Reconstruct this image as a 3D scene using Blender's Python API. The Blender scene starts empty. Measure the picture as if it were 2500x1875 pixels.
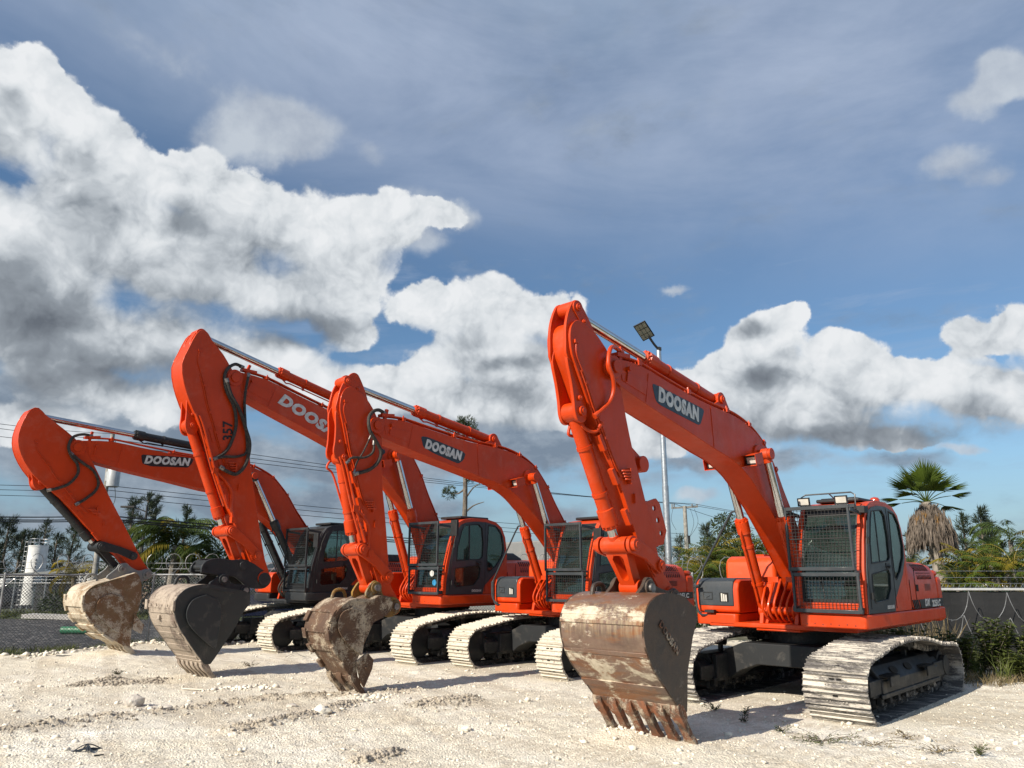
import bpy, bmesh, math, random
import numpy as np
from mathutils import Vector, Matrix
R = math.radians
scene = bpy.context.scene
COL = scene.collection
random.seed(7)

# ------------------------------------------------------------------ geometry helper
class G:
    """collects simple solids, then links them as one mesh object"""
    def __init__(self): self.v = []; self.f = []; self.m = []
    def add(self, vs, fs, mi=0):
        o = len(self.v); self.v += [tuple(p) for p in vs]
        for f in fs: self.f.append([o + i for i in f]); self.m.append(mi)
    def box(self, x0, x1, y0, y1, z0, z1, mi=0, M=None):
        vs = [Vector((x, y, z)) for z in (z0, z1) for y in (y0, y1) for x in (x0, x1)]
        if M is not None: vs = [M @ p for p in vs]
        self.add(vs, [(0, 2, 3, 1), (4, 5, 7, 6), (0, 1, 5, 4), (2, 6, 7, 3), (0, 4, 6, 2), (1, 3, 7, 5)], mi)
    def bar(self, a, b, w, h, mi=0, up=(0, 0, 1)):
        a = Vector(a); b = Vector(b); d = (b - a); L = d.length
        if L < 1e-6: return
        d.normalize(); u = Vector(up); s = d.cross(u)
        if s.length < 1e-3: s = d.cross(Vector((1, 0, 0)))
        s.normalize(); u = s.cross(d)
        vs = [p + s * (w / 2 * i) + u * (h / 2 * j) for p in (a, b) for i, j in ((-1, -1), (1, -1), (1, 1), (-1, 1))]
        self.add(vs, [(0, 1, 2, 3), (7, 6, 5, 4), (0, 4, 5, 1), (1, 5, 6, 2), (2, 6, 7, 3), (3, 7, 4, 0)], mi)
    def prism(self, pts, y0, y1, mi=0, axis='y', taper=None):
        """pts are (X,Z) for axis y, (Y,Z) for axis x, (X,Y) for axis z"""
        n = len(pts)
        a = sum(pts[i][0] * pts[(i + 1) % n][1] - pts[(i + 1) % n][0] * pts[i][1] for i in range(n))
        if a < 0: pts = pts[::-1]
        def P(p, t):
            if axis == 'y': return (p[0], t, p[1])
            if axis == 'x': return (t, p[0], p[1])
            return (p[0], p[1], t)
        vs = [P(p, y0) for p in pts] + [P(p, y1) for p in pts]
        fs = [[i, (i + 1) % n, n + (i + 1) % n, n + i] for i in range(n)]
        fs = [f[::-1] for f in fs] if axis == 'y' else fs
        cap0 = list(range(n)); cap1 = list(range(2 * n - 1, n - 1, -1))
        if axis != 'y': cap0 = cap0[::-1]; cap1 = cap1[::-1]
        self.add(vs, fs + [cap0, cap1], mi)
    def cyl(self, a, b, r, r2=None, n=20, mi=0, caps=True):
        a = Vector(a); b = Vector(b); r2 = r if r2 is None else r2
        d = (b - a).normalized(); s = d.orthogonal().normalized(); u = d.cross(s)
        vs = []
        for p, q in ((a, r), (b, r2)):
            for i in range(n):
                t = 2 * math.pi * i / n; vs.append(p + (s * math.cos(t) + u * math.sin(t)) * q)
        fs = [[i, (i + 1) % n, n + (i + 1) % n, n + i] for i in range(n)]
        if caps: fs += [list(range(n - 1, -1, -1)), list(range(n, 2 * n))]
        self.add(vs, fs, mi)
    def lathe(self, a, d, prof, n=24, mi=0):
        """prof: list of (distance along d, radius)"""
        a = Vector(a); d = Vector(d).normalized(); s = d.orthogonal().normalized(); u = d.cross(s)
        vs = []; fs = []
        for h, r in prof:
            for i in range(n):
                t = 2 * math.pi * i / n; vs.append(a + d * h + (s * math.cos(t) + u * math.sin(t)) * max(r, 1e-4))
        for k in range(len(prof) - 1):
            for i in range(n):
                fs.append([k * n + i, k * n + (i + 1) % n, (k + 1) * n + (i + 1) % n, (k + 1) * n + i])
        fs.append(list(range(n - 1, -1, -1))); fs.append([(len(prof) - 1) * n + i for i in range(n)])
        self.add(vs, fs, mi)
    def tube(self, pts, r, n=8, mi=0, smooth=True, r2=None):
        pts = [Vector(p) for p in pts]
        if smooth and len(pts) > 2: pts = catmull(pts, 6)
        N = len(pts); vs = []; fs = []
        prev = None
        for k, p in enumerate(pts):
            d = (pts[min(k + 1, N - 1)] - pts[max(k - 1, 0)]).normalized()
            s = d.orthogonal().normalized() if prev is None else (prev - d * prev.dot(d)).normalized()
            prev = s; u = d.cross(s)
            rr = r if r2 is None else r + (r2 - r) * k / (N - 1)
            for i in range(n):
                t = 2 * math.pi * i / n; vs.append(p + (s * math.cos(t) + u * math.sin(t)) * rr)
        for k in range(N - 1):
            for i in range(n): fs.append([k * n + i, k * n + (i + 1) % n, (k + 1) * n + (i + 1) % n, (k + 1) * n + i])
        fs.append(list(range(n - 1, -1, -1))); fs.append([(N - 1) * n + i for i in range(n)])
        self.add(vs, fs, mi)
    def sphere(self, c, r, n=12, mi=0, sc=(1, 1, 1)):
        c = Vector(c); vs = []; fs = []; m = n // 2
        for j in range(1, m):
            t = math.pi * j / m
            for i in range(n):
                p = 2 * math.pi * i / n
                vs.append(c + Vector((math.sin(t) * math.cos(p) * sc[0], math.sin(t) * math.sin(p) * sc[1], math.cos(t) * sc[2])) * r)
        vs += [c + Vector((0, 0, r * sc[2])), c - Vector((0, 0, r * sc[2]))]
        T = len(vs) - 2
        for j in range(m - 2):
            for i in range(n): fs.append([j * n + i, (j + 1) * n + i, (j + 1) * n + (i + 1) % n, j * n + (i + 1) % n])
        for i in range(n):
            fs.append([T, i, (i + 1) % n]); fs.append([T + 1, (m - 2) * n + (i + 1) % n, (m - 2) * n + i])
        self.add(vs, fs, mi)
    def mesh(self, name, mats, smooth=35):
        me = bpy.data.meshes.new(name)
        me.from_pydata(self.v, [], self.f)
        for m in (mats if isinstance(mats, (list, tuple)) else [mats]): me.materials.append(m)
        if any(self.m): me.polygons.foreach_set('material_index', self.m)
        if smooth:
            me.polygons.foreach_set('use_smooth', [True] * len(me.polygons))
            me.set_sharp_from_angle(angle=R(smooth))
        me.update()
        return me
    def build(self, name, mats, parent=None, bevel=0, smooth=35, **kw):
        return link(name, self.mesh(name, mats, smooth), parent, bevel, **kw)

def link(name, me, parent=None, bevel=0, loc=None):
    o = bpy.data.objects.new(name, me); COL.objects.link(o)
    if parent: o.parent = parent
    if loc: o.location = loc
    if bevel:
        b = o.modifiers.new('bevel', 'BEVEL'); b.width = bevel; b.segments = 2; b.limit_method = 'ANGLE'; b.angle_limit = R(40)
        b.harden_normals = False
    return o

def catmull(pts, k, closed=False):
    out = []; n = len(pts)
    rng = range(n if closed else n - 1)
    for i in rng:
        if closed: p = [pts[(i + j) % n] for j in (-1, 0, 1, 2)]
        else: p = [pts[max(i - 1, 0)], pts[i], pts[i + 1], pts[min(i + 2, n - 1)]]
        for s in range(k):
            t = s / k
            out.append(0.5 * ((2 * p[1]) + (p[2] - p[0]) * t + (2 * p[0] - 5 * p[1] + 4 * p[2] - p[3]) * t * t + (3 * p[1] - p[0] - 3 * p[2] + p[3]) * t ** 3))
    if not closed: out.append(pts[-1])
    return out
def smooth2(pts, k=4):
    return [(p.x, p.y) for p in catmull([Vector((a, b, 0)) for a, b in pts], k)]
def disc(c, r, n=16, a0=0, a1=360):
    return [(c[0] + r * math.cos(R(a0 + (a1 - a0) * i / n)), c[1] + r * math.sin(R(a0 + (a1 - a0) * i / n))) for i in range(n + (a1 - a0 < 360))]

def sheet(outer, holes, y0, y1, axis='y'):
    """flat plate with holes (a filled 2D curve, extruded), returned as (verts, faces)"""
    cu = bpy.data.curves.new('c', 'CURVE'); cu.dimensions = '2D'; cu.fill_mode = 'BOTH'
    cu.extrude = abs(y1 - y0) / 2
    for loop in [outer] + list(holes):
        s = cu.splines.new('POLY'); s.points.add(len(loop) - 1); s.use_cyclic_u = True
        for p, q in zip(s.points, loop): p.co = (q[0], q[1], 0, 1)
    o = bpy.data.objects.new('c', cu); COL.objects.link(o)
    me = bpy.data.meshes.new_from_object(o)
    ym = (y0 + y1) / 2
    if axis == 'y': vs = [(v.co.x, ym - v.co.z, v.co.y) for v in me.vertices]
    elif axis == 'x': vs = [(ym + v.co.z, v.co.x, v.co.y) for v in me.vertices]
    else: vs = [(v.co.x, v.co.y, ym + v.co.z) for v in me.vertices]
    fs = [list(p.vertices) for p in me.polygons]
    bpy.data.objects.remove(o); bpy.data.curves.remove(cu); bpy.data.meshes.remove(me)
    return vs, fs

def rrect(x0, x1, z0, z1, r, n=5):
    p = []
    for cx, cz, a in ((x1 - r, z1 - r, 0), (x0 + r, z1 - r, 90), (x0 + r, z0 + r, 180), (x1 - r, z0 + r, 270)):
        p += [(cx + r * math.cos(R(a + 90 * i / n)), cz + r * math.sin(R(a + 90 * i / n))) for i in range(n + 1)]
    return p

def text_mesh(s, size, depth, shear=0, bold=0.0, sx=1.0):
    cu = bpy.data.curves.new('t', 'FONT'); cu.body = s; cu.size = size; cu.extrude = depth; cu.shear = shear
    cu.offset = bold; cu.space_character = 1.0 + bold / size * 2.2; cu.align_x = 'CENTER'; cu.align_y = 'CENTER'; cu.resolution_u = 3
    o = bpy.data.objects.new('t', cu); COL.objects.link(o)
    me = bpy.data.meshes.new_from_object(o)
    for v in me.vertices: v.co.x *= sx
    bpy.data.objects.remove(o); bpy.data.curves.remove(cu)
    return me
def text_on(name, s, size, mat, parent, origin, xdir, up, depth=.002, **kw):
    me = text_mesh(s, size, depth, **kw)
    X = Vector(xdir).normalized(); Z = Vector(up).normalized(); N = X.cross(Z)
    M = Matrix(((X.x, Z.x, N.x), (X.y, Z.y, N.y), (X.z, Z.z, N.z)))
    for v in me.vertices: v.co = M @ v.co + Vector(origin)
    me.materials.append(mat)
    return link(name, me, parent)

def tag(o, label=None, cat=None, group=None, kind=None):
    if label: o['label'] = label
    if cat: o['category'] = cat
    if group: o['group'] = group
    if kind: o['kind'] = kind
    return o
def empty(name, loc, rz=0, **kw):
    o = bpy.data.objects.new(name, None); COL.objects.link(o); o.location = loc; o.rotation_euler = (0, 0, rz)
    o.empty_display_size = .3
    return tag(o, **kw)
def copy_tree(o, parent=None):
    kids = list(o.children)
    c = o.copy(); COL.objects.link(c); c.parent = parent
    for ch in kids: copy_tree(ch, c)
    return c

# ------------------------------------------------------------------ materials
def nt(name):
    m = bpy.data.materials.new(name); m.use_nodes = True; t = m.node_tree; t.nodes.clear()
    out = t.nodes.new('ShaderNodeOutputMaterial'); b = t.nodes.new('ShaderNodeBsdfPrincipled')
    t.links.new(b.outputs[0], out.inputs[0])
    return m, t, b, out
def N(t, typ, **kw):
    n = t.nodes.new(typ)
    for k, v in kw.items():
        if k.startswith('i_'): n.inputs[k[2:].replace('_', ' ')].default_value = v
        else: setattr(n, k, v)
    return n
def noise(t, scale, detail=4, rough=.55, vec=None, dist=0.0):
    n = N(t, 'ShaderNodeTexNoise'); n.inputs['Scale'].default_value = scale; n.inputs['Detail'].default_value = detail
    n.inputs['Roughness'].default_value = rough; n.inputs['Distortion'].default_value = dist
    if vec is not None: t.links.new(vec, n.inputs['Vector'])
    return n.outputs[0]
def ramp(t, fac, stops):
    r = N(t, 'ShaderNodeValToRGB'); e = r.color_ramp.elements
    while len(e) < len(stops): e.new(.5)
    for el, (p, c) in zip(e, stops):
        el.position = p; el.color = (c, c, c, 1) if not isinstance(c, tuple) else (*c, 1)
    t.links.new(fac, r.inputs[0]); return r.outputs[0]
def mix(t, fac, a, b, mode='MIX'):
    m = N(t, 'ShaderNodeMix', data_type='RGBA', blend_type=mode)
    for s, v in ((m.inputs['Factor'], fac), (m.inputs['A'], a), (m.inputs['B'], b)):
        if isinstance(v, (int, float)): s.default_value = v
        elif isinstance(v, tuple): s.default_value = (*v, 1)
        else: t.links.new(v, s)
    return m.outputs['Result']
def mth(t, op, a, b=0.0, c=0.0, clamp=False):
    m = N(t, 'ShaderNodeMath', operation=op, use_clamp=clamp)
    for s, v in zip(m.inputs, (a, b, c)):
        if isinstance(v, (int, float)): s.default_value = v
        else: t.links.new(v, s)
    return m.outputs[0]
def coord(t, kind='Object'): return N(t, 'ShaderNodeTexCoord').outputs[kind]
def bump(t, b, h, strength=.3, dist=.01):
    n = N(t, 'ShaderNodeBump'); n.inputs['Strength'].default_value = strength; n.inputs['Distance'].default_value = dist
    t.links.new(h, n.inputs['Height']); t.links.new(n.outputs[0], b.inputs['Normal'])
def scaled(t, vec, s):
    m = N(t, 'ShaderNodeMapping'); m.inputs['Scale'].default_value = s; t.links.new(vec, m.inputs['Vector']); return m.outputs[0]

def simple(name, col, rough=.5, metal=0, var=.12, scale=6, bmp=0.0, bscale=40, coat=0):
    m, t, b, _ = nt(name); v = coord(t)
    n = noise(t, scale, 5, .6, v)
    c2 = tuple(max(0, c * (1 - var * 2)) for c in col); c1 = tuple(min(1, c * (1 + var)) for c in col)
    t.links.new(ramp(t, n, [(.3, c2), (.7, c1)]), b.inputs['Base Color'])
    t.links.new(ramp(t, noise(t, scale * 2.3, 4, .6, v), [(.3, max(rough - .1, .03)), (.7, min(rough + .12, 1))]), b.inputs['Roughness'])
    b.inputs['Metallic'].default_value = metal
    if coat: b.inputs['Coat Weight'].default_value = coat; b.inputs['Coat Roughness'].default_value = .12
    if bmp: bump(t, b, noise(t, bscale, 4, .6, v), bmp)
    return m

def mat_paint(name, col, dust=(.5, .42, .33), rough=.36, dirt=.22, faded=None, coat=.10):
    """machine enamel: slight fading, fine dust in patches, a few scuffs"""
    m, t, b, _ = nt(name); v = coord(t)
    a = noise(t, 1.7, 5, .6, v)
    base = ramp(t, a, [(.3, tuple(c * .86 for c in col)), (.62, col), (.8, faded or tuple(min(1, c * 1.06 + .004) for c in col))])
    d = mth(t, 'MULTIPLY', ramp(t, noise(t, 3.1, 8, .7, v, .4), [(.52, 0.0), (.78, 1.0)]), dirt * .55)
    base = mix(t, d, base, dust)
    sc = ramp(t, noise(t, 1, 8, .75, scaled(t, v, (22, 22, 5))), [(.69, 0.0), (.74, 1.0)])
    base = mix(t, mth(t, 'MULTIPLY', sc, .35), base, tuple(c * .45 for c in col))
    run = ramp(t, noise(t, 1, 7, .7, scaled(t, v, (11, 11, .9))), [(.50, 0.0), (.72, 1.0)])       # rain runs and oil film
    base = mix(t, mth(t, 'MULTIPLY', run, .30 * min(1, dirt * 3)), base, tuple(c * .50 + .012 for c in col))
    t.links.new(base, b.inputs['Base Color'])
    t.links.new(ramp(t, noise(t, 5, 6, .65, v), [(.3, rough), (.75, rough + .22)]), b.inputs['Roughness'])
    b.inputs['Coat Weight'].default_value = coat; b.inputs['Coat Roughness'].default_value = .15; b.inputs['Specular IOR Level'].default_value = .32
    bump(t, b, noise(t, 9, 3, .5, v), .06, .02)
    return m

def mat_crust(name, steel, crust, amt, rust=None, stretch=(1, 1, 1), scale=4.0, rough=.75, paint=None):
    """steel with a caked layer of pale limestone, rust streaks between"""
    m, t, b, _ = nt(name); v = scaled(t, coord(t), stretch)
    base = ramp(t, noise(t, scale * 2, 7, .7, v), [(.3, tuple(c * .55 for c in steel)), (.7, steel)])
    if rust: base = mix(t, ramp(t, noise(t, scale * .8, 8, .7, v, .6), [(.4, 0.0), (.6, 1.0)]), base, rust)
    if paint: base = mix(t, ramp(t, noise(t, scale * .5, 8, .65, v), [(.42, 1.0), (.56, 0.0)]), base, paint)
    big = noise(t, scale * .55, 10, .72, v, .3)
    fine = noise(t, scale * 9, 6, .75, v)
    k = mth(t, 'ADD', mth(t, 'MULTIPLY', big, .7), mth(t, 'MULTIPLY', fine, .3))
    k = ramp(t, k, [(.5 - .22 * (amt - .5) - .04, 0.0), (.5 - .22 * (amt - .5) + .035, 1.0)])
    cr = ramp(t, noise(t, scale * 5, 6, .7, v), [(.3, tuple(c * .72 for c in crust)), (.7, crust)])
    t.links.new(mix(t, k, base, cr), b.inputs['Base Color'])
    b.inputs['Roughness'].default_value = rough
    h = mth(t, 'ADD', mth(t, 'MULTIPLY', k, .6), mth(t, 'MULTIPLY', fine, .8))
    bump(t, b, h, .55, .012)
    return m

M = {}
ORANGE = (.56, .045, .0015)
M['orange'] = mat_paint('orange_enamel', ORANGE)
M['orange_faded'] = mat_paint('orange_enamel_faded', (.64, .062, .006), faded=(.70, .11, .035))
M['dark'] = mat_paint('charcoal_enamel', (.021, .024, .027), dust=(.2, .18, .16), rough=.42, dirt=.5, coat=.1)
M['grey'] = mat_paint('slate_enamel', (.034, .041, .048), dust=(.2, .19, .17), rough=.38, dirt=.4, coat=.2)
M['under'] = mat_paint('black_chassis_paint', (.018, .020, .022), dust=(.3, .27, .23), rough=.5, dirt=.6, coat=.05)
M['greyhood'] = mat_paint('light_grey_enamel', (.20, .21, .21), rough=.45, dirt=.5)
M['black'] = simple('black_rubber', (.012, .012, .013), .55, var=.25)
M['hose'] = simple('dusty_rubber_hose', (.045, .038, .03), .7, var=.4, scale=20)
M['chrome'] = simple('chromed_rod', (.62, .63, .64), .13, 1, var=.08)
M['steel'] = simple('bare_steel', (.28, .27, .26), .45, .8, var=.3, scale=15)
M['wire'] = simple('dull_fence_wire', (.16, .17, .18), .5, .6, var=.2)
M['pipe'] = simple('fence_pipe', (.27, .28, .29), .5, .5, var=.15)
M['galv'] = simple('galvanised_steel', (.42, .44, .46), .45, .75, var=.15, scale=10)
M['white'] = simple('white_lettering', (.60, .60, .58), .5, var=.16, scale=9)
M['decal'] = simple('dark_decal', (.022, .030, .038), .35, var=.1)
M['decalblk'] = simple('black_decal', (.012, .012, .014), .35, var=.1)
M['lens'] = simple('lamp_lens', (.55, .53, .48), .08, 0, var=.1, coat=1)
M['amber'] = simple('amber_beacon', (.42, .045, .012), .15, 0, var=.05, coat=1)
M['seat'] = simple('seat_fabric', (.10, .09, .08), .9, var=.2)
M['hole'] = simple('dark_recess', (.006, .006, .006), .9, var=.1)
M['shoe'] = mat_crust('track_shoe_crust', (.15, .14, .135), (.62, .58, .51), .52, stretch=(2.4, .55, 2.4), scale=5)
M['grouser'] = mat_crust('worn_grouser_edge', (.10, .095, .092), (.50, .46, .40), .30, stretch=(2, .5, 2), scale=7)
M['grouser_w'] = mat_crust('crusted_grouser_edge', (.2, .18, .155), (.60, .55, .46), .8, stretch=(2, .5, 2), scale=7)
M['shoe_b'] = mat_crust('track_shoe_white_crust', (.17, .15, .13), (.66, .61, .51), .95, scale=5)
M['shoe_in'] = mat_crust('track_chain_inner', (.03, .03, .03), (.4, .37, .33), .28, scale=8)
M['bucket4'] = mat_crust('rusty_bucket_steel', (.17, .115, .085), (.56, .49, .37), .37, rust=(.17, .065, .03), stretch=(1.5, 1.6, .8), scale=3.0, rough=.42)
def mat_bucket_back():
    m, t, b, _ = nt('scraped_rusty_bucket_back'); v = coord(t); sp = N(t, 'ShaderNodeSeparateXYZ'); t.links.new(v, sp.inputs[0])
    base = ramp(t, noise(t, 2.0, 7, .65, scaled(t, v, (1, .5, 1.6))), [(.30, (.085, .055, .045)), (.48, (.19, .125, .095)), (.60, (.15, .065, .035)), (.75, (.24, .17, .13))])
    ru = ramp(t, noise(t, 1.5, 8, .7, scaled(t, v, (1.2, .7, 2.2)), .5), [(.50, 0.0), (.60, .8)]); base = mix(t, ru, base, (.23, .085, .025))
    drip = ramp(t, noise(t, 1, 6, .7, scaled(t, v, (26, 26, 1.6))), [(.42, 0.0), (.66, .85)])
    zone = N(t, 'ShaderNodeMapRange', interpolation_type='SMOOTHSTEP'); t.links.new(sp.outputs[2], zone.inputs[0]); zone.inputs[1].default_value = 1.08; zone.inputs[2].default_value = 1.30
    top = N(t, 'ShaderNodeMapRange', interpolation_type='SMOOTHSTEP'); t.links.new(sp.outputs[2], top.inputs[0]); top.inputs[1].default_value = 1.50; top.inputs[2].default_value = 1.44
    base = mix(t, mth(t, 'MULTIPLY', drip, mth(t, 'MULTIPLY_ADD', mth(t, 'MULTIPLY', zone.outputs[0], top.outputs[0]), .75, .12)), base, (.40, .32, .20))
    band = mth(t, 'ADD', mth(t, 'COMPARE', sp.outputs[2], .80, .16), mth(t, 'COMPARE', sp.outputs[2], 1.38, .07))
    k = mth(t, 'ADD', mth(t, 'MULTIPLY', noise(t, 3.2, 11, .74, scaled(t, v, (1.4, .8, 1.6)), .4), 1.0), mth(t, 'MULTIPLY', band, .065))
    k = ramp(t, k, [(.555, 0.0), (.620, 1.0)])
    base = mix(t, k, base, ramp(t, noise(t, 20, 6, .7, v), [(.3, (.42, .36, .27)), (.7, (.66, .59, .47))]))
    sc = ramp(t, noise(t, 1, 8, .75, scaled(t, v, (40, 40, 2.5))), [(.66, 0.0), (.72, .7)]); base = mix(t, sc, base, (.34, .31, .28))
    t.links.new(base, b.inputs['Base Color']); t.links.new(ramp(t, k, [(0.0, .38), (1.0, .9)]), b.inputs['Roughness']); b.inputs['Metallic'].default_value = .25
    bump(t, b, mth(t, 'ADD', k, noise(t, 30, 6, .7, v)), .35, .008); return m
M['bucket4'] = mat_bucket_back()
M['bside4'] = mat_crust('worn_black_bucket_side', (.055, .042, .034), (.3, .26, .2), .12, rust=(.07, .045, .03), scale=5, rough=.5)
M['tooth4'] = mat_crust('rusty_tooth', (.10, .06, .04), (.5, .42, .32), .3, rust=(.22, .08, .035), scale=8)
M['bucket3'] = mat_crust('muddy_brown_bucket', (.10, .055, .034), (.50, .42, .31), .34, rust=(.12, .065, .035), scale=4.5, paint=None)
M['ear3'] = mat_crust('worn_yellow_paint', (.35, .20, .03), (.35, .3, .2), .22, rust=(.10, .05, .025), scale=6)
M['bucket2'] = mat_paint('dark_bucket_paint', (.030, .034, .037), dust=(.35, .3, .25), rough=.38, dirt=.45, coat=.15)
M['bback2'] = mat_crust('mud_stained_bucket_back', (.16, .125, .10), (.42, .35, .28), .6, rust=(.2, .15, .12), scale=3.5)
M['bucket1'] = mat_crust('limestone_caked_bucket', (.20, .12, .06), (.50, .44, .36), .40, rust=(.15, .075, .035), scale=4.5)
M['bback1'] = mat_crust('thick_limestone_crust', (.3, .22, .13), (.58, .51, .40), .58, rust=(.27, .16, .075), scale=4)

def mat_glass(name, tint=(.10, .155, .14), opac=.62):
    m = bpy.data.materials.new(name); m.use_nodes = True; t = m.node_tree; t.nodes.clear()
    out = N(t, 'ShaderNodeOutputMaterial'); tr = N(t, 'ShaderNodeBsdfTransparent'); gl = N(t, 'ShaderNodeBsdfGlossy'); df = N(t, 'ShaderNodeBsdfDiffuse')
    tr.inputs[0].default_value = (.34, .46, .42, 1) if opac > .5 else (.62, .70, .68, 1); gl.inputs['Roughness'].default_value = .03; gl.inputs[0].default_value = (.9, .97, .95, 1)
    df.inputs[0].default_value = (*tint, 1)
    fr = N(t, 'ShaderNodeFresnel'); fr.inputs[0].default_value = 1.5
    a = N(t, 'ShaderNodeMixShader'); a.inputs[0].default_value = opac * .35; t.links.new(tr.outputs[0], a.inputs[1]); t.links.new(df.outputs[0], a.inputs[2])
    dn = noise(t, 2.2, 7, .65, coord(t)); t.links.new(mth(t, 'MULTIPLY', ramp(t, dn, [(.4, .3), (.7, 1.0)]), opac * .5), a.inputs[0])
    c = N(t, 'ShaderNodeMixShader'); t.links.new(mth(t, 'MULTIPLY_ADD', fr.outputs[0], .85, .01, clamp=True), c.inputs[0])
    t.links.new(a.outputs[0], c.inputs[1]); t.links.new(gl.outputs[0], c.inputs[2]); t.links.new(c.outputs[0], out.inputs[0])
    return m
M['glass'] = mat_glass('tinted_glass')
M['glass_clear'] = mat_glass('clear_cab_glass', (.05, .07, .07), .3)
# ------------------------------------------------------------------ excavator kit (machine frame: X forward, Y to the machine's left, Z up)
F0 = (.12, 1.66); P0 = (5.17, 4.12); E0 = (4.12, 1.52)
BOOM_TOP = [(5.22, 4.235), (5.03, 4.245), (4.6, 4.255), (4.1, 4.175), (3.47, 4.08), (2.95, 4.02), (2.45, 3.99), (2.08, 3.94), (1.76, 3.86),
            (1.52, 3.76), (1.33, 3.64), (1.19, 3.49), (1.02, 3.28), (.83, 2.98), (.56, 2.61), (.28, 2.2), (.06, 1.86), (-.02, 1.72)]
BOOM_BOT = [(.02, 1.55), (.12, 1.52), (.24, 1.55), (.40, 1.76), (.62, 2.02), (.96, 2.36), (1.38, 2.74), (1.62, 2.91), (1.85, 3.09), (2.13, 3.24),
            (2.49, 3.36), (2.85, 3.43), (3.5, 3.58), (4.15, 3.72), (4.62, 3.83), (5.0, 3.93), (5.15, 4.01), (5.27, 4.03), (5.31, 4.12), (5.28, 4.20)]
ARM = [(5.64, 4.56), (5.74, 4.57), (5.83, 4.52), (5.88, 4.43), (5.89, 4.3), (5.86, 4.14), (5.79, 4.01), (5.70, 3.84), (5.60, 3.65), (5.50, 3.49), (5.28, 3.14),
       (5.04, 2.77), (4.87, 2.43), (4.70, 2.08), (4.53, 1.84), (4.33, 1.60), (4.22, 1.44), (4.12, 1.41), (4.03, 1.45), (4.01, 1.55), (4.08, 1.66),
       (4.24, 1.80), (4.31, 1.95), (4.42, 2.25), (4.55, 2.62), (4.67, 2.94), (4.77, 3.20), (4.88, 3.57), (4.95, 3.85), (5.06, 4.12), (5.24, 4.35), (5.45, 4.5)]

def simil(A0, B0, A1, B1, cross=None):
    """maps the segment A0-B0 onto A1-B1; cross = scale across the segment"""
    a0 = Vector(A0); u0 = Vector(B0) - a0; l0 = u0.length; u0.normalize(); v0 = Vector((-u0.y, u0.x))
    a1 = Vector(A1); u1 = Vector(B1) - a1; l1 = u1.length; u1.normalize(); v1 = Vector((-u1.y, u1.x))
    k = l1 / l0; c = cross or k
    def f(p):
        d = Vector(p) - a0; q = a1 + u1 * (d.dot(u0) * k) + v1 * (d.dot(v0) * c)
        return (q.x, q.y)
    return f
def v3(p, y): return (p[0], y, p[1])

class GS(G):
    S = 1.0
    def mesh(self, name, mats, smooth=35):
        me = super().mesh(name, mats, smooth)
        if GS.S != 1.0: me.transform(Matrix.Scale(GS.S, 4))
        return me

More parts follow.
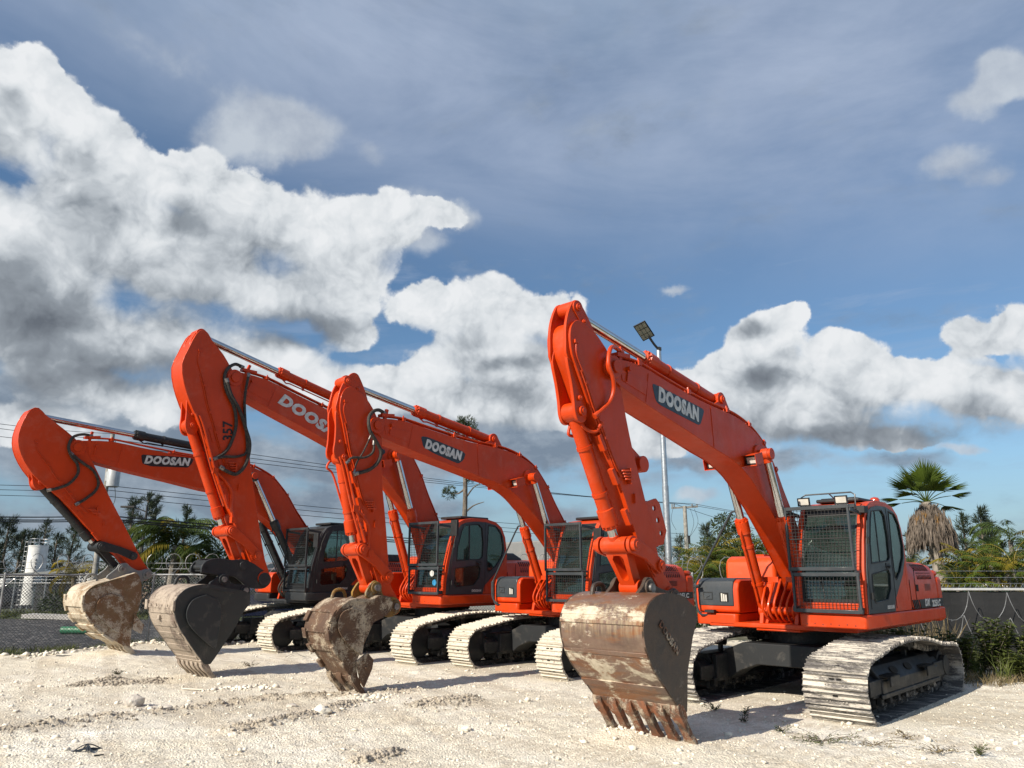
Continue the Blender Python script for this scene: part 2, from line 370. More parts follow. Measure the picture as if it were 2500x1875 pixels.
# ---------------- undercarriage
TRK = [(1.76, 0), (1.95, .07), (2.07, .24), (2.10, .42), (2.03, .60), (1.84, .715), (1.45, .77), (.95, .845), (.4, .875), (-.25, .865), (-.85, .79), (-1.35, .715),
       (-1.84, .695), (-2.03, .60), (-2.11, .42), (-2.07, .22), (-1.94, .06), (-1.74, 0), (-1.0, 0), (0, 0), (1.0, 0)]
def track_mesh(w, mats, key, sag=1.0):
    pts = [Vector((x, 0, z if z < .7 else .7 + (z - .7) * sag)) for x, z in TRK]
    path = catmull(pts, 14, closed=True)
    L = [0]
    for i in range(len(path)): L.append(L[-1] + (path[(i + 1) % len(path)] - path[i]).length)
    n = round(L[-1] / .192); rnd = random.Random(key)
    g = GS(); q = GS()
    def at(s):
        s %= L[-1]
        for i in range(len(path)):
            if L[i + 1] >= s:
                a = path[i]; b = path[(i + 1) % len(path)]; return a.lerp(b, (s - L[i]) / (L[i + 1] - L[i]))
    cx = Vector((0, 0, .38))
    for k in range(n):
        s = k * L[-1] / n; p0 = at(s); p1 = at(s + L[-1] / n * .97)
        t = (p1 - p0); ln = t.length; t.normalize(); nn = Vector((t.z, 0, -t.x))
        mid = (p0 + p1) / 2
        if nn.dot(mid - cx) < 0: nn = -nn
        if abs(mid.z) < .02: nn = Vector((0, 0, -1))
        # profile across travel: leading lip, three grousers
        prof = [(-.50, 0), (-.50, .014), (-.46, .042), (-.41, .042), (-.37, .014), (-.10, .010), (-.05, .038), (.01, .038), (.06, .010),
                (.30, .012), (.35, .046), (.41, .046), (.46, .004), (.54, .002), (.54, -.010), (-.46, -.012)]
        vs = []
        ww = w / 2 + rnd.uniform(-.004, .004)
        for y in (-ww, ww):
            for a, h in prof:
                c = .012 if a in (-.50, .54) else 0
                vs.append(mid + t * (a * ln) + nn * (h + .004) + Vector((0, y - math.copysign(c, y), 0)))
        m = len(prof)
        tips = [i for i in range(m) if prof[i][1] > .028 and prof[(i + 1) % m][1] > .028 or prof[i][1] <= .004]
        g.add(vs, [[i, (i + 1) % m, m + (i + 1) % m, m + i] for i in range(m) if i not in tips] + [list(range(m - 1, -1, -1)), list(range(m, 2 * m))], 0)
        g.add(vs, [[i, (i + 1) % m, m + (i + 1) % m, m + i] for i in tips], 2)
        # mud-relief slots and bolt heads beside the chain
        if k % 1 == 0:
            for y in (-.035, .055) if k % 2 else (.0,):
                c = mid + nn * .016 + t * (.16 * ln); hh = .011; l = .034
                vs = [c + t * (hh * a) + Vector((0, y + l * b, 0)) + nn * e for e in (-.004, .0035) for a, b in ((-1, -.8), (-1, .8), (0, 1), (1, .8), (1, -.8), (0, -1))]
                g.add(vs, [[i, (i + 1) % 6, 6 + (i + 1) % 6, 6 + i] for i in range(6)] + [[5, 4, 3, 2, 1, 0], [6, 7, 8, 9, 10, 11]], 1)
            for y in (-.11, -.07, .09, .13):
                c = mid + nn * .012 - t * (.22 * ln) + Vector((0, y, 0))
                g.cyl(c, c + nn * .014, .011, n=6, mi=0)
        # chain links under the shoe
        for y in (-.085, .085):
            a = mid - nn * .012 - t * (ln * .56); b = mid - nn * .012 + t * (ln * .56)
            q.bar(a - nn * .045 + Vector((0, y, 0)), b - nn * .045 + Vector((0, y, 0)), .035, .085, 0, up=nn)
        q.cyl(mid - t * ln * .5 - nn * .05 + Vector((0, -.11, 0)), mid - t * ln * .5 - nn * .05 + Vector((0, .11, 0)), .026, n=8)
    return g, q
TRACKS = {}
def make_track(root, y, w, mats, key, S, outer):
    """one crawler: shoes, chain, frame, sprocket, idler, rollers; outer=+1/-1 is the side facing outward"""
    ck = (w, mats[0].name, S)
    if ck not in TRACKS:
        g, q = track_mesh(w, mats, key)
        TRACKS[ck] = (g.mesh('track', mats[:2] + [mats[3]]), q.mesh('chain', M['shoe_in']))
    sh, ch = TRACKS[ck]
    tr = link('track', sh, root, loc=(0, y * S, 0))
    tr['label'] = mats[2]
    link('chain', ch, tr)
    # frame
    g = GS()
    sec = [(-.27, .27), (-.27, .42), (-.13, .60), (.13, .60), (.27, .42), (.27, .27), (.22, .235), (-.22, .235)]
    g.prism(sec, -1.22, 1.22, axis='x')
    g.prism([(-.24, .24), (-.24, .40), (-.10, .52), (.10, .52), (.24, .40), (.24, .24)], 1.22, 1.50, axis='x')
    g.prism([(-.24, .24), (-.24, .42), (-.16, .54), (.16, .54), (.24, .42), (.24, .24)], -1.46, -1.22, axis='x')
    for s in (-1, 1):
        g.box(-1.25, 1.3, s * .275 - .012, s * .275 + .012, .215, .275)            # roller guard flange
        g.box(.95, 1.62, s * .235 - .02, s * .235 + .02, .27, .46); g.box(-1.66, -1.1, s * .235 - .02, s * .235 + .02, .27, .48)
    for x in (.95, -.62):                                                        # boarding steps
        g.prism([(x - .16, .47), (x + .2, .47), (x + .2, .50), (x - .16, .50)], outer * .2, outer * .36)
        g.prism([(x - .16, .36), (x + .2, .36), (x + .2, .50), (x - .16, .50)], outer * .335, outer * .36)
    g.build('track_frame', M['under'], tr, bevel=.01)
    for x in (.55, -.05):
        h = GS()
        for k in (0,):
            pts = disc((0, 0), .10, 14); P = [Vector((x + a * 1.15, outer * (.135 + (b + .0) * .62 * .6), .603 - (.004) - (b) * .77 * .6 * .0)) for a, b in pts]
            nrm = Vector((0, outer * .79, .61)); c = Vector((x, outer * .20, .512)); u = Vector((1, 0, 0)); w_ = nrm.cross(u)
            vs = [c + nrm * .0135 + u * a * 1.25 + w_ * b * .55 for a, b in pts] + [c + nrm * .005 + u * a * 1.25 + w_ * b * .55 for a, b in pts]
            n = len(pts); h.add(vs, [list(range(n))] + [[i, (i + 1) % n, n + (i + 1) % n, n + i] for i in range(n)])
        h.build('frame_opening', M['hole'], tr)
    # sprocket (rear) and idler (front)
    g = GS(); pr = []
    for i in range(21 * 4):
        r = (.345 if (i % 4) in (1, 2) else .30); a = 2 * math.pi * i / 84; pr.append((-1.69 + r * math.cos(a), .40 + r * math.sin(a)))
    g.prism(pr, -.03, .03); g.cyl((-1.69, -.19, .40), (-1.69, .19, .40), .21, n=24); g.cyl((-1.69, outer * .19, .40), (-1.69, outer * .27, .40), .15, n=20)
    g.build('sprocket', M['under'], tr, bevel=.006)
    g = GS(); g.lathe((1.69, -.085, .385), (0, 1, 0), [(0, .05), (0, .25), (.02, .29), (.055, .29), (.06, .325), (.11, .325), (.115, .29), (.15, .29), (.17, .25), (.17, .05)], n=30)
    g.build('idler', M['under'], tr)
    for i in range(8):
        x = -1.08 + i * .325
        g = GS(); g.lathe((x, -.17, .165), (0, 1, 0), [(0, .04), (0, .075), (.03, .095), (.05, .095), (.055, .075), (.15, .065), (.19, .065), (.285, .075), (.29, .095), (.31, .095), (.34, .075), (.34, .04)], n=14)
        for s in (-1, 1): g.box(x - .045, x + .045, s * .215 - .03, s * .215 + .03, .13, .24)
        g.build('track_roller', M['shoe_in'], tr)
    for x in (.55, -.6):
        g = GS(); g.cyl((x, -.09, .74), (x, .09, .74), .06, n=14); g.box(x - .03, x + .03, -.03, .03, .58, .72); g.build('carrier_roller', M['under'], tr)
    return tr

def undercarriage(root, gauge, w, mats, key, S):
    for s in (1, -1): make_track(root, s * gauge, w, mats, key, S, s)
    g = GS()
    arch = [(-gauge + .24, .62), (-gauge + .30, .66), (-.62, .775), (.62, .775), (gauge - .30, .66), (gauge - .24, .62), (gauge - .24, .27), (gauge - .34, .25), (gauge - .52, .37), (.40, .47), (-.40, .47), (-gauge + .52, .37), (-gauge + .34, .25), (-gauge + .24, .27)]
    g.prism(arch, .50, .92, axis='x'); g.prism(arch, -.92, -.50, axis='x')
    g.box(-.52, .52, -.62, .62, .46, .77)
    for s in (-1, 1):
        for x in (-1.05, 1.05): g.box(x - .2, x + .2, s * (gauge - .27) - .04, s * (gauge - .27) + .04, .26, .60)
    g.build('chassis_frame', M['under'], root, bevel=.012)
    g = GS(); g.cyl((0, 0, .765), (0, 0, .93), .56, n=48); g.cyl((0, 0, .93), (0, 0, 1.0), .66, n=48)
    for i in range(40):
        a = 2 * math.pi * i / 40; c = Vector((math.cos(a) * .625, math.sin(a) * .625, .905)); g.cyl(c, c + Vector((0, 0, .03)), .016, n=6)
    g.build('slew_ring', M['under'], root)

# ---------------- cab
CAB = [(1.14, 1.26), (1.13, 1.52), (1.08, 1.86), (.98, 2.24), (.86, 2.56), (.74, 2.725), (.58, 2.79), (.30, 2.83), (-.06, 2.83), (-.38, 2.775), (-.57, 2.66), (-.68, 2.46), (-.73, 2.18), (-.735, 1.9), (-.735, 1.26)]
def inset(poly, d):
    n = len(poly); a = sum(poly[i][0] * poly[(i + 1) % n][1] - poly[(i + 1) % n][0] * poly[i][1] for i in range(n)); s = 1 if a > 0 else -1
    out = []
    for i in range(n):
        p0, p, p1 = (Vector(poly[(i + k) % n]) for k in (-1, 0, 1))
        e0 = (p - p0).normalized(); e1 = (p1 - p).normalized()
        n0 = Vector((-e0.y, e0.x)) * s; n1 = Vector((-e1.y, e1.x)) * s; b = (n0 + n1).normalized(); k = d / max(.4, b.dot(n0))
        q = p + b * k; out.append((q.x, q.y))
    return out

def wire_grid(g, x, y0, y1, z0, z1, step, r):
    y = y0 + step
    while y < y1 - .01: g.box(x - r, x + r, y - r, y + r, z0, z1); y += step
    z = z0 + step
    while z < z1 - .01: g.box(x - r * 2.2, x - r * .2, y0, y1, z - r, z + r); z += step

def make_cab(root, kind):
    """kind 'orange' = orange shell with charcoal doors, 'black' = newer black shell"""
    shell = M['orange'] if kind == 'orange' else M['dark']
    Y0, Y1 = .40, 1.345
    g = GS()
    rim = inset(CAB, .085)
    rim[0] = (1.055, 1.40); rim[-1] = (-.64, 1.40)
    for a, b in ((Y1 - .045, Y1), (Y0, Y0 + .045)):
        vs, fs = sheet(CAB, [rim if a > 1 else [(1.0, 1.45), (1.0, 1.9), (.9, 2.3), (.68, 2.66), (.1, 2.72), (-.4, 2.66), (-.58, 2.3), (-.6, 1.7), (-.3, 1.45)]], a, b); g.add(vs, fs)
    # wrapping skin: roof, front pillars, rear wall
    top = CAB[5:13]; ti = inset(CAB, .05)[5:13]
    g.prism(top + ti[::-1], Y0 + .045, Y1 - .045)
    fp = CAB[0:6]; fi = inset(CAB, .10)[0:6]; fi[0] = (1.03, 1.26)
    for a, b in ((Y0 + .045, Y0 + .065), (Y1 - .10, Y1 - .045)): g.prism(fp + fi[::-1], a, b)
    g.prism([(1.14, 1.26), (1.138, 1.40), (1.07, 1.40), (1.07, 1.26)], Y0 + .065, Y1 - .10)
    g.prism([(-.735, 1.26), (-.735, 1.75), (-.69, 1.75), (-.69, 1.26)], Y0 + .045, Y1 - .045)
    for a, b in ((Y0 + .045, Y0 + .14), (Y1 - .14, Y1 - .045)): g.prism([(-.735, 1.75), (-.73, 2.2), (-.68, 2.46), (-.63, 2.44), (-.685, 2.2), (-.69, 1.75)], a, b)
    g.box(-.70, 1.1, Y0 + .03, Y1 - .03, 1.22, 1.275)
    cab = g.build('cab', shell, root, bevel=.012)
    # charcoal side panel with window openings
    rim2 = inset(CAB, .072); low = [(.03, 1.26), (-.02, 1.42), (-.20, 1.56), (-.48, 1.78), (-.64, 2.0)]
    pan = [(1.085, 1.262), (1.07, 1.52)] + rim2[2:13] + low[::-1]
    g1 = [(.80, 1.93), (.78, 2.2), (.66, 2.55), (.58, 2.665), (.16, 2.70), (.06, 2.62), (.02, 2.3), (.04, 2.02), (.12, 1.97)]
    g2 = [(-.14, 2.70), (-.40, 2.67), (-.55, 2.52), (-.62, 2.2), (-.56, 2.02), (-.36, 1.82), (-.16, 1.70), (-.10, 1.74), (-.09, 2.1)]
    g3 = [(.86, 1.45), (.84, 1.78), (.16, 1.85), (.10, 1.78), (.14, 1.58), (.30, 1.43), (.80, 1.40)]
    vs, fs = sheet(pan, [g1, g2, g3], Y1 - .012, Y1 + .012); g = GS(); g.add(vs, fs)
    # raised rubber seals round the windows
    for w in (g1, g2, g3):
        loop = [Vector((x, Y1 + .012, z)) for x, z in w]; g.tube(loop + loop[:1], .010, 6, smooth=False, mi=1)
    g.tube([(.985, Y1 + .012, 1.32), (.97, Y1 + .012, 1.7), (.88, Y1 + .012, 2.3), (.76, Y1 + .012, 2.60)], .008, 6, mi=1)
    for z in (1.45, 2.2): g.cyl((.95 - (z - 1.45) * .08, Y1 + .03, z), (.95 - (z - 1.45) * .08, Y1 + .03, z + .09), .016, n=8, mi=1)
    g.bar((-.035, Y1 + .013, 1.30), (-.035, Y1 + .013, 2.76), .008, .004, 1)
    d = g.build('door', [M['grey'] if kind == 'orange' else M['dark'], M['black']], cab)
    g = GS(); g.tube([(.20, Y1 + .012, 1.90), (.20, Y1 + .05, 1.885), (.10, Y1 + .05, 1.885), (.10, Y1 + .012, 1.90)], .010, 6, smooth=False); g.box(.07, .24, Y1 + .010, Y1 + .020, 1.86, 1.94)
    g.build('door_handle', M['black'], d)
    for w in (g1, g2, g3):
        g = GS(); g.prism(w, Y1 - .006, Y1); g.build('side_window', M['glass'] if kind == 'orange' else M['glass_clear'], cab, smooth=0)
    g = GS(); g.prism([(.42, 1.96), (.42, 2.67), (.445, 2.67), (.445, 1.96)], Y1 - .002, Y1 + .006); g.build('window_bar', M['black'], cab)
    g = GS(); g.prism([(1.0, 1.45), (1.0, 1.9), (.9, 2.3), (.68, 2.66), (.1, 2.72), (-.4, 2.66), (-.58, 2.3), (-.6, 1.7), (-.3, 1.45)], Y0 + .015, Y0 + .022); g.build('right_window', M['glass_clear'], cab, smooth=0)
    # windscreen: follows the leaning pillars
    ws = [(1.092, 1.41), (1.075, 1.62), (1.04, 1.88), (.945, 2.24), (.84, 2.5), (.75, 2.69)]
    g = GS(); y0, y1 = Y0 + .068, Y1 - .103
    g.prism(ws + [(x - .006, z) for x, z in ws[::-1]], y0, y1); g.build('windscreen', M['glass'] if kind == 'orange' else M['glass_clear'], cab)
    g = GS()
    for i in range(5):
        for y in (y0 + .012, y1 - .012): g.bar(v3((ws[i][0] + .004, ws[i][1]), y), v3((ws[i + 1][0] + .004, ws[i + 1][1]), y), .024, .012)
    g.bar((1.098, y0, 1.425), (1.098, y1, 1.425), .012, .04); g.bar((1.048, y0, 1.84), (1.048, y1, 1.84), .03, .03); g.bar((.742, y0, 2.70), (.742, y1, 2.70), .03, .05)
    g.tube([(1.09, .78, 1.47), (1.07, .72, 1.75), (1.06, .70, 1.80)], .008, 6); g.build('windscreen_seal', M['black'], cab)
    g = GS(); g.box(-.70, -.694, Y0 + .16, Y1 - .16, 1.80, 2.38); g.build('rear_window', M['glass_clear'], cab)
    # interior
    g = GS(); g.box(-.42, .06, .62, 1.12, 1.50, 1.66); g.prism([(-.42, 1.60), (-.30, 1.60), (-.42, 2.26), (-.54, 2.26)], .64, 1.10); g.box(-.52, -.42, .76, .98, 2.27, 2.46)
    g.build('seat', M['seat'], cab, bevel=.03)
    g = GS(); g.box(-.4, .35, .46, .60, 1.40, 1.72); g.box(-.4, .35, 1.14, 1.26, 1.40, 1.72); g.box(.70, .98, .55, 1.15, 1.275, 1.36)
    for y in (.53, 1.2): g.tube([(.30, y, 1.7), (.34, y, 1.86), (.33, y, 1.93)], .018, 6); g.sphere((.33, y, 1.95), .035, 8)
    for y in (.78, .94): g.tube([(.72, y, 1.34), (.66, y, 1.60), (.60, y, 1.68)], .013, 6); g.box(.70, .86, y - .05, y + .05, 1.36, 1.38)
    g.box(.80, .90, .50, .60, 1.72, 1.98)
    g.build('control_console', M['black'], cab)
    g = GS(); g.box(-.68, 1.04, Y0 + .052, Y0 + .062, 1.28, 1.50); g.box(-.66, 1.03, Y0 + .06, Y1 - .05, 1.276, 1.29); g.box(-.685, -.675, Y0 + .06, Y1 - .06, 1.28, 1.78)
    g.box(-.66, 1.03, Y0 + .066, Y0 + .076, 1.28, 1.80); g.prism([(.79, 2.61), (.745, 2.70), (.70, 2.735), (.66, 2.70), (.72, 2.60)], Y0 + .10, Y1 - .125); g.prism([(.66, 2.70), (.3, 2.765), (-.1, 2.765), (-.5, 2.66), (-.5, 2.64), (-.1, 2.74), (.3, 2.74), (.66, 2.68)], Y0 + .06, Y1 - .06)
    g.build('cab_shade_lining', M['black'], cab)  # black panels added to stand for shade inside the cab and above the windscreen
    # roof hatch
    g = GS(); g.box(-.30, .56, .56, 1.20, 2.82, 2.875); g.build('roof_hatch', M['dark'], cab, bevel=.02)
    return cab, Y0, Y1

def make_guard(root, kind, Y0, Y1):
    g = GS(); x = 1.275; a, b = Y0 - .03, Y1 + .01
    if kind == 'black': x = 1.22
    fr = .045
    for z0, z1, yy in ((1.835, 2.72, (a, b - .05)), (1.27, 1.80, (a + .03, b - .01))):
        for y in yy: g.bar((x, y + (fr / 2 if y == yy[0] else -fr / 2), z0), (x, y + (fr / 2 if y == yy[0] else -fr / 2), z1), fr, .03, 0, up=(0, 1, 0))
        g.bar((x, yy[0], z0 + .02), (x, yy[1], z0 + .02), .03, .05); g.bar((x, yy[0], z1 - .02), (x, yy[1], z1 - .02), .03, .05)
    for y in (a + .03, b - .06):
        g.bar((x, y, 2.66), (.86, y, 2.62), .04, .05); g.bar((x, y, 1.31), (1.12, y, 1.31), .04, .07); g.bar((x, y, 1.82), (1.08, y, 1.82), .03, .03)
    gd = g.build('front_guard', M['grey'] if kind == 'orange' else M['dark'], root, bevel=.004)
    g = GS(); st = .05
    wire_grid(g, x - .008, a + .04, b - .09, 1.86, 2.68, st, .0026); wire_grid(g, x - .008, a + .07, b - .05, 1.30, 1.79, st, .0026)
    g.bar((x, a + .04, 2.27), (x, b - .09, 2.27), .010, .012)
    w = g.build('guard_mesh', M['black'], gd, smooth=0)
    return gd

def work_light(root, loc, aim=(1, 0, -.15), w=.14, h=.10, mat='dark', name='work_light'):
    L = Vector(loc); d = Vector(aim).normalized(); s = Vector((0, 0, 1)).cross(d).normalized(); u = d.cross(s)
    Mx = Matrix(((d.x, s.x, u.x, L.x), (d.y, s.y, u.y, L.y), (d.z, s.z, u.z, L.z), (0, 0, 0, 1)))
    g = GS()
    vs = [Mx @ Vector(p) for p in ((-.09, -w * .32, -h * .3), (-.09, w * .32, -h * .3), (-.09, w * .32, h * .3), (-.09, -w * .32, h * .3), (0, -w / 2, -h / 2), (0, w / 2, -h / 2), (0, w / 2, h / 2), (0, -w / 2, h / 2))]
    g.add(vs, [(3, 2, 1, 0), (0, 1, 5, 4), (1, 2, 6, 5), (2, 3, 7, 6), (3, 0, 4, 7), (4, 5, 6, 7)])
    for k in (-1, 1):
        g.box(-.02, .012, k * w / 2 - .006, k * w / 2 + .006, -h / 2 - .006, h / 2 + .006, M=Mx); g.box(-.02, .012, -w / 2, w / 2, k * h / 2 - .006, k * h / 2 + .006, M=Mx)
    o = g.build(name, M[mat], root, bevel=.003)
    g = GS(); g.box(-.001, .006, -w / 2 + .012, w / 2 - .012, -h / 2 + .012, h / 2 - .012, M=Mx); g.build('lens', M['lens'], o)
    return o

# ---------------- upper structure
def house(root, kind, cfg):
    O = M['orange']; blk = kind == 'black'
    g = GS()
    # main deck and skirt under the cab side
    g.box(-2.35, 1.02, -1.1, 1.15, 1.00, 1.07)
    g.prism(smooth2([(1.10, .40), (1.20, .46), (1.23, .60)], 3) + [(1.23, 1.27)] + [(1.21, 1.34), (1.15, 1.365)] + [(-2.40, 1.365)] + [(-2.40, .40)], 1.065, 1.25, axis='z')
    g.prism([(-.38, -.5), (1.0, -.34), (1.0, .34), (-.38, .5)], .965, 1.0, axis='z')
    g.prism([(.98, -.62), (1.02, -.66), (1.02, -1.28), (.96, -1.34), (-2.3, -1.36), (-2.3, -.62)], 1.02, 1.19, axis='z')
    dk = g.build('deck', M['dark'] if blk else O, root, bevel=.018)
    g = GS()
    for i in range(7):
        x = 1.2342; g.cyl((x - .01, .55 + i * .11, 1.11 + (i % 2) * .01), (x + .002, .55 + i * .11, 1.11 + (i % 2) * .01), .007, n=8)
    g.build('deck_bolt', M['dark'], dk)
    # boom foot brackets
    g = GS()
    f = cfg['foot']; fl = ((f[0] / GS.S), (f[1] / GS.S))
    for s in (-1, 1):
        y = s * .27
        g.prism([(fl[0] - .45, 1.04), (fl[0] - .16, fl[1] + .02), (fl[0] - .1, fl[1] + .13), (fl[0] + .05, fl[1] + .15), (fl[0] + .16, fl[1] + .03), (.62, 1.30), (.92, 1.22), (.96, 1.04)], y - .03, y + .03)
        g.cyl((fl[0], y - .05, fl[1]), (fl[0], y + .05, fl[1]), .11, n=20)
    b = cfg['cb']; bl = (b[0] / GS.S, b[1] / GS.S)
    g.cyl((bl[0], -.40, bl[1]), (bl[0], .40, bl[1]), .06, n=16)
    for y in (-.22, .22): g.prism(disc(bl, .12, 14, -30, 210) + [(bl[0] - .22, 1.04), (bl[0] + .22, 1.04)], y - .025, y + .025)
    g.build('boom_bracket', O, root, bevel=.008)
    # hoses from the deck to the boom valve blocks
    g = GS()
    for i, (y, dz) in enumerate(((-.10, 0), (-.03, .03), (.04, .01), (.12, .04), (.19, 0), (-.17, .02))):
        g.tube([(.42, y, 1.12), (.80, y * 1.1, 1.10), (.98, y * 1.3, 1.28 + dz), (.86, y * 1.5 + .03, 1.52 + dz), (.66, y * 1.6, 1.70)], .019, 8)
    g.box(.60, .72, -.32, -.06, 1.66, 1.74); g.box(.60, .72, .06, .32, 1.66, 1.74)
    g.build('hydraulic_hose', O if kind == 'orange' else M['hose'], root)
    # toolbox on the right front, with dark lid
    g = GS(); x1 = .98
    ya, yb = (-1.34, -.60)
    prof = [(x1 - .03, 1.20), (x1, 1.23), (x1, 1.56), (x1 - .04, 1.66), (x1 - .12, 1.70), (.12, 1.70), (.12, 1.20)]
    g.prism(prof, ya, yb); tb = g.build('toolbox', O, root, bevel=.03)
    if not blk:
        g = GS(); g.prism([(x1 + .012, 1.30), (x1 + .012, 1.57), (x1 - .02, 1.675), (x1 - .11, 1.718), (.20, 1.718), (.20, 1.69), (x1 - .13, 1.69), (x1 - .06, 1.66), (x1 - .02, 1.56), (x1 - .02, 1.30)], ya + .05, yb - .08)
        lid = g.build('toolbox_lid', M['grey'], tb, bevel=.014)
        g = GS(); xx = x1 + .0145; g.box(xx - .004, xx, -.91, -.76, 1.36, 1.50); g.build('lamp_recess', M['hole'], lid)
        g = GS()
        for k in range(3): g.box(xx, xx + .004, -.885 + k * .036, -.86 + k * .036, 1.37, 1.49 - k * .01)
        g.build('lamp', M['lens'], lid)
        g = GS(); vs, fs = sheet(rrect(-1.20, -1.03, 1.39, 1.51, .01), [rrect(-1.185, -1.045, 1.405, 1.495, .008)], xx - .003, xx + .004, 'x'); g.add(vs, fs); g.bar((xx, -1.15, 1.42), (xx, -1.08, 1.45), .006, .012); g.build('lid_latch', M['dark'], lid)
    # fuel tank behind the toolbox
    g = GS(); g.prism([(-.05, 1.19), (-.05, 1.90), (-.10, 2.02), (-.22, 2.07), (-.95, 2.07), (-.95, 1.19)], -1.35, -.46)
    ft = g.build('fuel_tank', M['orange_faded'], root, bevel=.05)
    g = GS(); g.box(-.056, -.046, -1.28, -.53, 1.63, 1.645)
    g.tube([(-.045, -1.02, 1.50), (-.04, -1.06, 1.54), (-.04, -1.10, 1.50), (-.045, -1.06, 1.46)], .006, 6); g.box(-.5, -.3, -.95, -.75, 2.07, 2.10); g.build('tank_trim', O, ft)
    # engine housing
    z1 = 1.98
    g = GS()
    g.prism([(1.30, 1.24), (1.345, 1.30), (1.345, 1.60), (1.33, 1.78), (1.26, 1.90), (1.12, z1 - .02), (.9, z1), (-1.0, z1 - .08), (-1.25, z1 - .14), (-1.345, 1.7), (-1.345, 1.19), (-.4, 1.19), (.3, 1.24)], -2.14, -.735, axis='x')
    g.prism([(.06, 1.251), (-.02, 1.42), (-.20, 1.57), (-.48, 1.79), (-.66, 2.02), (-.74, 2.0), (-.74, 1.251)], 1.24, 1.343)
    hd = g.build('engine_hood', O, root, bevel=.02)
    g = GS()
    for y, zz in ((1.348, 0),):
        g.bar((-1.02, y, 1.27), (-1.02, y, 1.88), .008, .006, 0); g.bar((-2.13, y, 1.272), (-.72, y, 1.272), .006, .008, 0)
        g.bar((-.76, y, 1.70), (-.76, y, 1.27), .008, .006)
    g.build('panel_seam', M['hole'], hd)
    g = GS(); k = 0
    for i in range(11):
        x = -1.22 - i * .068
        for z in ((1.70, 1.80), (1.83, 1.93)):
            def yy(z): return 1.345 - max(0, z - 1.60) * .08 - max(0, z - 1.78) * .55
            g.bar((x, yy(z[0]) + .004, z[0]), (x, yy(z[1]) + .004, z[1]), .028, .006, 0, up=(0, 1, 0))
    for i in range(6): g.bar((-1.50, 1.349, 1.53 + i * .018), (-1.78, 1.349, 1.53 + i * .018), .007, .006)
    g.box(-1.16, -1.06, 1.345, 1.352, 1.52, 1.62)
    g.build('vent_slots', M['hole'], hd)
    g = GS()
    if blk:
        g.box(-1.9, -.8, -.9, 1.05, z1 - .02, 2.15); g.cyl((-1.2, -.3, 2.1), (-1.2, -.3, 2.55), .07, n=14)
    else:
        g.prism([(-.78, z1 - .05), (-.84, 2.10), (-1.0, 2.13), (-1.40, 2.13), (-1.66, 2.02), (-1.72, z1 - .06)], -.9, .95)
    g.build('hood_cover', M['grey'] if not blk else M['dark'], hd, bevel=.03)
    g = GS()
    if cfg.get('exhaust'): g.cyl((-.95, -.62, 1.9), (-.95, -.62, 2.38), .055, n=12); g.cyl((-.95, -.62, 2.3), (-1.06, -.62, 2.45), .05, n=12); g.build('exhaust_pipe', M['black'], hd)
    # counterweight
    ou = [(-2.14, 1.36), (-2.42, 1.36)] + [(-2.42 - .30 * math.sin(R(a)), 1.36 - .62 * (1 - math.cos(R(a)))) for a in range(15, 91, 15)]
    ou = [(-2.14, 1.352), (-2.36, 1.352), (-2.46, 1.32), (-2.55, 1.22), (-2.66, .8), (-2.72, .3)]
    ou = ou + [(x, -y) for x, y in ou[::-1]]
    g = GS(); g.prism(ou, 1.03, 1.74, axis='z'); g.prism([(a * .99 - .02, b * .97) for a, b in ou], 1.735, 1.84, axis='z')
    g.build('counterweight', O if cfg.get('cw') is None else M[cfg['cw']], root, bevel=.05)
    # model badge
    y = 1.349; g = GS()
    vs = []; g.prism([(-1.12, 1.395), (-2.37, 1.395), (-2.37, 1.262), (-1.20, 1.262)], y - .004, y + .004)
    bd = g.build('model_badge', M['decalblk'], hd)
    g = GS()
    for i in range(4): g.prism([(-.80 - i * .075, 1.395), (-.84 - i * .075, 1.395), (-.91 - i * .075, 1.262), (-.87 - i * .075, 1.262)], y, y + .006)
    g.build('badge_stripe', M['decalblk'], bd)
    S = GS.S
    text_on('lettering', 'DX', .15 * S, M['white'], bd, (-1.50 * S, (y + .006) * S, 1.338 * S), (-1, 0, 0), (0, 0, 1), bold=.005, sx=1.0, shear=.15)
    text_on('lettering', cfg.get('model', '225LC'), .135 * S, M['white'], bd, (-1.98 * S, (y + .006) * S, 1.318 * S), (-1, 0, 0), (0, 0, 1), bold=.005, sx=1.15, shear=.1)
    g = GS(); g.prism([(-1.635, 1.405), (-1.65, 1.405), (-1.60, 1.33), (-1.595, 1.34)], y + .004, y + .007); g.build('lettering', M['white'], bd)

def exc_cab_text(cab, Y1, S):
    text_on('lettering', 'DOOSAN', .066 * S, M['white'], cab, (.22 * S, (Y1 + .014) * S, 1.325 * S), (-1, 0, 0), (0, 0, 1), bold=.0022, sx=.95, shear=.15)

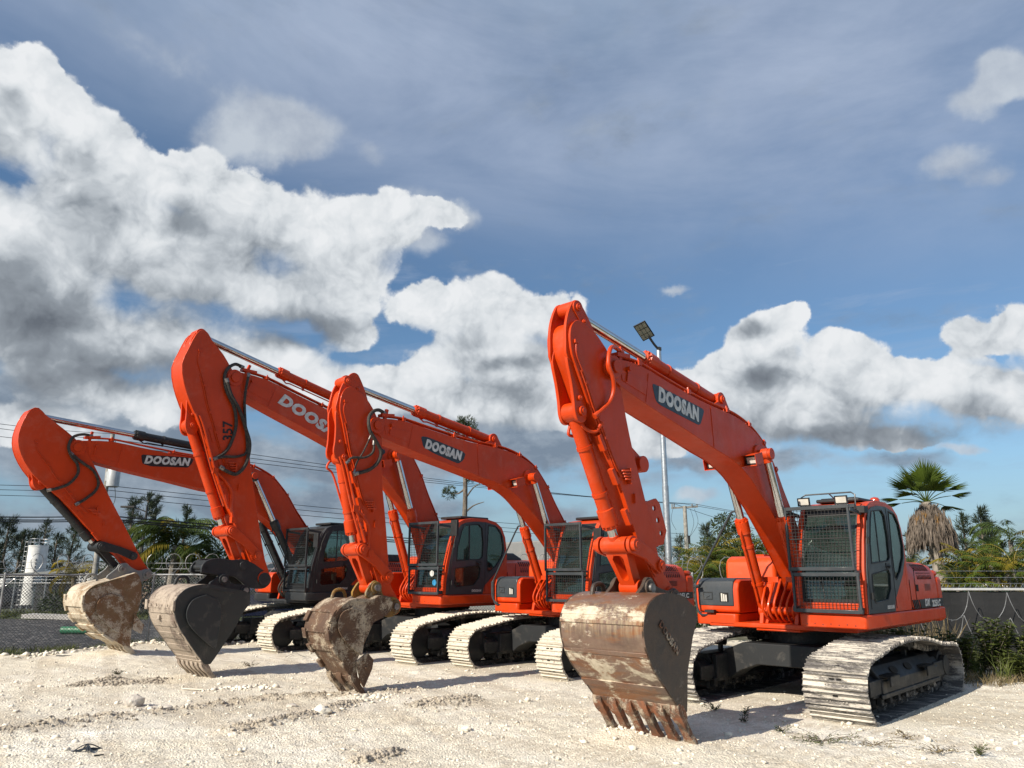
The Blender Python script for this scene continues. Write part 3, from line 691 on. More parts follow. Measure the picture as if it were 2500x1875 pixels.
def cylinder(root, a, b, y, r, frac, mat, rod='chrome', yend=None, eye=.07, name='hydraulic_cylinder', rev=False):
    """barrel from a towards b, chromed rod for the rest; a,b in (X,Z)"""
    A = Vector((a[0], y, a[1])); B = Vector((b[0], y if yend is None else yend, b[1])); d = (B - A); L = d.length; d.normalize()
    g = G(); n = 22
    g.lathe(A, d, [(0, .03), (.02, r * .9), (.10, r), (L * frac - .24, r), (L * frac - .235, r * 1.22), (L * frac - .05, r * 1.25), (L * frac - .045, r * 1.02), (L * frac, r * .98), (L * frac, r * .55)], n)
    s = Vector((0, 1, 0))
    g.cyl(A - s * eye, A + s * eye, r * 1.18, n=20)
    # bolt ring on the gland
    for i in range(10):
        t = 2 * math.pi * i / 10; u = d.orthogonal().normalized(); w = d.cross(u); c = A + d * (L * frac - .05) + (u * math.cos(t) + w * math.sin(t)) * r * 1.1
        g.cyl(c, c + d * .03, .012, n=6)
    # oil pipe along the barrel
    u = Vector((d.z, 0, -d.x)); u = -u if (u.z > 0) ^ rev else u
    off = (r * 1.28 + .012)
    p = [A + d * .16 + u * r, A + d * .20 + u * off, A + d * (L * frac * .5) + u * off, A + d * (L * frac - .34) + u * off, A + d * (L * frac - .26) + u * (off + r * .25), A + d * (L * frac - .14) + u * r * 1.1]
    g.tube(p, .014, 8, smooth=False)
    for k in (.3, .7):
        c = A + d * (L * frac * k); g.lathe(c - d * .02, d, [(0, r), (0, r * 1.12), (.04, r * 1.12), (.04, r)], n); g.bar(c, c + u * (off + .02), .04, .03, up=(0, 1, 0))
    o = g.build(name, M[mat], root)
    g = G(); g.cyl(A + d * (L * frac - .02), B - d * (r * .6), r * .72, n=22, caps=False); g.build('piston_rod', M[rod], o)
    g = G(); g.cyl(B - s * eye, B + s * eye, r * 1.05, n=20); g.cyl(B - d * (r * 1.5), B, r * .8, n=16); g.build('rod_eye', M[mat], o, bevel=.006)
    return o

def capsule(p, q, rp, rq, n=10):
    a = math.degrees(math.atan2(q[1] - p[1], q[0] - p[0]))
    return disc(p, rp, n, a + 90, a + 269.9) + disc(q, rq, n, a - 90, a + 89.9)

def pin(g, p, y, r=.05, l=.03, mi=0):
    s = 1 if y > 0 else -1
    g.cyl((p[0], y, p[1]), (p[0], y + s * l, p[1]), r, n=18, mi=mi); g.cyl((p[0], y + s * l, p[1]), (p[0], y + s * (l + .012), p[1]), r * .55, n=12, mi=mi)

def front_end(root, c):
    """boom, arm, cylinders, linkage; pins come in the machine frame"""
    O = M['orange']; oil = c.get('cylmat', 'orange')
    F, P, Rr, Bc, L, K, W, E = (c[k] for k in ('foot', 'P', 'R', 'B', 'L', 'K', 'W', 'E'))
    fb = simil(F0, P0, F, P); k = (Vector(P) - Vector(F)).length / (Vector(P0) - Vector(F0)).length
    hw = .20
    top = [fb(p) for p in BOOM_TOP]; bot = [fb(p) for p in BOOM_BOT]
    g = G()
    g.prism(smooth2(top + bot, 2), -hw + .010, hw - .010)
    # side plates stand a little proud of the top and bottom plates
    ins = inset(smooth2(top + bot, 2), -.008)
    for s in (-1, 1): g.prism(ins, s * hw - .012 if s > 0 else -hw, s * hw if s > 0 else -hw + .012)
    g.cyl((F[0], -.30, F[1]), (F[0], .30, F[1]), .085, n=20)
    boom = g.build('boom', O, root, bevel=.006, smooth=28)
    for s in (-1, 1):
        g = G()
        g.cyl(v3(P, s * hw), v3(P, s * (hw + .05)), .135 * k, n=28); g.cyl(v3(P, s * (hw + .05)), v3(P, s * (hw + .085)), .075 * k, n=20)
        g.build('boom_boss', O, boom, bevel=.005); g = G()
        T = c['T']; g.cyl(v3(T, s * hw), v3(T, s * .40), .075, n=24); g.cyl(v3(T, s * .40), v3(T, s * .425), .085, n=24); g.cyl(v3(T, s * hw), v3(T, s * (hw + .03)), .15, n=28)
        # doubler plate near the tip and weld ribs
        a = [fb(p) for p in ((5.0, 4.13), (4.45, 4.08), (4.50, 3.90), (4.98, 4.0))]; g.build('boom_boss', O, boom, bevel=.005); g = G(); g.prism(a, s * hw, s * (hw + .008)); g.build('doubler_plate', O, boom, bevel=.002)
    g = G(); s = 1
    for q in ((2.95, 0), (1.05, 0)):
        pass
    a = fb((2.93, 4.0)); b = fb((2.90, 3.45)); g.bar(v3(a, hw + .001), v3(b, hw + .001), .012, .004); g.build('weld_bead', O, boom); g = G()
    a = fb((4.42, 4.19)); b = fb((4.50, 3.82)); g.bar(v3(a, hw + .001), v3(b, hw + .001), .012, .006)
    g.build('weld_bead', O, boom)
    # arm cylinder base lug
    D = c['D']
    g = G()
    for y in (-.11, .11):
        g = G(); g.prism(disc(D, .11, 12, -20, 160) + [fb((2.12, 3.9)), fb((2.9, 4.0))], y - .02, y + .02)
        pin(g, D, y + (.02 if y > 0 else -.02), .06)
        g.build('cylinder_lug', O, boom, bevel=.005)
    # steel oil lines along the boom back
    line = [fb(p) for p in ((5.02, 4.30), (4.6, 4.31), (4.1, 4.235), (3.47, 4.14), (2.95, 4.08), (2.45, 4.05), (2.12, 4.01), (1.80, 3.93), (1.56, 3.83), (1.36, 3.71), (1.2, 3.55), (1.02, 3.34), (.81, 3.02), (.54, 2.66), (.36, 2.4))]
    g = G()
    for y in (.09, .135, .175): g.tube([v3(p, y) for p in line], .015, 8)
    for y in (-.09, -.15): g.tube([v3(p, y) for p in line[3:]], .015, 8)
    for i in (1, 3, 5, 7, 9, 11, 13):
        p = Vector(line[i]); q = Vector(line[i - 1]); t = (q - p).normalized(); nn = Vector((-t.y, t.x)); nn = nn if nn.y > 0 else -nn
        g.bar(v3(p - t * .03 - nn * .02, .135), v3(p + t * .03 - nn * .02, .135), .16, .06, up=v3(nn, 0)); g.cyl(v3(p + nn * .01, .18), v3(p + nn * .045, .18), .012, n=6)
        g.bar(v3(p - nn * .05, .135), v3(p, .135), .10, .02, up=(0, 1, 0))
    a = fb((4.98, 4.22)); b = fb((4.93, 4.42)); g.bar(v3(a, .16), v3(b, .16), .05, .05, up=(0, 1, 0)); a2 = fb((4.86, 4.16)); b2 = fb((4.90, 4.0)); g.bar(v3(a2, .215), v3(b2, .215), .022, .022, up=(0, 1, 0)); g.cyl(v3(a2, .2), v3(a2, .25), .03, n=10)
    g.bar(v3(fb((5.05, 4.31)), .14), v3(fb((4.80, 4.33)), .14), .13, .05)
    g.build('oil_line', O, boom)
    # boom work lights in folded boxes
    for s in ((1,) if c.get('onelight') else (1, -1)):
        x, z = fb((2.03, 3.36)); g = G(); y0, y1 = (hw, hw + .21) if s > 0 else (-hw - .21, -hw); t = .008
        for zz in (z - .075, z + .075): g.box(x - .14, x + .10, y0, y1, zz - t / 2, zz + t / 2)
        g.box(x - .14, x + .10, y1 - t if s > 0 else y0, y1 if s > 0 else y0 + t, z - .075, z + .075); g.box(x - .14, x - .132, y0, y1, z - .075, z + .075)
        me = g.mesh('light_box', O); R0 = Matrix.Translation((x, 0, z)) @ Matrix.Rotation(R(14), 4, 'Y') @ Matrix.Translation((-x, 0, -z)); me.transform(R0)
        bx = link('light_box', me, boom)
        work_light(bx, (x + .02, (y0 + y1) / 2, z - .01), (1, 0, -.25), .15, .11)
    # ---- arm
    ca = c.get('across', k); fa = simil(P0, E0, P, E, ca)
    arm = c.get('arm_poly') or [fa(p) for p in ARM]; aw = c.get('aw', .17)
    g = G(); sm = smooth2(arm, 2)
    g.prism(inset(sm, .010), -aw + .010, aw - .010)
    for s in (-1, 1): g.prism(sm, s * aw - (.012 if s > 0 else 0), s * aw + (0 if s > 0 else .012))
    ar = g.build('arm', O, root, bevel=.006, smooth=28)
    g = G()
    r0 = Vector(fa((5.71, 4.73))); sh = (Vector(Rr) - r0) if 'earscale' in c else Vector((0, 0)); fe = lambda p: tuple((Vector(fa(p)) - r0) * c.get('earscale', 1.0) + r0 + sh)
    b0 = Vector(fa((5.66, 3.54))); fl_ = lambda p: tuple(Vector(fa(p)) - b0 + (Vector(Bc) if 'earscale' in c else b0))
    ear = [fe(p) for p in ((5.30, 4.36), (5.46, 4.60), (5.60, 4.76), (5.68, 4.82), (5.77, 4.80), (5.85, 4.68), (5.91, 4.5), (5.92, 4.3), (5.89, 4.1), (5.6, 4.0))]
    for y in (-.115, .115): g.prism(smooth2(ear, 3), y - .018, y + .018)
    g.cyl(v3(Rr, -.13), v3(Rr, .15), .085 * ca, n=22)
    for s in (-1, 1): g.prism(capsule(Rr, fe((5.62, 4.58)), .085, .055), s * .133 - .012, s * .133 + .014); pin(g, Rr, s * .14, .045); pin(g, fe((5.62, 4.58)), s * .14, .03)
    g.build('cylinder_ear', O, ar, bevel=.005)
    g = G()
    lug = [fl_(p) for p in ((5.86, 4.25), (5.895, 4.1), (5.83, 3.86), (5.79, 3.66), (5.775, 3.52), (5.73, 3.43), (5.65, 3.41), (5.58, 3.46), (5.57, 3.6), (5.62, 3.8), (5.68, 4.0))]
    for y in (-.105, .105): g.prism(smooth2(lug, 3), y - .02, y + .02)
    for s in (-1, 1): pin(g, Bc, s * .125, .055); pin(g, fl_((5.70, 3.68)), s * .125, .03)
    # top cheek bands
    g.build('cylinder_lug', O, ar, bevel=.005)
    g = G(); g.cyl(v3(Bc, -.1), v3(Bc, .1), .11 * ca, n=22); g.build('arm_boss', O, ar, bevel=.005)
    for s in (-1, 1):
        g = G(); g.cyl(v3(K, s * aw), v3(K, s * (aw + .02)), .12, n=22)
        g.build('arm_boss', O, ar, bevel=.005); g = G(); g.cyl(v3(E, s * aw), v3(E, s * (aw + .03)), .13, n=22); g.build('arm_boss', O, ar, bevel=.005)
    g = G()
    if c.get('backlug'):
        q = fa((4.42, 3.08)); g.prism([fa((4.84, 3.42)), fa((4.66, 2.95)), fa((4.38, 3.0)), fa((4.40, 3.17))], -.03, .03); g.lathe((q[0], -.09, q[1]), (0, 1, 0), [(0, .05), (0, .10), (.18, .10), (.18, .05)], 18)
        vs, fs = sheet([fa(p) for p in ((4.52, 2.60), (4.22, 2.68), (4.14, 2.62), (4.02, 2.30), (4.10, 2.14), (4.36, 2.08))], [disc(fa(p), .035, 10) for p in ((4.27, 2.56), (4.2, 2.42), (4.14, 2.27))], -.10, -.07); g.add(vs, fs)
        vs, fs = sheet([fa(p) for p in ((4.52, 2.60), (4.22, 2.68), (4.14, 2.62), (4.02, 2.30), (4.10, 2.14), (4.36, 2.08))], [disc(fa(p), .035, 10) for p in ((4.27, 2.56), (4.2, 2.42), (4.14, 2.27))], .07, .10); g.add(vs, fs)
    if g.v: g.build('arm_bracket', O, ar, bevel=.005)
    # lines and brackets on the arm's left cheek
    g = G()
    ln = [fa(p) for p in ((5.80, 4.30), (5.80, 4.15), (5.70, 3.98), (5.60, 3.80), (5.50, 3.60), (5.36, 3.38), (5.26, 3.2), (5.12, 2.98), (5.02, 2.86))]
    g.tube([v3(p, aw + .012) for p in ln], .008, 6); g.tube([v3((p[0] + .03, p[1]), aw + .012) for p in ln[2:]], .010, 6)
    for p in ((5.80, 4.30), (5.62, 3.86), (5.45, 3.52), (5.3, 3.28)): p = fa(p); g.box(p[0] - .03, p[0] + .03, aw, aw + .025, p[1] - .02, p[1] + .02)
    for i in range(4): p = fa((4.98 - i * .022, 2.93 - i * .03)); g.tube([(p[0] + .06, aw, p[1]), (p[0] + .05, aw + .045, p[1]), (p[0] - .06, aw + .045, p[1] + .01), (p[0] - .07, aw, p[1] + .01)], .012, 6)
    p = fa((4.90, 2.88)); g.box(p[0] - .012, p[0] + .012, aw, aw + .06, p[1] - .09, p[1] + .09)
    p = fa((4.80, 2.64)); g.box(p[0] - .03, p[0] + .0, aw, aw + .03, p[1] - .06, p[1] + .05)
    for q in ((5.36, 3.22), (5.14, 2.86), (4.92, 2.42)): p = fa(q); g.bar(v3(fa((q[0] + .05, q[1] + .08)), aw - .02), v3(fa((q[0] - .05, q[1] - .08)), aw - .02), .07, .05, up=(1, 0, .3))
    if c.get('valve'):
        a = [fa(p) for p in ((5.62, 3.42), (5.52, 3.28), (5.36, 3.0), (5.22, 2.76), (5.06, 2.52), (4.92, 2.32))]
        g.tube([v3(p, aw + .05) for p in a], .022, 8); g.tube([v3((p[0] + .07, p[1] + .03), aw + .03) for p in a], .018, 8)
        a = [fa(p) for p in ((5.22, 2.76), (5.02, 2.66), (4.90, 2.54), (4.86, 2.34), (4.80, 2.2))]; g.tube([v3(p, aw + .04) for p in a], .026, 8)
        p = a[-1]; g.box(p[0] - .05, p[0] + .05, aw, aw + .09, p[1] - .08, p[1] + .03); p = a[0]; g.box(p[0] - .05, p[0] + .05, aw, aw + .07, p[1] - .05, p[1] + .05)
        p = fa((5.10, 2.62)); g.box(p[0] - .04, p[0] + .04, aw, aw + .07, p[1] - .03, p[1] + .03)
    g.build('arm_piping', O, ar)
    # ---- cylinders
    cylinder(root, D, Rr, 0, .085 * c.get('cr', 1), c['frac_arm'], c.get('armcyl', oil), eye=.085, name='arm_cylinder', rod=c.get('rodmat', 'chrome'))
    cylinder(root, Bc, L, 0, .082 * c.get('cr', 1), c['frac_bkt'], oil if not c.get('bktcyl') else c['bktcyl'], eye=.09, name='bucket_cylinder', rev=True)
    for s in (1, -1): cylinder(root, c['cb'], c['T'], s * .325, .082 * c.get('cr', 1), c.get('frac_boom', .60), c.get('boomcyl', oil), eye=.055, name='boom_cylinder')
    # ---- linkage
    lk = M[c.get('linkmat', 'orange')]
    g = G()
    for s in (-1, 1):
        y = s * (aw + .045); a = Vector(K); b = Vector(L); d = (b - a).normalized(); n = Vector((-d.y, d.x))
        mid = (a + b) / 2 + n * .03
        g.prism(disc(K, .085, 12, math.degrees(math.atan2(n.y, n.x)), math.degrees(math.atan2(n.y, n.x)) + 180) + [tuple(mid - n * .075)] + disc(L, .10, 12, math.degrees(math.atan2(-n.y, -n.x)), math.degrees(math.atan2(-n.y, -n.x)) + 180) + [tuple(mid + n * .075)], y - .022, y + .022)
        pin(g, K, s * (aw + .067), .07); pin(g, L, s * (aw + .067), .075, .05)
    g.cyl(v3(L, -aw), v3(L, aw), .095, n=24)
    g.build('side_link', lk, root, bevel=.006)
    # H link, an open casting
    a = Vector(L); b = Vector(W); d = b - a; ln_ = d.length; d.normalize()
    ho = [(-.14, 0), (-.15, -.05), (-.115, -ln_ * .55), (-.10, -ln_ * .88), (-.08, -ln_), (.08, -ln_), (.10, -ln_ * .88), (.115, -ln_ * .55), (.15, -.05), (.14, 0)]
    hi = [(-.075, -ln_ * .26), (-.045, -ln_ * .18), (.045, -ln_ * .18), (.075, -ln_ * .26), (.05, -ln_ * .70), (.03, -ln_ * .76), (-.03, -ln_ * .76), (-.05, -ln_ * .70)]
    vs, fs = sheet(ho, [hi], -.065, .065)      # in a local (across, along) frame
    nn = Vector((-d.y, d.x))
    def put(v):   # v=(across, depth, along)
        q = a - d * v[2] + nn * v[1]; return (q.x, v[0], q.y)
    g = G(); g.add([put(v) for v in vs], fs)
    g.cyl(v3(W, -.13), v3(W, .13), .095, n=22)
    g.build('bucket_link', lk, root, bevel=.008)

def hose(root, pts, y, r=.024, mat='hose', name='rubber_hose', yy=None):
    g = G(); n = len(pts)
    g.tube([(p[0], (y if yy is None else yy[i]), p[1]) for i, p in enumerate(pts)], r, 10)
    for i in (0, -1):
        a = Vector((pts[i][0], y if yy is None else yy[i], pts[i][1])); b = Vector((pts[1 if i == 0 else -2][0], y if yy is None else yy[1 if i == 0 else -2], pts[1 if i == 0 else -2][1]))
        d = (b - a).normalized(); g.cyl(a - d * .02, a + d * .06, r * 1.25, n=10, mi=1)
    return g.build(name, [M[mat], M['steel'] if mat != 'orange' else M['orange']], root)

def decal(root, quad, text, org, xd, size, mat='decal', rnd=.05, **kw):
    g = G(); q = quad
    g.prism(q, .2005, .2035)
    d = g.build('decal', M[mat], root, smooth=0)
    X = Vector((xd[0], 0, xd[1])).normalized(); Nn = Vector((0, 1, 0)); Z = Nn.cross(X)
    text_on('lettering', text, size, M['white'], d, (org[0], .2065, org[1]), X, Z, depth=.0015, **kw)
    return d
def round_poly(p, r, n=4):
    out = []; m = len(p)
    for i in range(m):
        a, b, c = (Vector(p[(i + k) % m]) for k in (-1, 0, 1)); u = (a - b); v = (c - b); q = min(r, u.length * .45, v.length * .45)
        s = b + u.normalized() * q; e = b + v.normalized() * q
        for k in range(n + 1):
            t = k / n; w = s * (1 - t) ** 2 + b * 2 * t * (1 - t) + e * t * t; out.append((w.x, w.y))
    return out

# ---------------- buckets
def bucket(root, c):
    hwd = c['hw']; back = c['back']; op = c['open']; W = c['W']; E = c['E']; nt_ = c['teeth']
    side = back + op
    sk = smooth2(back, 4)
    # shell wraps from the top round to the lip, flares with the side angle
    th = .022
    g = G(); inn = inset(sk + [tuple(p) for p in op], th)[:len(sk)]
    tap = c.get('taper', 1.0)
    def w(i): t = i / (len(sk) - 1); return hwd * (1 + (tap - 1) * t)
    n = len(sk); vs = []
    for i, (a, b) in enumerate(zip(sk, inn)):
        for q, y in ((a, -w(i)), (a, w(i)), (b, w(i) - .01), (b, -w(i) + .01)): vs.append((q[0], y, q[1]))
    fs = []
    for i in range(n - 1):
        for j in range(4): fs.append([i * 4 + j, i * 4 + (j + 1) % 4, (i + 1) * 4 + (j + 1) % 4, (i + 1) * 4 + j])
    fs += [[3, 2, 1, 0], [(n - 1) * 4 + j for j in range(4)]]
    g.add(vs, fs)
    bk = g.build('bucket', M[c['mback']], root, bevel=.004)
    # side plates
    full = sk + [tuple(p) for p in op]
    for s in (-1, 1):
        g = G(); m = len(full); ce = Vector((0, 0))
        def yw(i): return w(i) if i < len(sk) else w(len(sk) - 1) + (w(0) - w(len(sk) - 1)) * (i - len(sk) + 1) / (len(op) + 1)
        vs = [(p[0], s * (yw(i) + .0), p[1]) for i, p in enumerate(full)] + [(p[0], s * (yw(i) - .025), p[1]) for i, p in enumerate(full)]
        a = sum(full[i][0] * full[(i + 1) % m][1] - full[(i + 1) % m][0] * full[i][1] for i in range(m))
        c0 = list(range(m)); 
        g.add(vs, [c0 if (a < 0) == (s > 0) else c0[::-1], [m + i for i in (c0[::-1] if (a < 0) == (s > 0) else c0)]] + [[i, (i + 1) % m, m + (i + 1) % m, m + i] for i in range(m)])
        # doubler / rim on the side
        rim = [full[i] for i in range(1, len(sk) - 1)]
        if c.get('rim'):
            iv = inset(full, c['rim'])
            for i in range(1, len(sk) - 2):
                q = [(full[i][0], yw(i)), (full[i + 1][0], yw(i + 1))]
                v4 = [(full[i][0], s * (yw(i) + .012), full[i][1]), (full[i + 1][0], s * (yw(i + 1) + .012), full[i + 1][1]), (iv[i + 1][0], s * (yw(i + 1) + .012), iv[i + 1][1]), (iv[i][0], s * (yw(i) + .012), iv[i][1])]
                v4 += [(x, y - s * .02, z) for x, y, z in v4]
                g.add(v4, [(0, 1, 2, 3), (7, 6, 5, 4), (0, 4, 5, 1), (2, 6, 7, 3), (1, 5, 6, 2), (3, 7, 4, 0)])
        g.build('side_plate', M[c['mside']], bk)
    if c.get('medal'):
        for s in (-1, 1):
            g = G(); x, z, r_ = c['medal']; pts = smooth2([(x + r_ * a, z + r_ * b) for a, b in ((.0, 1.0), (.7, .75), (.95, .1), (.6, -.6), (-.55, -1.55), (-.75, -1.4), (-.85, .2), (-.6, .8))], 4)
            # closed raised weld line
            g.tube([(p[0], s * (hwd + .002 + (0)), p[1]) for p in pts] , .012, 6, smooth=False); g.prism(pts, s * (hwd - .02) if s > 0 else -hwd - .008, hwd + .008 if s > 0 else -hwd + .02); g.build('side_doubler', M[c['mside']], bk, bevel=.004)
    # wear strips across the back
    g = G()
    for (i0, i1, h) in c['strips']:
        i0 = int(i0 * (n - 1)); i1 = max(i0 + 1, int(i1 * (n - 1))); pr = []
        oo = inset(full, -h)
        g = G(); poly = [sk[i] for i in range(i0, i1 + 1)] + [oo[i] for i in range(i1, i0 - 1, -1)]
        ww = (w(i0) + w(i1)) / 2 - c.get('gap', .01)
        g.prism(poly, -ww, ww); g.build('wear_strip', M[c.get('mstrip', c['mback'])], bk, bevel=.004)
    if c.get('blocks'):
        g = G(); oo = inset(full, -.05); rd = random.Random(3)
        for t in c['blocks']:
            i = int(t * (n - 1)); a = Vector(sk[i]); b = Vector(sk[min(i + 3, n - 1)]); oa = Vector(oo[i]); ob = Vector(oo[min(i + 3, n - 1)])
            for s in (-1, 1):
                y0, y1 = (w(i) - .07, w(i) + .03) if s > 0 else (-w(i) - .03, -w(i) + .07)
                g = G(); g.prism([tuple(a), tuple(b), tuple(ob), tuple(oa)], y0, y1); g.build('corner_shroud', M[c.get('mstrip', c['mback'])], bk, bevel=.012)
    # ears for arm pin and link pin
    for s in (-1, 1):
        g = G(); y = s * c.get('eary', .215)
        pl = smooth2(c['ears'], 3); g.prism(pl, y - .022, y + .022)
        for q in (W, E): g.cyl(v3(q, y), v3(q, y + s * .045), .095, n=22)
        er = g.build('bucket_ear', M[c['mear']], bk, bevel=.006)
        for q in (W, E): g = G(); g.cyl(v3(q, s * (c.get('eary', .215) + .04)), v3(q, s * (c.get('eary', .215) + .075)), .05, n=16); g.build('pin', M['steel'], bk)
    # lifting eye
    if c.get('eye'):
        x, z, ya = c['eye']; g = G(); g.tube([(x + .12, ya, z - .06), (x + .08, ya, z + .07), (x - .02, ya, z + .10), (x - .10, ya, z + .07), (x - .14, ya, z - .05)], .028, 8); g.build('lifting_eye', M[c['mear']], bk)
    # lip and teeth
    lip = Vector(sk[-1]); prv = Vector(sk[-4]); d = (Vector(c['tip']) - lip).normalized()
    lw = w(n - 1); nn = Vector((-d.y, d.x))
    g = G(); a = lip - d * .10; b = lip + d * c.get('lipl', .07)
    g.prism([tuple(a + nn * .022), tuple(b + nn * .012), tuple(b - nn * .012), tuple(a - nn * .022)], -lw - .01, lw + .01); g.build('cutting_edge', M[c['mtooth']], bk, bevel=.005)
    tl = (Vector(c['tip']) - b).length
    for i in range(nt_):
        y = -lw + .05 + (2 * lw - .10) * i / (nt_ - 1); tw = c.get('tw', .055)
        g = G()
        # adapter hump + forged tooth: waisted then flared, chisel end
        prof = [(-.16, .020, .045), (-.10, .055, .05), (0, .058, .05), (.06, .045, .045), (.075, .04, .036), (tl * .55 + .05, .034, .036), (tl * .75 + .05, .026, .058), (tl + .03, .012, .050), (tl + .05, .004, .030)]
        vs = []
        for t, h, wd in prof:
            for sx, sy in ((-1, -1), (1, -1), (1, 1), (-1, 1)):
                p = b + d * t + nn * (h * sy); vs.append((p.x, y + sx * wd * tw / .055, p.y))
        m = len(prof)
        g.add(vs, [[k * 4 + j, k * 4 + (j + 1) % 4, (k + 1) * 4 + (j + 1) % 4, (k + 1) * 4 + j] for k in range(m - 1) for j in range(4)] + [[3, 2, 1, 0], [(m - 1) * 4 + j for j in range(4)]])
        g.build('tooth', M[c['mtooth']], bk, bevel=.006, smooth=30)
    return bk

def rail(root, pts, r=.017, name='handrail', mat='grey', S=1):
    g = GS(); g.tube(pts, r, 8); 
    return g.build(name, M[mat], root)
def mirror(root, loc, arm_pts, mat='black'):
    g = GS(); g.tube(arm_pts, .012, 6); g.box(loc[0] - .03, loc[0] + .03, loc[1] - .09, loc[1] + .09, loc[2] - .16, loc[2] + .16); o = g.build('mirror', M[mat], root, bevel=.02); return o
# ------------------------------------------------------------------ the four machines
GRP = 'orange excavators parked in a row'
SHOE = [M['shoe'], M['hole'], 'crawler track with wide shoes under patchy pale limestone dust', M['grouser']]
SHOEW = [M['shoe_b'], M['hole'], 'crawler track caked in white limestone', M['grouser_w']]

def common_house(root, kind, cfg):
    S = GS.S
    cab, Y0, Y1 = make_cab(root, kind)
    house(root, kind, cfg)
    make_guard(root, kind, Y0, Y1)
    exc_cab_text(cab, Y1, S)
    return cab, Y0, Y1

# ---- machine nearest the camera (right)
m4 = empty('excavator', (4.59, 12.345, 0), R(-133.7), label='nearest excavator with wide rusty brown bucket, roof lights and wide dusty tracks', cat='excavator', group=GRP)
c4 = dict(foot=(.12, 1.66), P=(5.17, 4.12), R=(5.71, 4.73), B=(5.66, 3.54), L=(4.92, 2.11), K=(4.40, 1.88), W=(4.64, 1.64), E=(4.12, 1.52), D=(2.46, 4.19), cb=(.70, 1.24), T=(1.62, 3.48),
          frac_arm=.54, frac_bkt=.87, frac_boom=.61, backlug=True, exhaust=True)
undercarriage(m4, 1.195, .80, SHOE, 11, 1.0)
cab4, Y0, Y1 = common_house(m4, 'orange', c4)
front_end(m4, c4)
hose(m4, [(4.93, 4.36), (5.12, 4.38), (5.27, 4.30), (5.33, 4.12), (5.26, 3.98), (5.22, 3.84), (5.26, 3.70), (5.37, 3.60), (5.50, 3.50)], .25, .026, 'orange', 'hydraulic_hose', yy=[.17, .20, .25, .27, .27, .25, .22, .20, .19])
hose(m4, [(5.60, 3.56), (5.55, 3.44), (5.57, 3.32), (5.44, 3.30), (5.36, 3.17), (5.17, 2.86), (5.05, 2.55)], -.14, .018, 'orange', 'hydraulic_hose')
hose(m4, [(5.62, 3.46), (5.58, 3.36), (5.46, 3.33), (5.40, 3.42)], .10, .020, 'orange', 'hydraulic_hose', yy=[.05, .10, .15, .19])
decal(m4, round_poly([(4.355, 4.085), (4.28, 3.86), (4.17, 3.825), (3.24, 3.695), (3.10, 3.93), (3.22, 3.955)], .07), 'DOOSAN', (3.74, 3.895), (-1, -.135), .245, bold=.0165, sx=.84)
bucket(m4, dict(hw=.57, W=(4.64, 1.64), E=(4.12, 1.52), teeth=6, tw=.07, tip=(4.37, .01),
    back=[(4.45, 1.545), (4.72, 1.59), (4.95, 1.575), (5.14, 1.50), (5.25, 1.36), (5.275, 1.18), (5.22, 1.00), (5.10, .82), (4.92, .65), (4.76, .50), (4.63, .37)],
    open=[(4.52, .36), (4.50, .48), (4.47, .75), (4.32, 1.12), (4.20, 1.30), (4.23, 1.42), (4.33, 1.47)],
    strips=[(.34, .42, .006), (.44, .47, .016), (.62, .64, .010), (.80, .86, .014)], mback='bucket4', mside='bside4', mear='bside4', mtooth='tooth4', rim=None, taper=.985, lipl=.06,
    ears=[(4.04, 1.42), (4.03, 1.55), (4.10, 1.63), (4.25, 1.60), (4.50, 1.66), (4.57, 1.74), (4.68, 1.75), (4.76, 1.66), (4.86, 1.56), (4.5, 1.50), (4.2, 1.35)], eary=.21, eye=(4.86, 1.58, -.33)))
text_on('cast_mark', 'DOOSAN', .105, M['tooth4'], m4, (4.82, .577, 1.13), (-.70, 0, -.71), (-.71, 0, .70), depth=.004, bold=.003)
# roof lamps and rail
g = GS(); yl = (Y0 + .06, Y1 - .10)
g.tube([(.86, yl[0], 2.70), (.84, yl[0], 2.89), (.82, yl[0] + .06, 2.93), (.82, yl[1] - .06, 2.93), (.84, yl[1], 2.89), (.86, yl[1], 2.70)], .011, 8, smooth=False)
g.tube([(.82, .87, 2.93), (.55, .87, 2.84)], .009, 6, smooth=False); g.bar((.88, yl[0], 2.735), (.88, yl[1], 2.735), .05, .05)
rl = g.build('lamp_rail', M['grey'], m4)
for y in (Y0 + .13, Y1 - .27): work_light(rl, (.93, y, 2.82), (1, 0, -.1), .17, .11)
g = G(); g.lathe((-.33, 1.12, 2.80), (0, 0, 1), [(0, .09), (.03, .09), (.05, .075), (.10, .075), (.13, .055), (.145, .01)], 18); g.build('beacon', M['amber'], m4)
g = GS(); g.box(-.1, .5, .62, 1.12, 2.875, 2.89); g.box(.80, .96, Y1 - .06, Y1 + .05, 2.62, 2.72); g.build('roof_trim', M['black'], m4, bevel=.006)
for pts in ([(.10, -1.30, 2.60), (1.02, -1.30, 2.74), (1.16, -1.32, 2.70), (1.17, -1.34, 2.58), (1.16, -1.43, 1.70), (1.18, -1.44, 1.55), (1.16, -1.42, 1.22), (1.10, -1.36, 1.14), (1.0, -1.30, 1.14)],
            ):
    rail(m4, [(1.05, -.42, 2.72), (1.05, -.56, 2.73), (1.05, -.62, 2.66), (1.05, -.70, 2.55), (1.08, -1.22, 1.72), (1.09, -1.27, 1.60), (1.08, -1.27, 1.30), (1.06, -1.22, 1.17), (1.0, -1.12, 1.16)])
g = G(); g.cyl((1.08, -1.30, 1.58), (1.08, -1.20, 1.60), .028, n=8); g.box(1.0, 1.08, -1.14, -.98, 1.20, 1.24); g.build('rail_clamp', M['black'], m4)

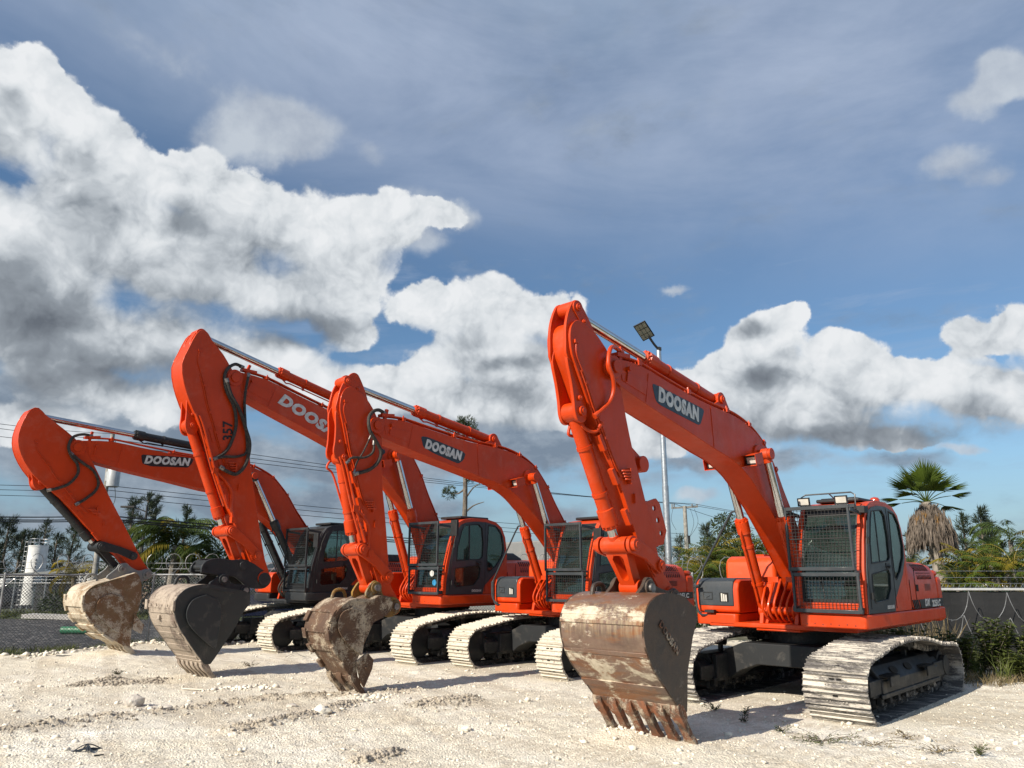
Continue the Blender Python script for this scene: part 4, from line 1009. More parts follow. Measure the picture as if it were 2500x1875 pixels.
# ---- second from the right
m3 = empty('excavator', (1.275, 16.2, 0), R(-135), label='excavator with a narrow mud-brown digging bucket on worn yellow ears, second from the right', cat='excavator', group=GRP)
c3 = dict(foot=(.0, 1.80), P=(5.21, 4.18), R=(5.75, 4.86), B=(5.74, 3.60), L=(5.38, 2.16), K=(4.85, 1.74), W=(5.08, 1.57), E=(4.69, 1.27), D=(2.42, 4.30), cb=(.48, 1.22), T=(1.55, 3.62),
          frac_arm=.56, frac_bkt=.84, frac_boom=.62, valve=True, exhaust=True)
undercarriage(m3, 1.195, .60, SHOEW, 12, 1.0)
common_house(m3, 'orange', c3)
front_end(m3, c3)
hose(m3, [(5.02, 4.42), (5.16, 4.45), (5.30, 4.40), (5.40, 4.27), (5.38, 4.07), (5.24, 3.90), (5.13, 3.74), (5.17, 3.57), (5.32, 3.43), (5.58, 3.34)], .25, .030, yy=[.16, .2, .24, .27, .28, .27, .26, .25, .23, .2])
hose(m3, [(5.26, 3.90), (5.27, 3.73), (5.42, 3.62), (5.66, 3.59), (5.76, 3.50)], .24, .020)
hose(m3, [(5.32, 3.98), (5.44, 3.72), (5.56, 3.52), (5.60, 3.36)], .22, .013)
hose(m3, [(5.72, 3.60), (5.84, 3.54), (5.88, 3.44), (5.77, 3.35), (5.61, 2.99), (5.45, 2.62)], -.14, .018, 'orange', 'hydraulic_hose')
decal(m3, round_poly([(4.26, 4.12), (4.20, 3.93), (3.95, 3.845), (3.38, 3.72), (3.26, 3.80), (3.21, 3.925), (3.32, 3.965), (4.1, 4.12)], .05), 'DOOSAN', (3.74, 3.925), (-1, -.165), .215, bold=.015, sx=.84, shear=.14)
bucket(m3, dict(hw=.38, W=(5.08, 1.57), E=(4.69, 1.27), teeth=3, tip=(5.26, -.03), tw=.075,
    back=[(4.92, 1.42), (5.07, 1.455), (5.25, 1.40), (5.42, 1.415), (5.60, 1.41), (5.78, 1.32), (5.92, 1.17), (5.975, .98), (5.92, .80), (5.80, .63), (5.68, .48), (5.56, .33), (5.46, .22)],
    open=[(5.42, .24), (5.48, .48), (5.32, .80), (5.20, 1.05), (5.02, 1.12), (4.88, 1.22), (4.86, 1.34)], medal=(5.60, 1.02, .26),
    strips=[(.46, .49, .02), (.58, .62, .02), (.70, .73, .02)], blocks=[.48, .6, .7, .82], mback='bucket3', mside='bucket3', mear='ear3', mtooth='bucket3', rim=.05, taper=.86, lipl=.02,
    ears=[(4.60, 1.18), (4.60, 1.34), (4.72, 1.42), (4.92, 1.44), (5.0, 1.62), (5.10, 1.68), (5.20, 1.60), (5.26, 1.44), (5.0, 1.30), (4.86, 1.12), (4.72, 1.12)], eary=.19, eye=(5.48, 1.44, -.24)))
g = G()
for s in (-1, 1):
    g = G(); y = s * .36; g.prism([(5.50, .50), (5.30, .62), (5.18, .50), (5.20, .38), (5.33, .12), (5.40, .20), (5.44, .34)], y - .02, y + .02)
    for q in ((5.38, .50), (5.32, .40)): g.cyl((q[0], y, q[1]), (q[0], y + s * .04, q[1]), .022, n=8)
    g.build('side_cutter', M['bucket3'], m3, bevel=.006)
mirror(m3, (1.05, 1.52, 2.45), [(.95, 1.36, 2.1), (1.08, 1.46, 2.15), (1.10, 1.50, 2.3)])
rail(m3, [(1.05, -.42, 2.72), (1.05, -.56, 2.73), (1.05, -.62, 2.66), (1.05, -.70, 2.55), (1.08, -1.22, 1.72), (1.09, -1.27, 1.60), (1.08, -1.27, 1.30), (1.06, -1.22, 1.17), (1.0, -1.12, 1.16)])
rail(m3, [(1.10, -1.30, 1.62), (1.10, -1.28, 1.30), (1.06, -1.16, 1.18)], .014)

# ---- third from the right: taller boom, number painted on the arm
GS.S = 1.06
m2 = empty('excavator', (-1.70, 18.61, 0), R(-132.5), label='tall excavator with black number on its arm and dark bucket on a coupler', cat='excavator', group=GRP)
c2 = dict(foot=(-.02, 1.90), P=(5.72, 5.48), R=(6.42, 6.23), B=(6.40, 4.46), L=(5.54, 2.56), K=(4.97, 2.12), W=(5.22, 1.97), E=(4.78, 1.70), D=(2.5, 5.36), cb=(.55, 1.30), T=(1.74, 4.40),
          frac_arm=.56, frac_bkt=.88, frac_boom=.62, valve=True, across=1.22, cr=1.12, aw=.23, earscale=.72, arm_poly=[(6.26, 6.14), (6.34, 6.25), (6.45, 6.29), (6.56, 6.18), (6.68, 5.86), (6.77, 5.55), (6.70, 5.20), (6.55, 4.86), (6.40, 4.60), (6.26, 4.34), (6.10, 4.05), (5.95, 3.70), (5.72, 3.2), (5.50, 2.77), (5.30, 2.4), (5.10, 2.05), (4.92, 1.70), (4.82, 1.58), (4.68, 1.60), (4.66, 1.78), (4.78, 2.05), (4.95, 2.66), (5.10, 3.25), (5.23, 3.78), (5.33, 4.3), (5.46, 4.94), (5.60, 5.3), (5.78, 5.62), (6.0, 5.90)], onelight=True, model='300LC')
undercarriage(m2, 1.22, .60, SHOEW, 13, 1.06)
cab2, Y0, Y1 = common_house(m2, 'orange', c2)
front_end(m2, c2)
hose(m2, [(5.55, 5.74), (5.72, 5.76), (5.88, 5.64), (5.95, 5.46), (5.89, 5.19), (5.70, 4.87), (5.63, 4.53), (5.71, 4.15), (5.84, 3.96), (6.05, 3.84)], .25, .032, yy=[.17, .2, .25, .27, .28, .28, .27, .26, .24, .2])
hose(m2, [(5.92, 5.40), (5.80, 5.12), (5.59, 4.83), (5.44, 4.50), (5.33, 4.20), (5.38, 3.82), (5.54, 3.62), (5.72, 3.64), (5.87, 3.71)], .30, .034)
hose(m2, [(5.46, 5.60), (5.50, 5.10), (5.44, 4.60), (5.36, 4.10), (5.52, 3.96), (5.80, 3.92), (6.0, 3.86)], .27, .026)
decal_root = m2
text_on('lettering', 'DOOSAN', .31, M['white'], m2, (3.90, .207, 4.925), (-1, 0, -.40), (-.372, 0, .928), bold=.019, sx=1.22, shear=.22, depth=.002)
text_on('lettering', '357', .27, M['black'], m2, (5.76, .238, 4.42), (.10, 0, 1), (1, 0, -.10), bold=.006, sx=.9, depth=.002)
g = G(); pl = smooth2([(6.02, 1.80), (6.02, 1.92), (5.92, 2.02), (5.70, 2.06), (5.45, 2.03), (5.15, 2.03), (4.70, 1.78), (4.62, 1.68), (4.66, 1.57), (4.80, 1.50), (5.10, 1.54), (5.36, 1.72), (5.60, 1.74), (5.85, 1.78)], 3)
for y in (-.21, .21): g.prism(pl, y - .03, y + .03)
g.box(5.2, 5.95, -.19, .19, 1.82, 2.02); g.cyl((5.22, -.26, 1.93), (5.22, .26, 1.93), .08, n=18); g.cyl((4.78, -.28, 1.68), (4.78, .28, 1.68), .12, n=22); g.cyl((5.94, -.24, 1.90), (5.94, .24, 1.90), .05, n=12)
g.build('quick_coupler', M['dark'], m2, bevel=.008)
bucket(m2, dict(hw=.60, W=(5.60, 1.68), E=(5.16, 1.48), teeth=6, tip=(5.60, -.12), tw=.055,
    back=[(5.50, 1.50), (5.75, 1.545), (6.0, 1.60), (6.26, 1.585), (6.46, 1.50), (6.58, 1.33), (6.56, 1.12), (6.46, .90), (6.30, .69), (6.13, .48), (5.98, .31), (5.93, .25)],
    open=[(5.82, .25), (5.76, .34), (5.62, .56), (5.45, .82), (5.30, 1.12), (5.20, 1.25), (5.22, 1.42), (5.34, 1.48)], medal=(6.06, 1.08, .34),
    strips=[(.50, .56, .014), (.60, .655, .014), (.69, .745, .014), (.78, .835, .014), (.87, .92, .014)], gap=.09, blocks=[.47], mback='bback2', mstrip='bback2', mside='bucket2', mear='dark', mtooth='bback2', rim=.07, taper=.80, lipl=.10,
    ears=[(5.08, 1.42), (5.10, 1.55), (5.22, 1.58), (5.46, 1.62), (5.52, 1.76), (5.64, 1.78), (5.74, 1.70), (5.86, 1.60), (5.6, 1.50), (5.2, 1.36)], eary=.24, eye=(6.12, 1.63, -.30)))
g = G(); bk = [(6.585, 1.36), (6.56, 1.2)]
for i, y in enumerate((-.42, -.20, .02, .24, .46)): g.box(6.565, 6.60, y - .05, y + .05, 1.20, 1.27)
g.box(6.52, 6.575, -.12, -.04, 1.0, 1.08); g.build('wear_button', M['bback2'], m2, bevel=.005)
g = G(); g.prism([(6.50, 1.44), (6.28, 1.575), (6.05, 1.60), (6.05, 1.588), (6.28, 1.56), (6.48, 1.43)], -.50, .50); g.build('painted_top', M['bucket2'], m2)
mirror(m2, (1.12, 1.62, 2.58), [(1.0, 1.42, 2.25), (1.14, 1.56, 2.3), (1.16, 1.60, 2.42)])
g = GS(); g.cyl((1.262, 1.12, 1.68), (1.268, 1.12, 1.68), .06, n=16); g.build('round_sticker', M['white'], m2)
g = GS(); g.cyl((1.262, 1.20, 1.50), (1.268, 1.20, 1.50), .06, n=16); g.build('round_sticker', simple('blue_sticker', (.03, .25, .5), .4), m2)

# ---- leftmost: black cab and black cylinders
m1 = empty('excavator', (-5.2, 20.95, 0), R(-132.5), label='leftmost excavator with black hydraulic cylinders, black cab and caked pale bucket', cat='excavator', group=GRP)
c1 = dict(foot=(-.02, 1.78), P=(6.38, 4.41), R=(7.29, 5.02), B=(6.95, 3.62), L=(5.66, 2.35), K=(4.97, 2.15), W=(5.19, 1.88), E=(4.66, 1.76), D=(2.9, 4.72), cb=(.62, 1.32), T=(2.30, 4.16),
          frac_arm=.52, frac_bkt=.88, frac_boom=.62, across=1.25, cr=1.1, aw=.22, earscale=.6, arm_poly=[(7.08, 5.03), (7.22, 5.15), (7.36, 5.10), (7.46, 4.85), (7.51, 4.55), (7.47, 4.28), (7.33, 4.0), (7.12, 3.74), (6.85, 3.52), (6.55, 3.30), (6.2, 2.96), (5.81, 2.58), (5.50, 2.36), (5.24, 2.18), (4.95, 1.88), (4.78, 1.66), (4.64, 1.62), (4.55, 1.72), (4.60, 1.88), (4.75, 2.06), (5.17, 2.73), (5.60, 3.4), (5.91, 3.92), (6.15, 4.28), (6.44, 4.59), (6.80, 4.84)], armcyl='dark', bktcyl='dark', boomcyl='dark', linkmat='dark', onelight=True, cw='dark')
undercarriage(m1, 1.22, .60, SHOEW, 14, 1.06)
common_house(m1, 'black', c1)
front_end(m1, c1)
hose(m1, [(6.12, 4.70), (6.30, 4.71), (6.50, 4.62), (6.57, 4.40), (6.49, 4.20), (6.36, 4.05), (6.32, 3.85), (6.45, 3.63), (6.64, 3.52), (6.82, 3.46)], .25, .03, yy=[.17, .2, .25, .27, .28, .28, .27, .26, .24, .2])
hose(m1, [(6.52, 4.27), (6.26, 4.09), (6.02, 3.94), (5.89, 3.71), (5.93, 3.51), (6.10, 3.33), (6.27, 3.20)], .27, .03)
decal(m1, round_poly([(5.04, 4.41), (4.99, 4.20), (4.78, 4.165), (3.93, 4.22), (3.84, 4.34), (3.82, 4.445), (4.0, 4.46)], .05, 4), 'DOOSAN', (4.44, 4.32), (-1, .045), .235, mat='decalblk', bold=.014, sx=.95, shear=.25)
bucket(m1, dict(hw=.56, W=(5.19, 1.88), E=(4.66, 1.76), teeth=5, tip=(4.70, .02), tw=.05,
    back=[(4.98, 1.80), (5.20, 1.72), (5.42, 1.64), (5.65, 1.59), (5.85, 1.50), (5.96, 1.34), (5.94, 1.12), (5.84, .92), (5.68, .74), (5.46, .55), (5.20, .38), (4.96, .24)],
    open=[(4.92, .24), (4.93, .60), (4.86, .95), (4.80, 1.25), (4.84, 1.55), (4.90, 1.70)], medal=(5.42, 1.06, .30),
    strips=[(.05, .42, .008), (.50, .56, .04), (.62, .67, .035), (.73, .78, .03), (.84, .90, .03)], gap=.0, blocks=[.46, .54, .64, .74, .84], mback='bback1', mstrip='bback1', mside='bucket1', mear='greyhood', mtooth='bback1', rim=None, taper=.9, lipl=.06,
    ears=[(4.56, 1.68), (4.56, 1.82), (4.66, 1.88), (4.84, 1.84), (5.02, 1.92), (5.12, 2.0), (5.26, 1.98), (5.32, 1.88), (5.50, 1.68), (5.1, 1.62), (4.8, 1.58)], eary=.30, eye=(5.66, 1.66, -.10)))
g = G(); g.prism([(4.93, .95), (4.70, .70), (4.74, .52), (4.93, .62)], .55, .585); g.build('side_cutter', M['bucket1'], m1, bevel=.006)
mirror(m1, (1.16, 1.58, 2.42), [(1.0, 1.42, 2.3), (1.16, 1.52, 2.5)])
g = GS(); g.tube([(-.9, -1.2, 2.1), (-.9, -1.2, 2.75), (-1.8, -1.2, 2.75), (-1.8, -1.2, 2.1)], .02, 8, smooth=False); g.tube([(-.9, -.4, 2.1), (-.9, -.4, 2.75), (-.9, -1.2, 2.75)], .02, 8, smooth=False); g.build('handrail', M['dark'], m1)
GS.S = 1.0
# cloud masses: azimuth, elevation, half width, half height (radians), weight
COVER = [(-0.631, 0.54, 0.039, 0.034), (-0.601, 0.508, 0.076, 0.052), (-0.53, 0.478, 0.081, 0.058), (-0.637, 0.465, 0.049, 0.042), (-0.553, 0.426, 0.093, 0.061), (-0.445, 0.459, 0.05, 0.037), (-0.404, 0.445, 0.108, 0.065), (-0.603, 0.341, 0.085, 0.075), (-0.513, 0.36, 0.14, 0.079), (-0.319, 0.423, 0.137, 0.07), (-0.195, 0.447, 0.083, 0.046), (-0.104, 0.458, 0.066, 0.024), (-0.236, 0.38, 0.093, 0.064), (-0.376, 0.336, 0.168, 0.057), (-0.595, 0.281, 0.098, 0.066), (-0.566, 0.238, 0.15, 0.052), (-0.264, 0.342, 0.103, 0.041), (-0.461, 0.269, 0.154, 0.044), (-0.03, 0.329, 0.103, 0.067), (-0.126, 0.345, 0.051, 0.042), (0.07, 0.328, 0.058, 0.049), (-0.017, 0.274, 0.145, 0.037), (-0.129, 0.229, 0.202, 0.046), (-0.332, 0.231, 0.146, 0.046), (0.009, 0.213, 0.155, 0.046), (-0.493, 0.193, 0.17, 0.038), (-0.568, 0.154, 0.071, 0.026), (0.329, 0.28, 0.069, 0.052), (0.279, 0.234, 0.099, 0.05), (0.415, 0.24, 0.08, 0.045), (0.366, 0.309, 0.034, 0.023), (0.562, 0.255, 0.05, 0.037), (0.608, 0.258, 0.037, 0.043), (0.495, 0.215, 0.112, 0.038), (0.376, 0.175, 0.161, 0.043), (0.581, 0.189, 0.097, 0.031), (0.457, 0.147, 0.115, 0.022), (0.199, 0.179, 0.072, 0.033), (-0.306, 0.268, 0.081, 0.041), (-0.219, 0.304, 0.061, 0.036), (0.139, 0.199, 0.086, 0.048), (0.202, 0.233, 0.054, 0.042), (0.572, 0.19, 0.102, 0.049), (0.357, 0.211, 0.143, 0.052), (-0.667, 0.504, 0.052, 0.054), (-0.644, 0.373, 0.064, 0.058), (-0.441, 0.372, 0.108, 0.065), (0.028, 0.262, 0.076, 0.037), (-0.25, 0.212, 0.147, 0.036)]
SHADE = [(0.24, 0.177, 0.094, 0.024, 0.5), (0.506, 0.144, 0.095, 0.021, 0.6), (-0.576, 0.279, 0.118, 0.051, 0.6), (-0.458, 0.236, 0.173, 0.041, 0.7), (-0.291, 0.304, 0.112, 0.035, 0.6), (-0.017, 0.268, 0.101, 0.022, 0.7), (-0.582, 0.194, 0.097, 0.036, 0.5), (-0.329, 0.19, 0.145, 0.029, 0.5), (0.319, 0.299, 0.035, 0.023, 0.8), (0.326, 0.241, 0.062, 0.021, 0.7), (0.438, 0.162, 0.142, 0.023, 0.6), (0.557, 0.181, 0.09, 0.021, 0.3), (-0.562, 0.418, 0.072, 0.03, 0.25)]
SOFT = [(0.663, 0.529, 0.057, 0.036, 2.2), (0.615, 0.511, 0.046, 0.028, 0.8), (0.621, 0.429, 0.049, 0.024, 0.7), (-0.071, 0.46, 0.05, 0.029, 1.2), (-0.136, 0.428, 0.071, 0.035, 1.0), (-0.324, 0.55, 0.124, 0.053, 1.5), (-0.381, 0.509, 0.071, 0.042, 1.0), (-0.206, 0.531, 0.039, 0.033, 0.6), (0.586, 0.456, 0.071, 0.027, 0.75), (0.23, 0.36, 0.031, 0.009, 0.9), (0.535, 0.133, 0.041, 0.01, 1.0), (0.244, 0.094, 0.043, 0.016, 0.9), (-0.474, 0.593, 0.129, 0.058, 0.45), (-0.151, 0.473, 0.092, 0.029, 0.4), (-0.178, 0.354, 0.082, 0.054, 0.3)]
LOW = [(-0.461, 0.125, 0.221, 0.06, 1.4), (-0.186, 0.131, 0.211, 0.059, 1.2), (0.027, 0.158, 0.141, 0.049, 1.1), (-0.27, 0.071, 0.328, 0.034, 1.0), (-0.515, 0.175, 0.189, 0.042, 1.2), (-0.127, 0.181, 0.269, 0.042, 1.0), (0.323, 0.132, 0.11, 0.023, 0.7), (-0.547, 0.058, 0.133, 0.03, 0.7), (0.136, 0.12, 0.096, 0.024, 0.6), (0.239, 0.147, 0.093, 0.021, 0.7), (0.454, 0.12, 0.149, 0.016, 0.5), (0.087, 0.067, 0.12, 0.018, 0.5), (-0.582, 0.189, 0.114, 0.046, 0.7)]
# ------------------------------------------------------------------ camera, sun, sky
cd = bpy.data.cameras.new('camera'); cam = bpy.data.objects.new('camera', cd); COL.objects.link(cam); scene.camera = cam
cd.sensor_width = 36; cd.lens = 36 * 1843.5 / 2500; cd.clip_end = 5000; cd.clip_start = .05
cam.location = (0, 0, 1.8167); cam.rotation_euler = (R(90) + .24364, 0, 0)
SUN_AZ = R(222); SUN_EL = R(33)     # direction towards the sun
sd = Vector((math.cos(SUN_AZ) * math.cos(SUN_EL), math.sin(SUN_AZ) * math.cos(SUN_EL), math.sin(SUN_EL)))
sl = bpy.data.lights.new('sun', 'SUN'); sl.energy = 5.0; sl.angle = R(.55); sl.color = (1, .90, .76)
so = bpy.data.objects.new('sun', sl); COL.objects.link(so); so.rotation_euler = sd.to_track_quat('Z', 'Y').to_euler(); so.location = (-20, -20, 30)
scene.view_settings.view_transform = 'Standard'; scene.view_settings.look = 'None'; scene.view_settings.exposure = .42; scene.view_settings.gamma = 1

w = bpy.data.worlds.new('World'); scene.world = w; w.use_nodes = True; t = w.node_tree; t.nodes.clear()
out = N(t, 'ShaderNodeOutputWorld'); bg = N(t, 'ShaderNodeBackground'); bg.inputs[1].default_value = .074
sky = N(t, 'ShaderNodeTexSky', sky_type='NISHITA'); sky.sun_disc = False; sky.sun_elevation = SUN_EL; sky.sun_rotation = math.atan2(sd.x, sd.y) % (2 * math.pi)
sky.air_density = 1.0; sky.dust_density = .6; sky.ozone_density = 2.2
gen = coord(t, 'Generated'); sep = N(t, 'ShaderNodeSeparateXYZ'); t.links.new(gen, sep.inputs[0])
az = mth(t, 'ARCTAN2', sep.outputs[0], sep.outputs[1]); el = mth(t, 'ARCSINE', sep.outputs[2])
cb = N(t, 'ShaderNodeCombineXYZ'); t.links.new(az, cb.inputs[0]); t.links.new(el, cb.inputs[1])
def vmath(op, a, b=None):
    n = N(t, 'ShaderNodeVectorMath', operation=op)
    for s, v in zip(n.inputs, (a, b)):
        if v is None: continue
        if isinstance(v, tuple): s.default_value = v
        else: t.links.new(v, s)
    return n
def warp(scale, amp, detail, off):
    m = N(t, 'ShaderNodeMapping'); m.inputs['Location'].default_value = off; t.links.new(gen, m.inputs[0])
    n = N(t, 'ShaderNodeTexNoise'); n.inputs['Scale'].default_value = scale; n.inputs['Detail'].default_value = detail; n.inputs['Roughness'].default_value = .6
    t.links.new(m.outputs[0], n.inputs['Vector'])
    s = vmath('SUBTRACT', n.outputs[1], (.5, .5, .5)); q = vmath('MULTIPLY', s.outputs[0], (amp, amp * .8, 0)); return q.outputs[0]
p = vmath('ADD', cb.outputs[0], warp(5, .10, 4, (3, 1, 2))).outputs[0]
p = vmath('ADD', p, warp(22, .035, 7, (7, 4, 9))).outputs[0]
ps = vmath('ADD', cb.outputs[0], warp(8, .08, 4, (1, 6, 3))).outputs[0]
def field(blobs, p, off=(0, 0)):
    acc = 0.0
    for bl in blobs:
        a, e, rx, ry = bl[:4]; k = bl[4] if len(bl) > 4 else 1.0
        m = N(t, 'ShaderNodeVectorMath', operation='MULTIPLY_ADD'); t.links.new(p, m.inputs[0])
        m.inputs[1].default_value = (1 / rx, 1 / ry, 0); m.inputs[2].default_value = (-(a - off[0]) / rx, -(e - off[1]) / ry, 0)
        d = N(t, 'ShaderNodeVectorMath', operation='DOT_PRODUCT'); t.links.new(m.outputs[0], d.inputs[0]); t.links.new(m.outputs[0], d.inputs[1])
        o = mth(t, 'SUBTRACT', 1.0, d.outputs['Value'], clamp=True)
        acc = mth(t, 'MULTIPLY_ADD', mth(t, 'MULTIPLY', o, o), k, acc)
    return acc
def sstep(v, lo, hi, top=1.0):
    m = N(t, 'ShaderNodeMapRange', interpolation_type='SMOOTHSTEP'); t.links.new(v, m.inputs[0]); m.inputs[1].default_value = lo; m.inputs[2].default_value = hi; m.inputs[4].default_value = top; return m.outputs[0]
def puffs(vec, scale, detail, rough=.5):
    n = N(t, 'ShaderNodeTexVoronoi', feature='F1', normalize=True); n.inputs['Scale'].default_value = scale; n.inputs['Detail'].default_value = detail; n.inputs['Roughness'].default_value = rough; n.inputs['Lacunarity'].default_value = 2.3
    t.links.new(vec, n.inputs['Vector']); return n.outputs['Distance']
# warped direction so the puffs are not round cells
wn = N(t, 'ShaderNodeTexNoise'); wn.inputs['Scale'].default_value = 16; wn.inputs['Detail'].default_value = 5; t.links.new(gen, wn.inputs['Vector'])
gw = vmath('ADD', gen, vmath('MULTIPLY', vmath('SUBTRACT', wn.outputs[1], (.5, .5, .5)).outputs[0], (.05, .05, .05)).outputs[0]).outputs[0]
def shifted(vec, off): return vmath('ADD', vec, off).outputs[0]
pf = puffs(gw, 11, 3.5, .55); pf2 = puffs(shifted(gw, (-.010, 0, .016)), 11, 3.5, .55)
fb = noise(t, 13, 10, .62, gen)
edge = mth(t, 'MULTIPLY_ADD', mth(t, 'SUBTRACT', .30, pf), 1.9, mth(t, 'MULTIPLY', mth(t, 'SUBTRACT', fb, .5), 1.0))
OTHER = [(2.6, .25, .4, .10), (-1.3, .3, .4, .15), (-1.8, .5, .3, .15), (-2.9, .2, .4, .08)]
F = field(COVER + OTHER, p)
Fup = field(COVER, p, (.004, .042))
gate = mth(t, 'MULTIPLY', F, 4.0, clamp=True)
Fn = mth(t, 'MULTIPLY_ADD', mth(t, 'MULTIPLY', edge, gate), .8, F)
alm = N(t, 'ShaderNodeMix', data_type='FLOAT'); t.links.new(sstep(Fup, .35, 1.3), alm.inputs[0]); t.links.new(sstep(Fn, .08, .26), alm.inputs[2]); t.links.new(sstep(Fn, .05, .80), alm.inputs[3])
alpha = alm.outputs[0]
# how much cloud stands above this point, plus the shaded bases
Dk = mth(t, 'MULTIPLY', sstep(Fup, .0, 2.2), .62)
Dk = mth(t, 'MULTIPLY_ADD', field(SHADE, ps), .75, Dk)
Dk = mth(t, 'MULTIPLY_ADD', mth(t, 'SUBTRACT', noise(t, 5, 5, .55, gen), .5), .38, mth(t, 'ADD', Dk, .13))
Dk = mth(t, 'MULTIPLY_ADD', mth(t, 'SUBTRACT', pf, pf2), 1.5, Dk)
Dk = mth(t, 'MULTIPLY_ADD', mth(t, 'SUBTRACT', pf, .3), .38, Dk)
Dk = mth(t, 'MULTIPLY_ADD', mth(t, 'SUBTRACT', fb, .5), -.22, Dk)
def cramp(stops, fac):
    cr = N(t, 'ShaderNodeValToRGB'); e = cr.color_ramp.elements; e[0].position = stops[0][0]; e[0].color = (*stops[0][1], 1); e[1].position = stops[-1][0]; e[1].color = (*stops[-1][1], 1)
    for pos, c in stops[1:-1]: k = e.new(pos); k.color = (*c, 1)
    t.links.new(fac, cr.inputs[0]); return cr.outputs[0]
CUM = cramp([(.0, (.82, .84, .86)), (.18, (.70, .735, .765)), (.38, (.50, .54, .58)), (.60, (.29, .325, .365)), (1.0, (.135, .155, .185))], mth(t, 'MULTIPLY', Dk, .88))
# blue of the sky, a thin veil high up, pale haze low down
vh = sstep(mth(t, 'MULTIPLY_ADD', az, .16, el), .33, .60)
veil = ramp(t, noise(t, 2.2, 7, .6, scaled(t, gen, (1, .8, 3.0)), .5), [(.34, .42), (.66, 1.0)])
vv = mth(t, 'MULTIPLY', mth(t, 'MULTIPLY', veil, .80), vh)
wis = ramp(t, noise(t, 5, 9, .66, scaled(t, gen, (1, 1, 5.5)), .8), [(.50, 0.0), (.74, .42)])
vv = mth(t, 'MAXIMUM', vv, mth(t, 'MULTIPLY', wis, .8))
skycol = mix(t, 1.0, sky.outputs[0], (.86, 1.03, 1.12), 'MULTIPLY')
veilc = mix(t, ramp(t, noise(t, 1.9, 6, .6, gen), [(.38, 0.0), (.62, 1.0)]), (2.9, 3.85, 5.3), (4.5, 5.3, 6.8))
sk2 = mix(t, vv, skycol, veilc)
sk2 = mix(t, sstep(el, .20, -.02, .6), sk2, (2.3, 3.4, 5.1))
# low grey-blue bank, then soft thin clouds
lw = sstep(mth(t, 'MULTIPLY_ADD', mth(t, 'SUBTRACT', noise(t, 9, 8, .6, scaled(t, gen, (1, 1, 2.2))), .5), 1.5, field(LOW, p)), .02, .75, .93)
lc = mix(t, ramp(t, noise(t, 12, 8, .62, scaled(t, gen, (1, 1, 1.8))), [(.40, 0.0), (.66, 1.0)]), (2.0, 2.5, 3.2), (3.9, 4.5, 5.2))
sk2 = mix(t, lw, sk2, lc)
FS = field(SOFT, p)
sf_ = sstep(mth(t, 'MULTIPLY_ADD', mth(t, 'MULTIPLY', edge, mth(t, 'MULTIPLY', FS, 3.0, clamp=True)), .8, FS), .08, .95, .78)
sk2 = mix(t, sf_, sk2, mix(t, ramp(t, noise(t, 9, 6, .6, gen), [(.4, 0.0), (.62, 1.0)]), (4.3, 4.8, 5.6), (6.4, 6.9, 7.4)))
t.links.new(sk2, bg.inputs[0])
b2 = N(t, 'ShaderNodeBackground'); t.links.new(CUM, b2.inputs[0]); b2.inputs[1].default_value = .76
mx = N(t, 'ShaderNodeMixShader'); t.links.new(alpha, mx.inputs[0]); t.links.new(bg.outputs[0], mx.inputs[1]); t.links.new(b2.outputs[0], mx.inputs[2]); t.links.new(mx.outputs[0], out.inputs[0])
w.cycles.sampling_method = 'MANUAL'; w.cycles.sample_map_resolution = 512
# ------------------------------------------------------------------ ground
def vnoise(x, y, seed=0):
    xi = np.floor(x).astype(np.int64); yi = np.floor(y).astype(np.int64); fx = x - xi; fy = y - yi
    fx = fx * fx * (3 - 2 * fx); fy = fy * fy * (3 - 2 * fy)
    def h(a, b):
        n = (a * 374761393 + b * 668265263 + seed * 1442695041) & 0xffffffff
        n = ((n ^ (n >> 13)) * 1274126177) & 0xffffffff
        return ((n ^ (n >> 16)) & 0xffff) / 65535.0
    return (h(xi, yi) * (1 - fx) + h(xi + 1, yi) * fx) * (1 - fy) + (h(xi, yi + 1) * (1 - fx) + h(xi + 1, yi + 1) * fx) * fy
def fbm(x, y, f, o, seed=0, g=.5):
    s = 0; a = 1; tot = 0
    for i in range(o): s = s + a * vnoise(x * f + 17.3 * i, y * f - 9.1 * i, seed + i); tot += a; a *= g; f *= 2.03
    return s / tot - .5
def edge_y(x):      # where the limestone pad ends and the dark gravel begins
    return np.where(x < -10.6, 17.5 + (x + 10.6) * .25, np.where(x < -9.4, 17.5 + (x + 10.6) * 2.6, 20.6 + (x + 9.4) * .02)) + .25 * (vnoise(x * 1.3, x * 0, 5) - .5)
RUTS = [([(-13, 12.6), (-6, 14.3), (-2, 15.6)], .22), ([(-13, 11.9), (-6, 13.5), (-2, 14.8)], .22), ([(-9, 8.2), (-3, 9.6), (1, 10.9)], .26), ([(-9, 7.3), (-3, 8.8), (1, 10.1)], .26), ([(0, 6.4), (4, 8.2), (8, 10.9)], .26), ([(.9, 6.0), (4.6, 7.6), (8.6, 10.2)], .26)]
RIDGES = [([(-5.94, 9.47), (-5.37, 10.16), (-4.65, 10.84), (-3.68, 11.91), (-2.49, 12.30), (-1.53, 12.54)], .20, .060),
          ([(-3.32, 9.59), (-2.93, 10.21), (-2.54, 10.93), (-2.28, 11.56)], .16, .05), ([(-7.21, 13.14), (-6.85, 14.01)], .12, .035), ([(-6.78, 13.32), (-6.07, 13.71)], .14, .045),
          ([(-1.20, 11.35), (-0.71, 11.70)], .25, .06), ([(-1.49, 8.11), (-1.24, 8.55)], .10, .04)]
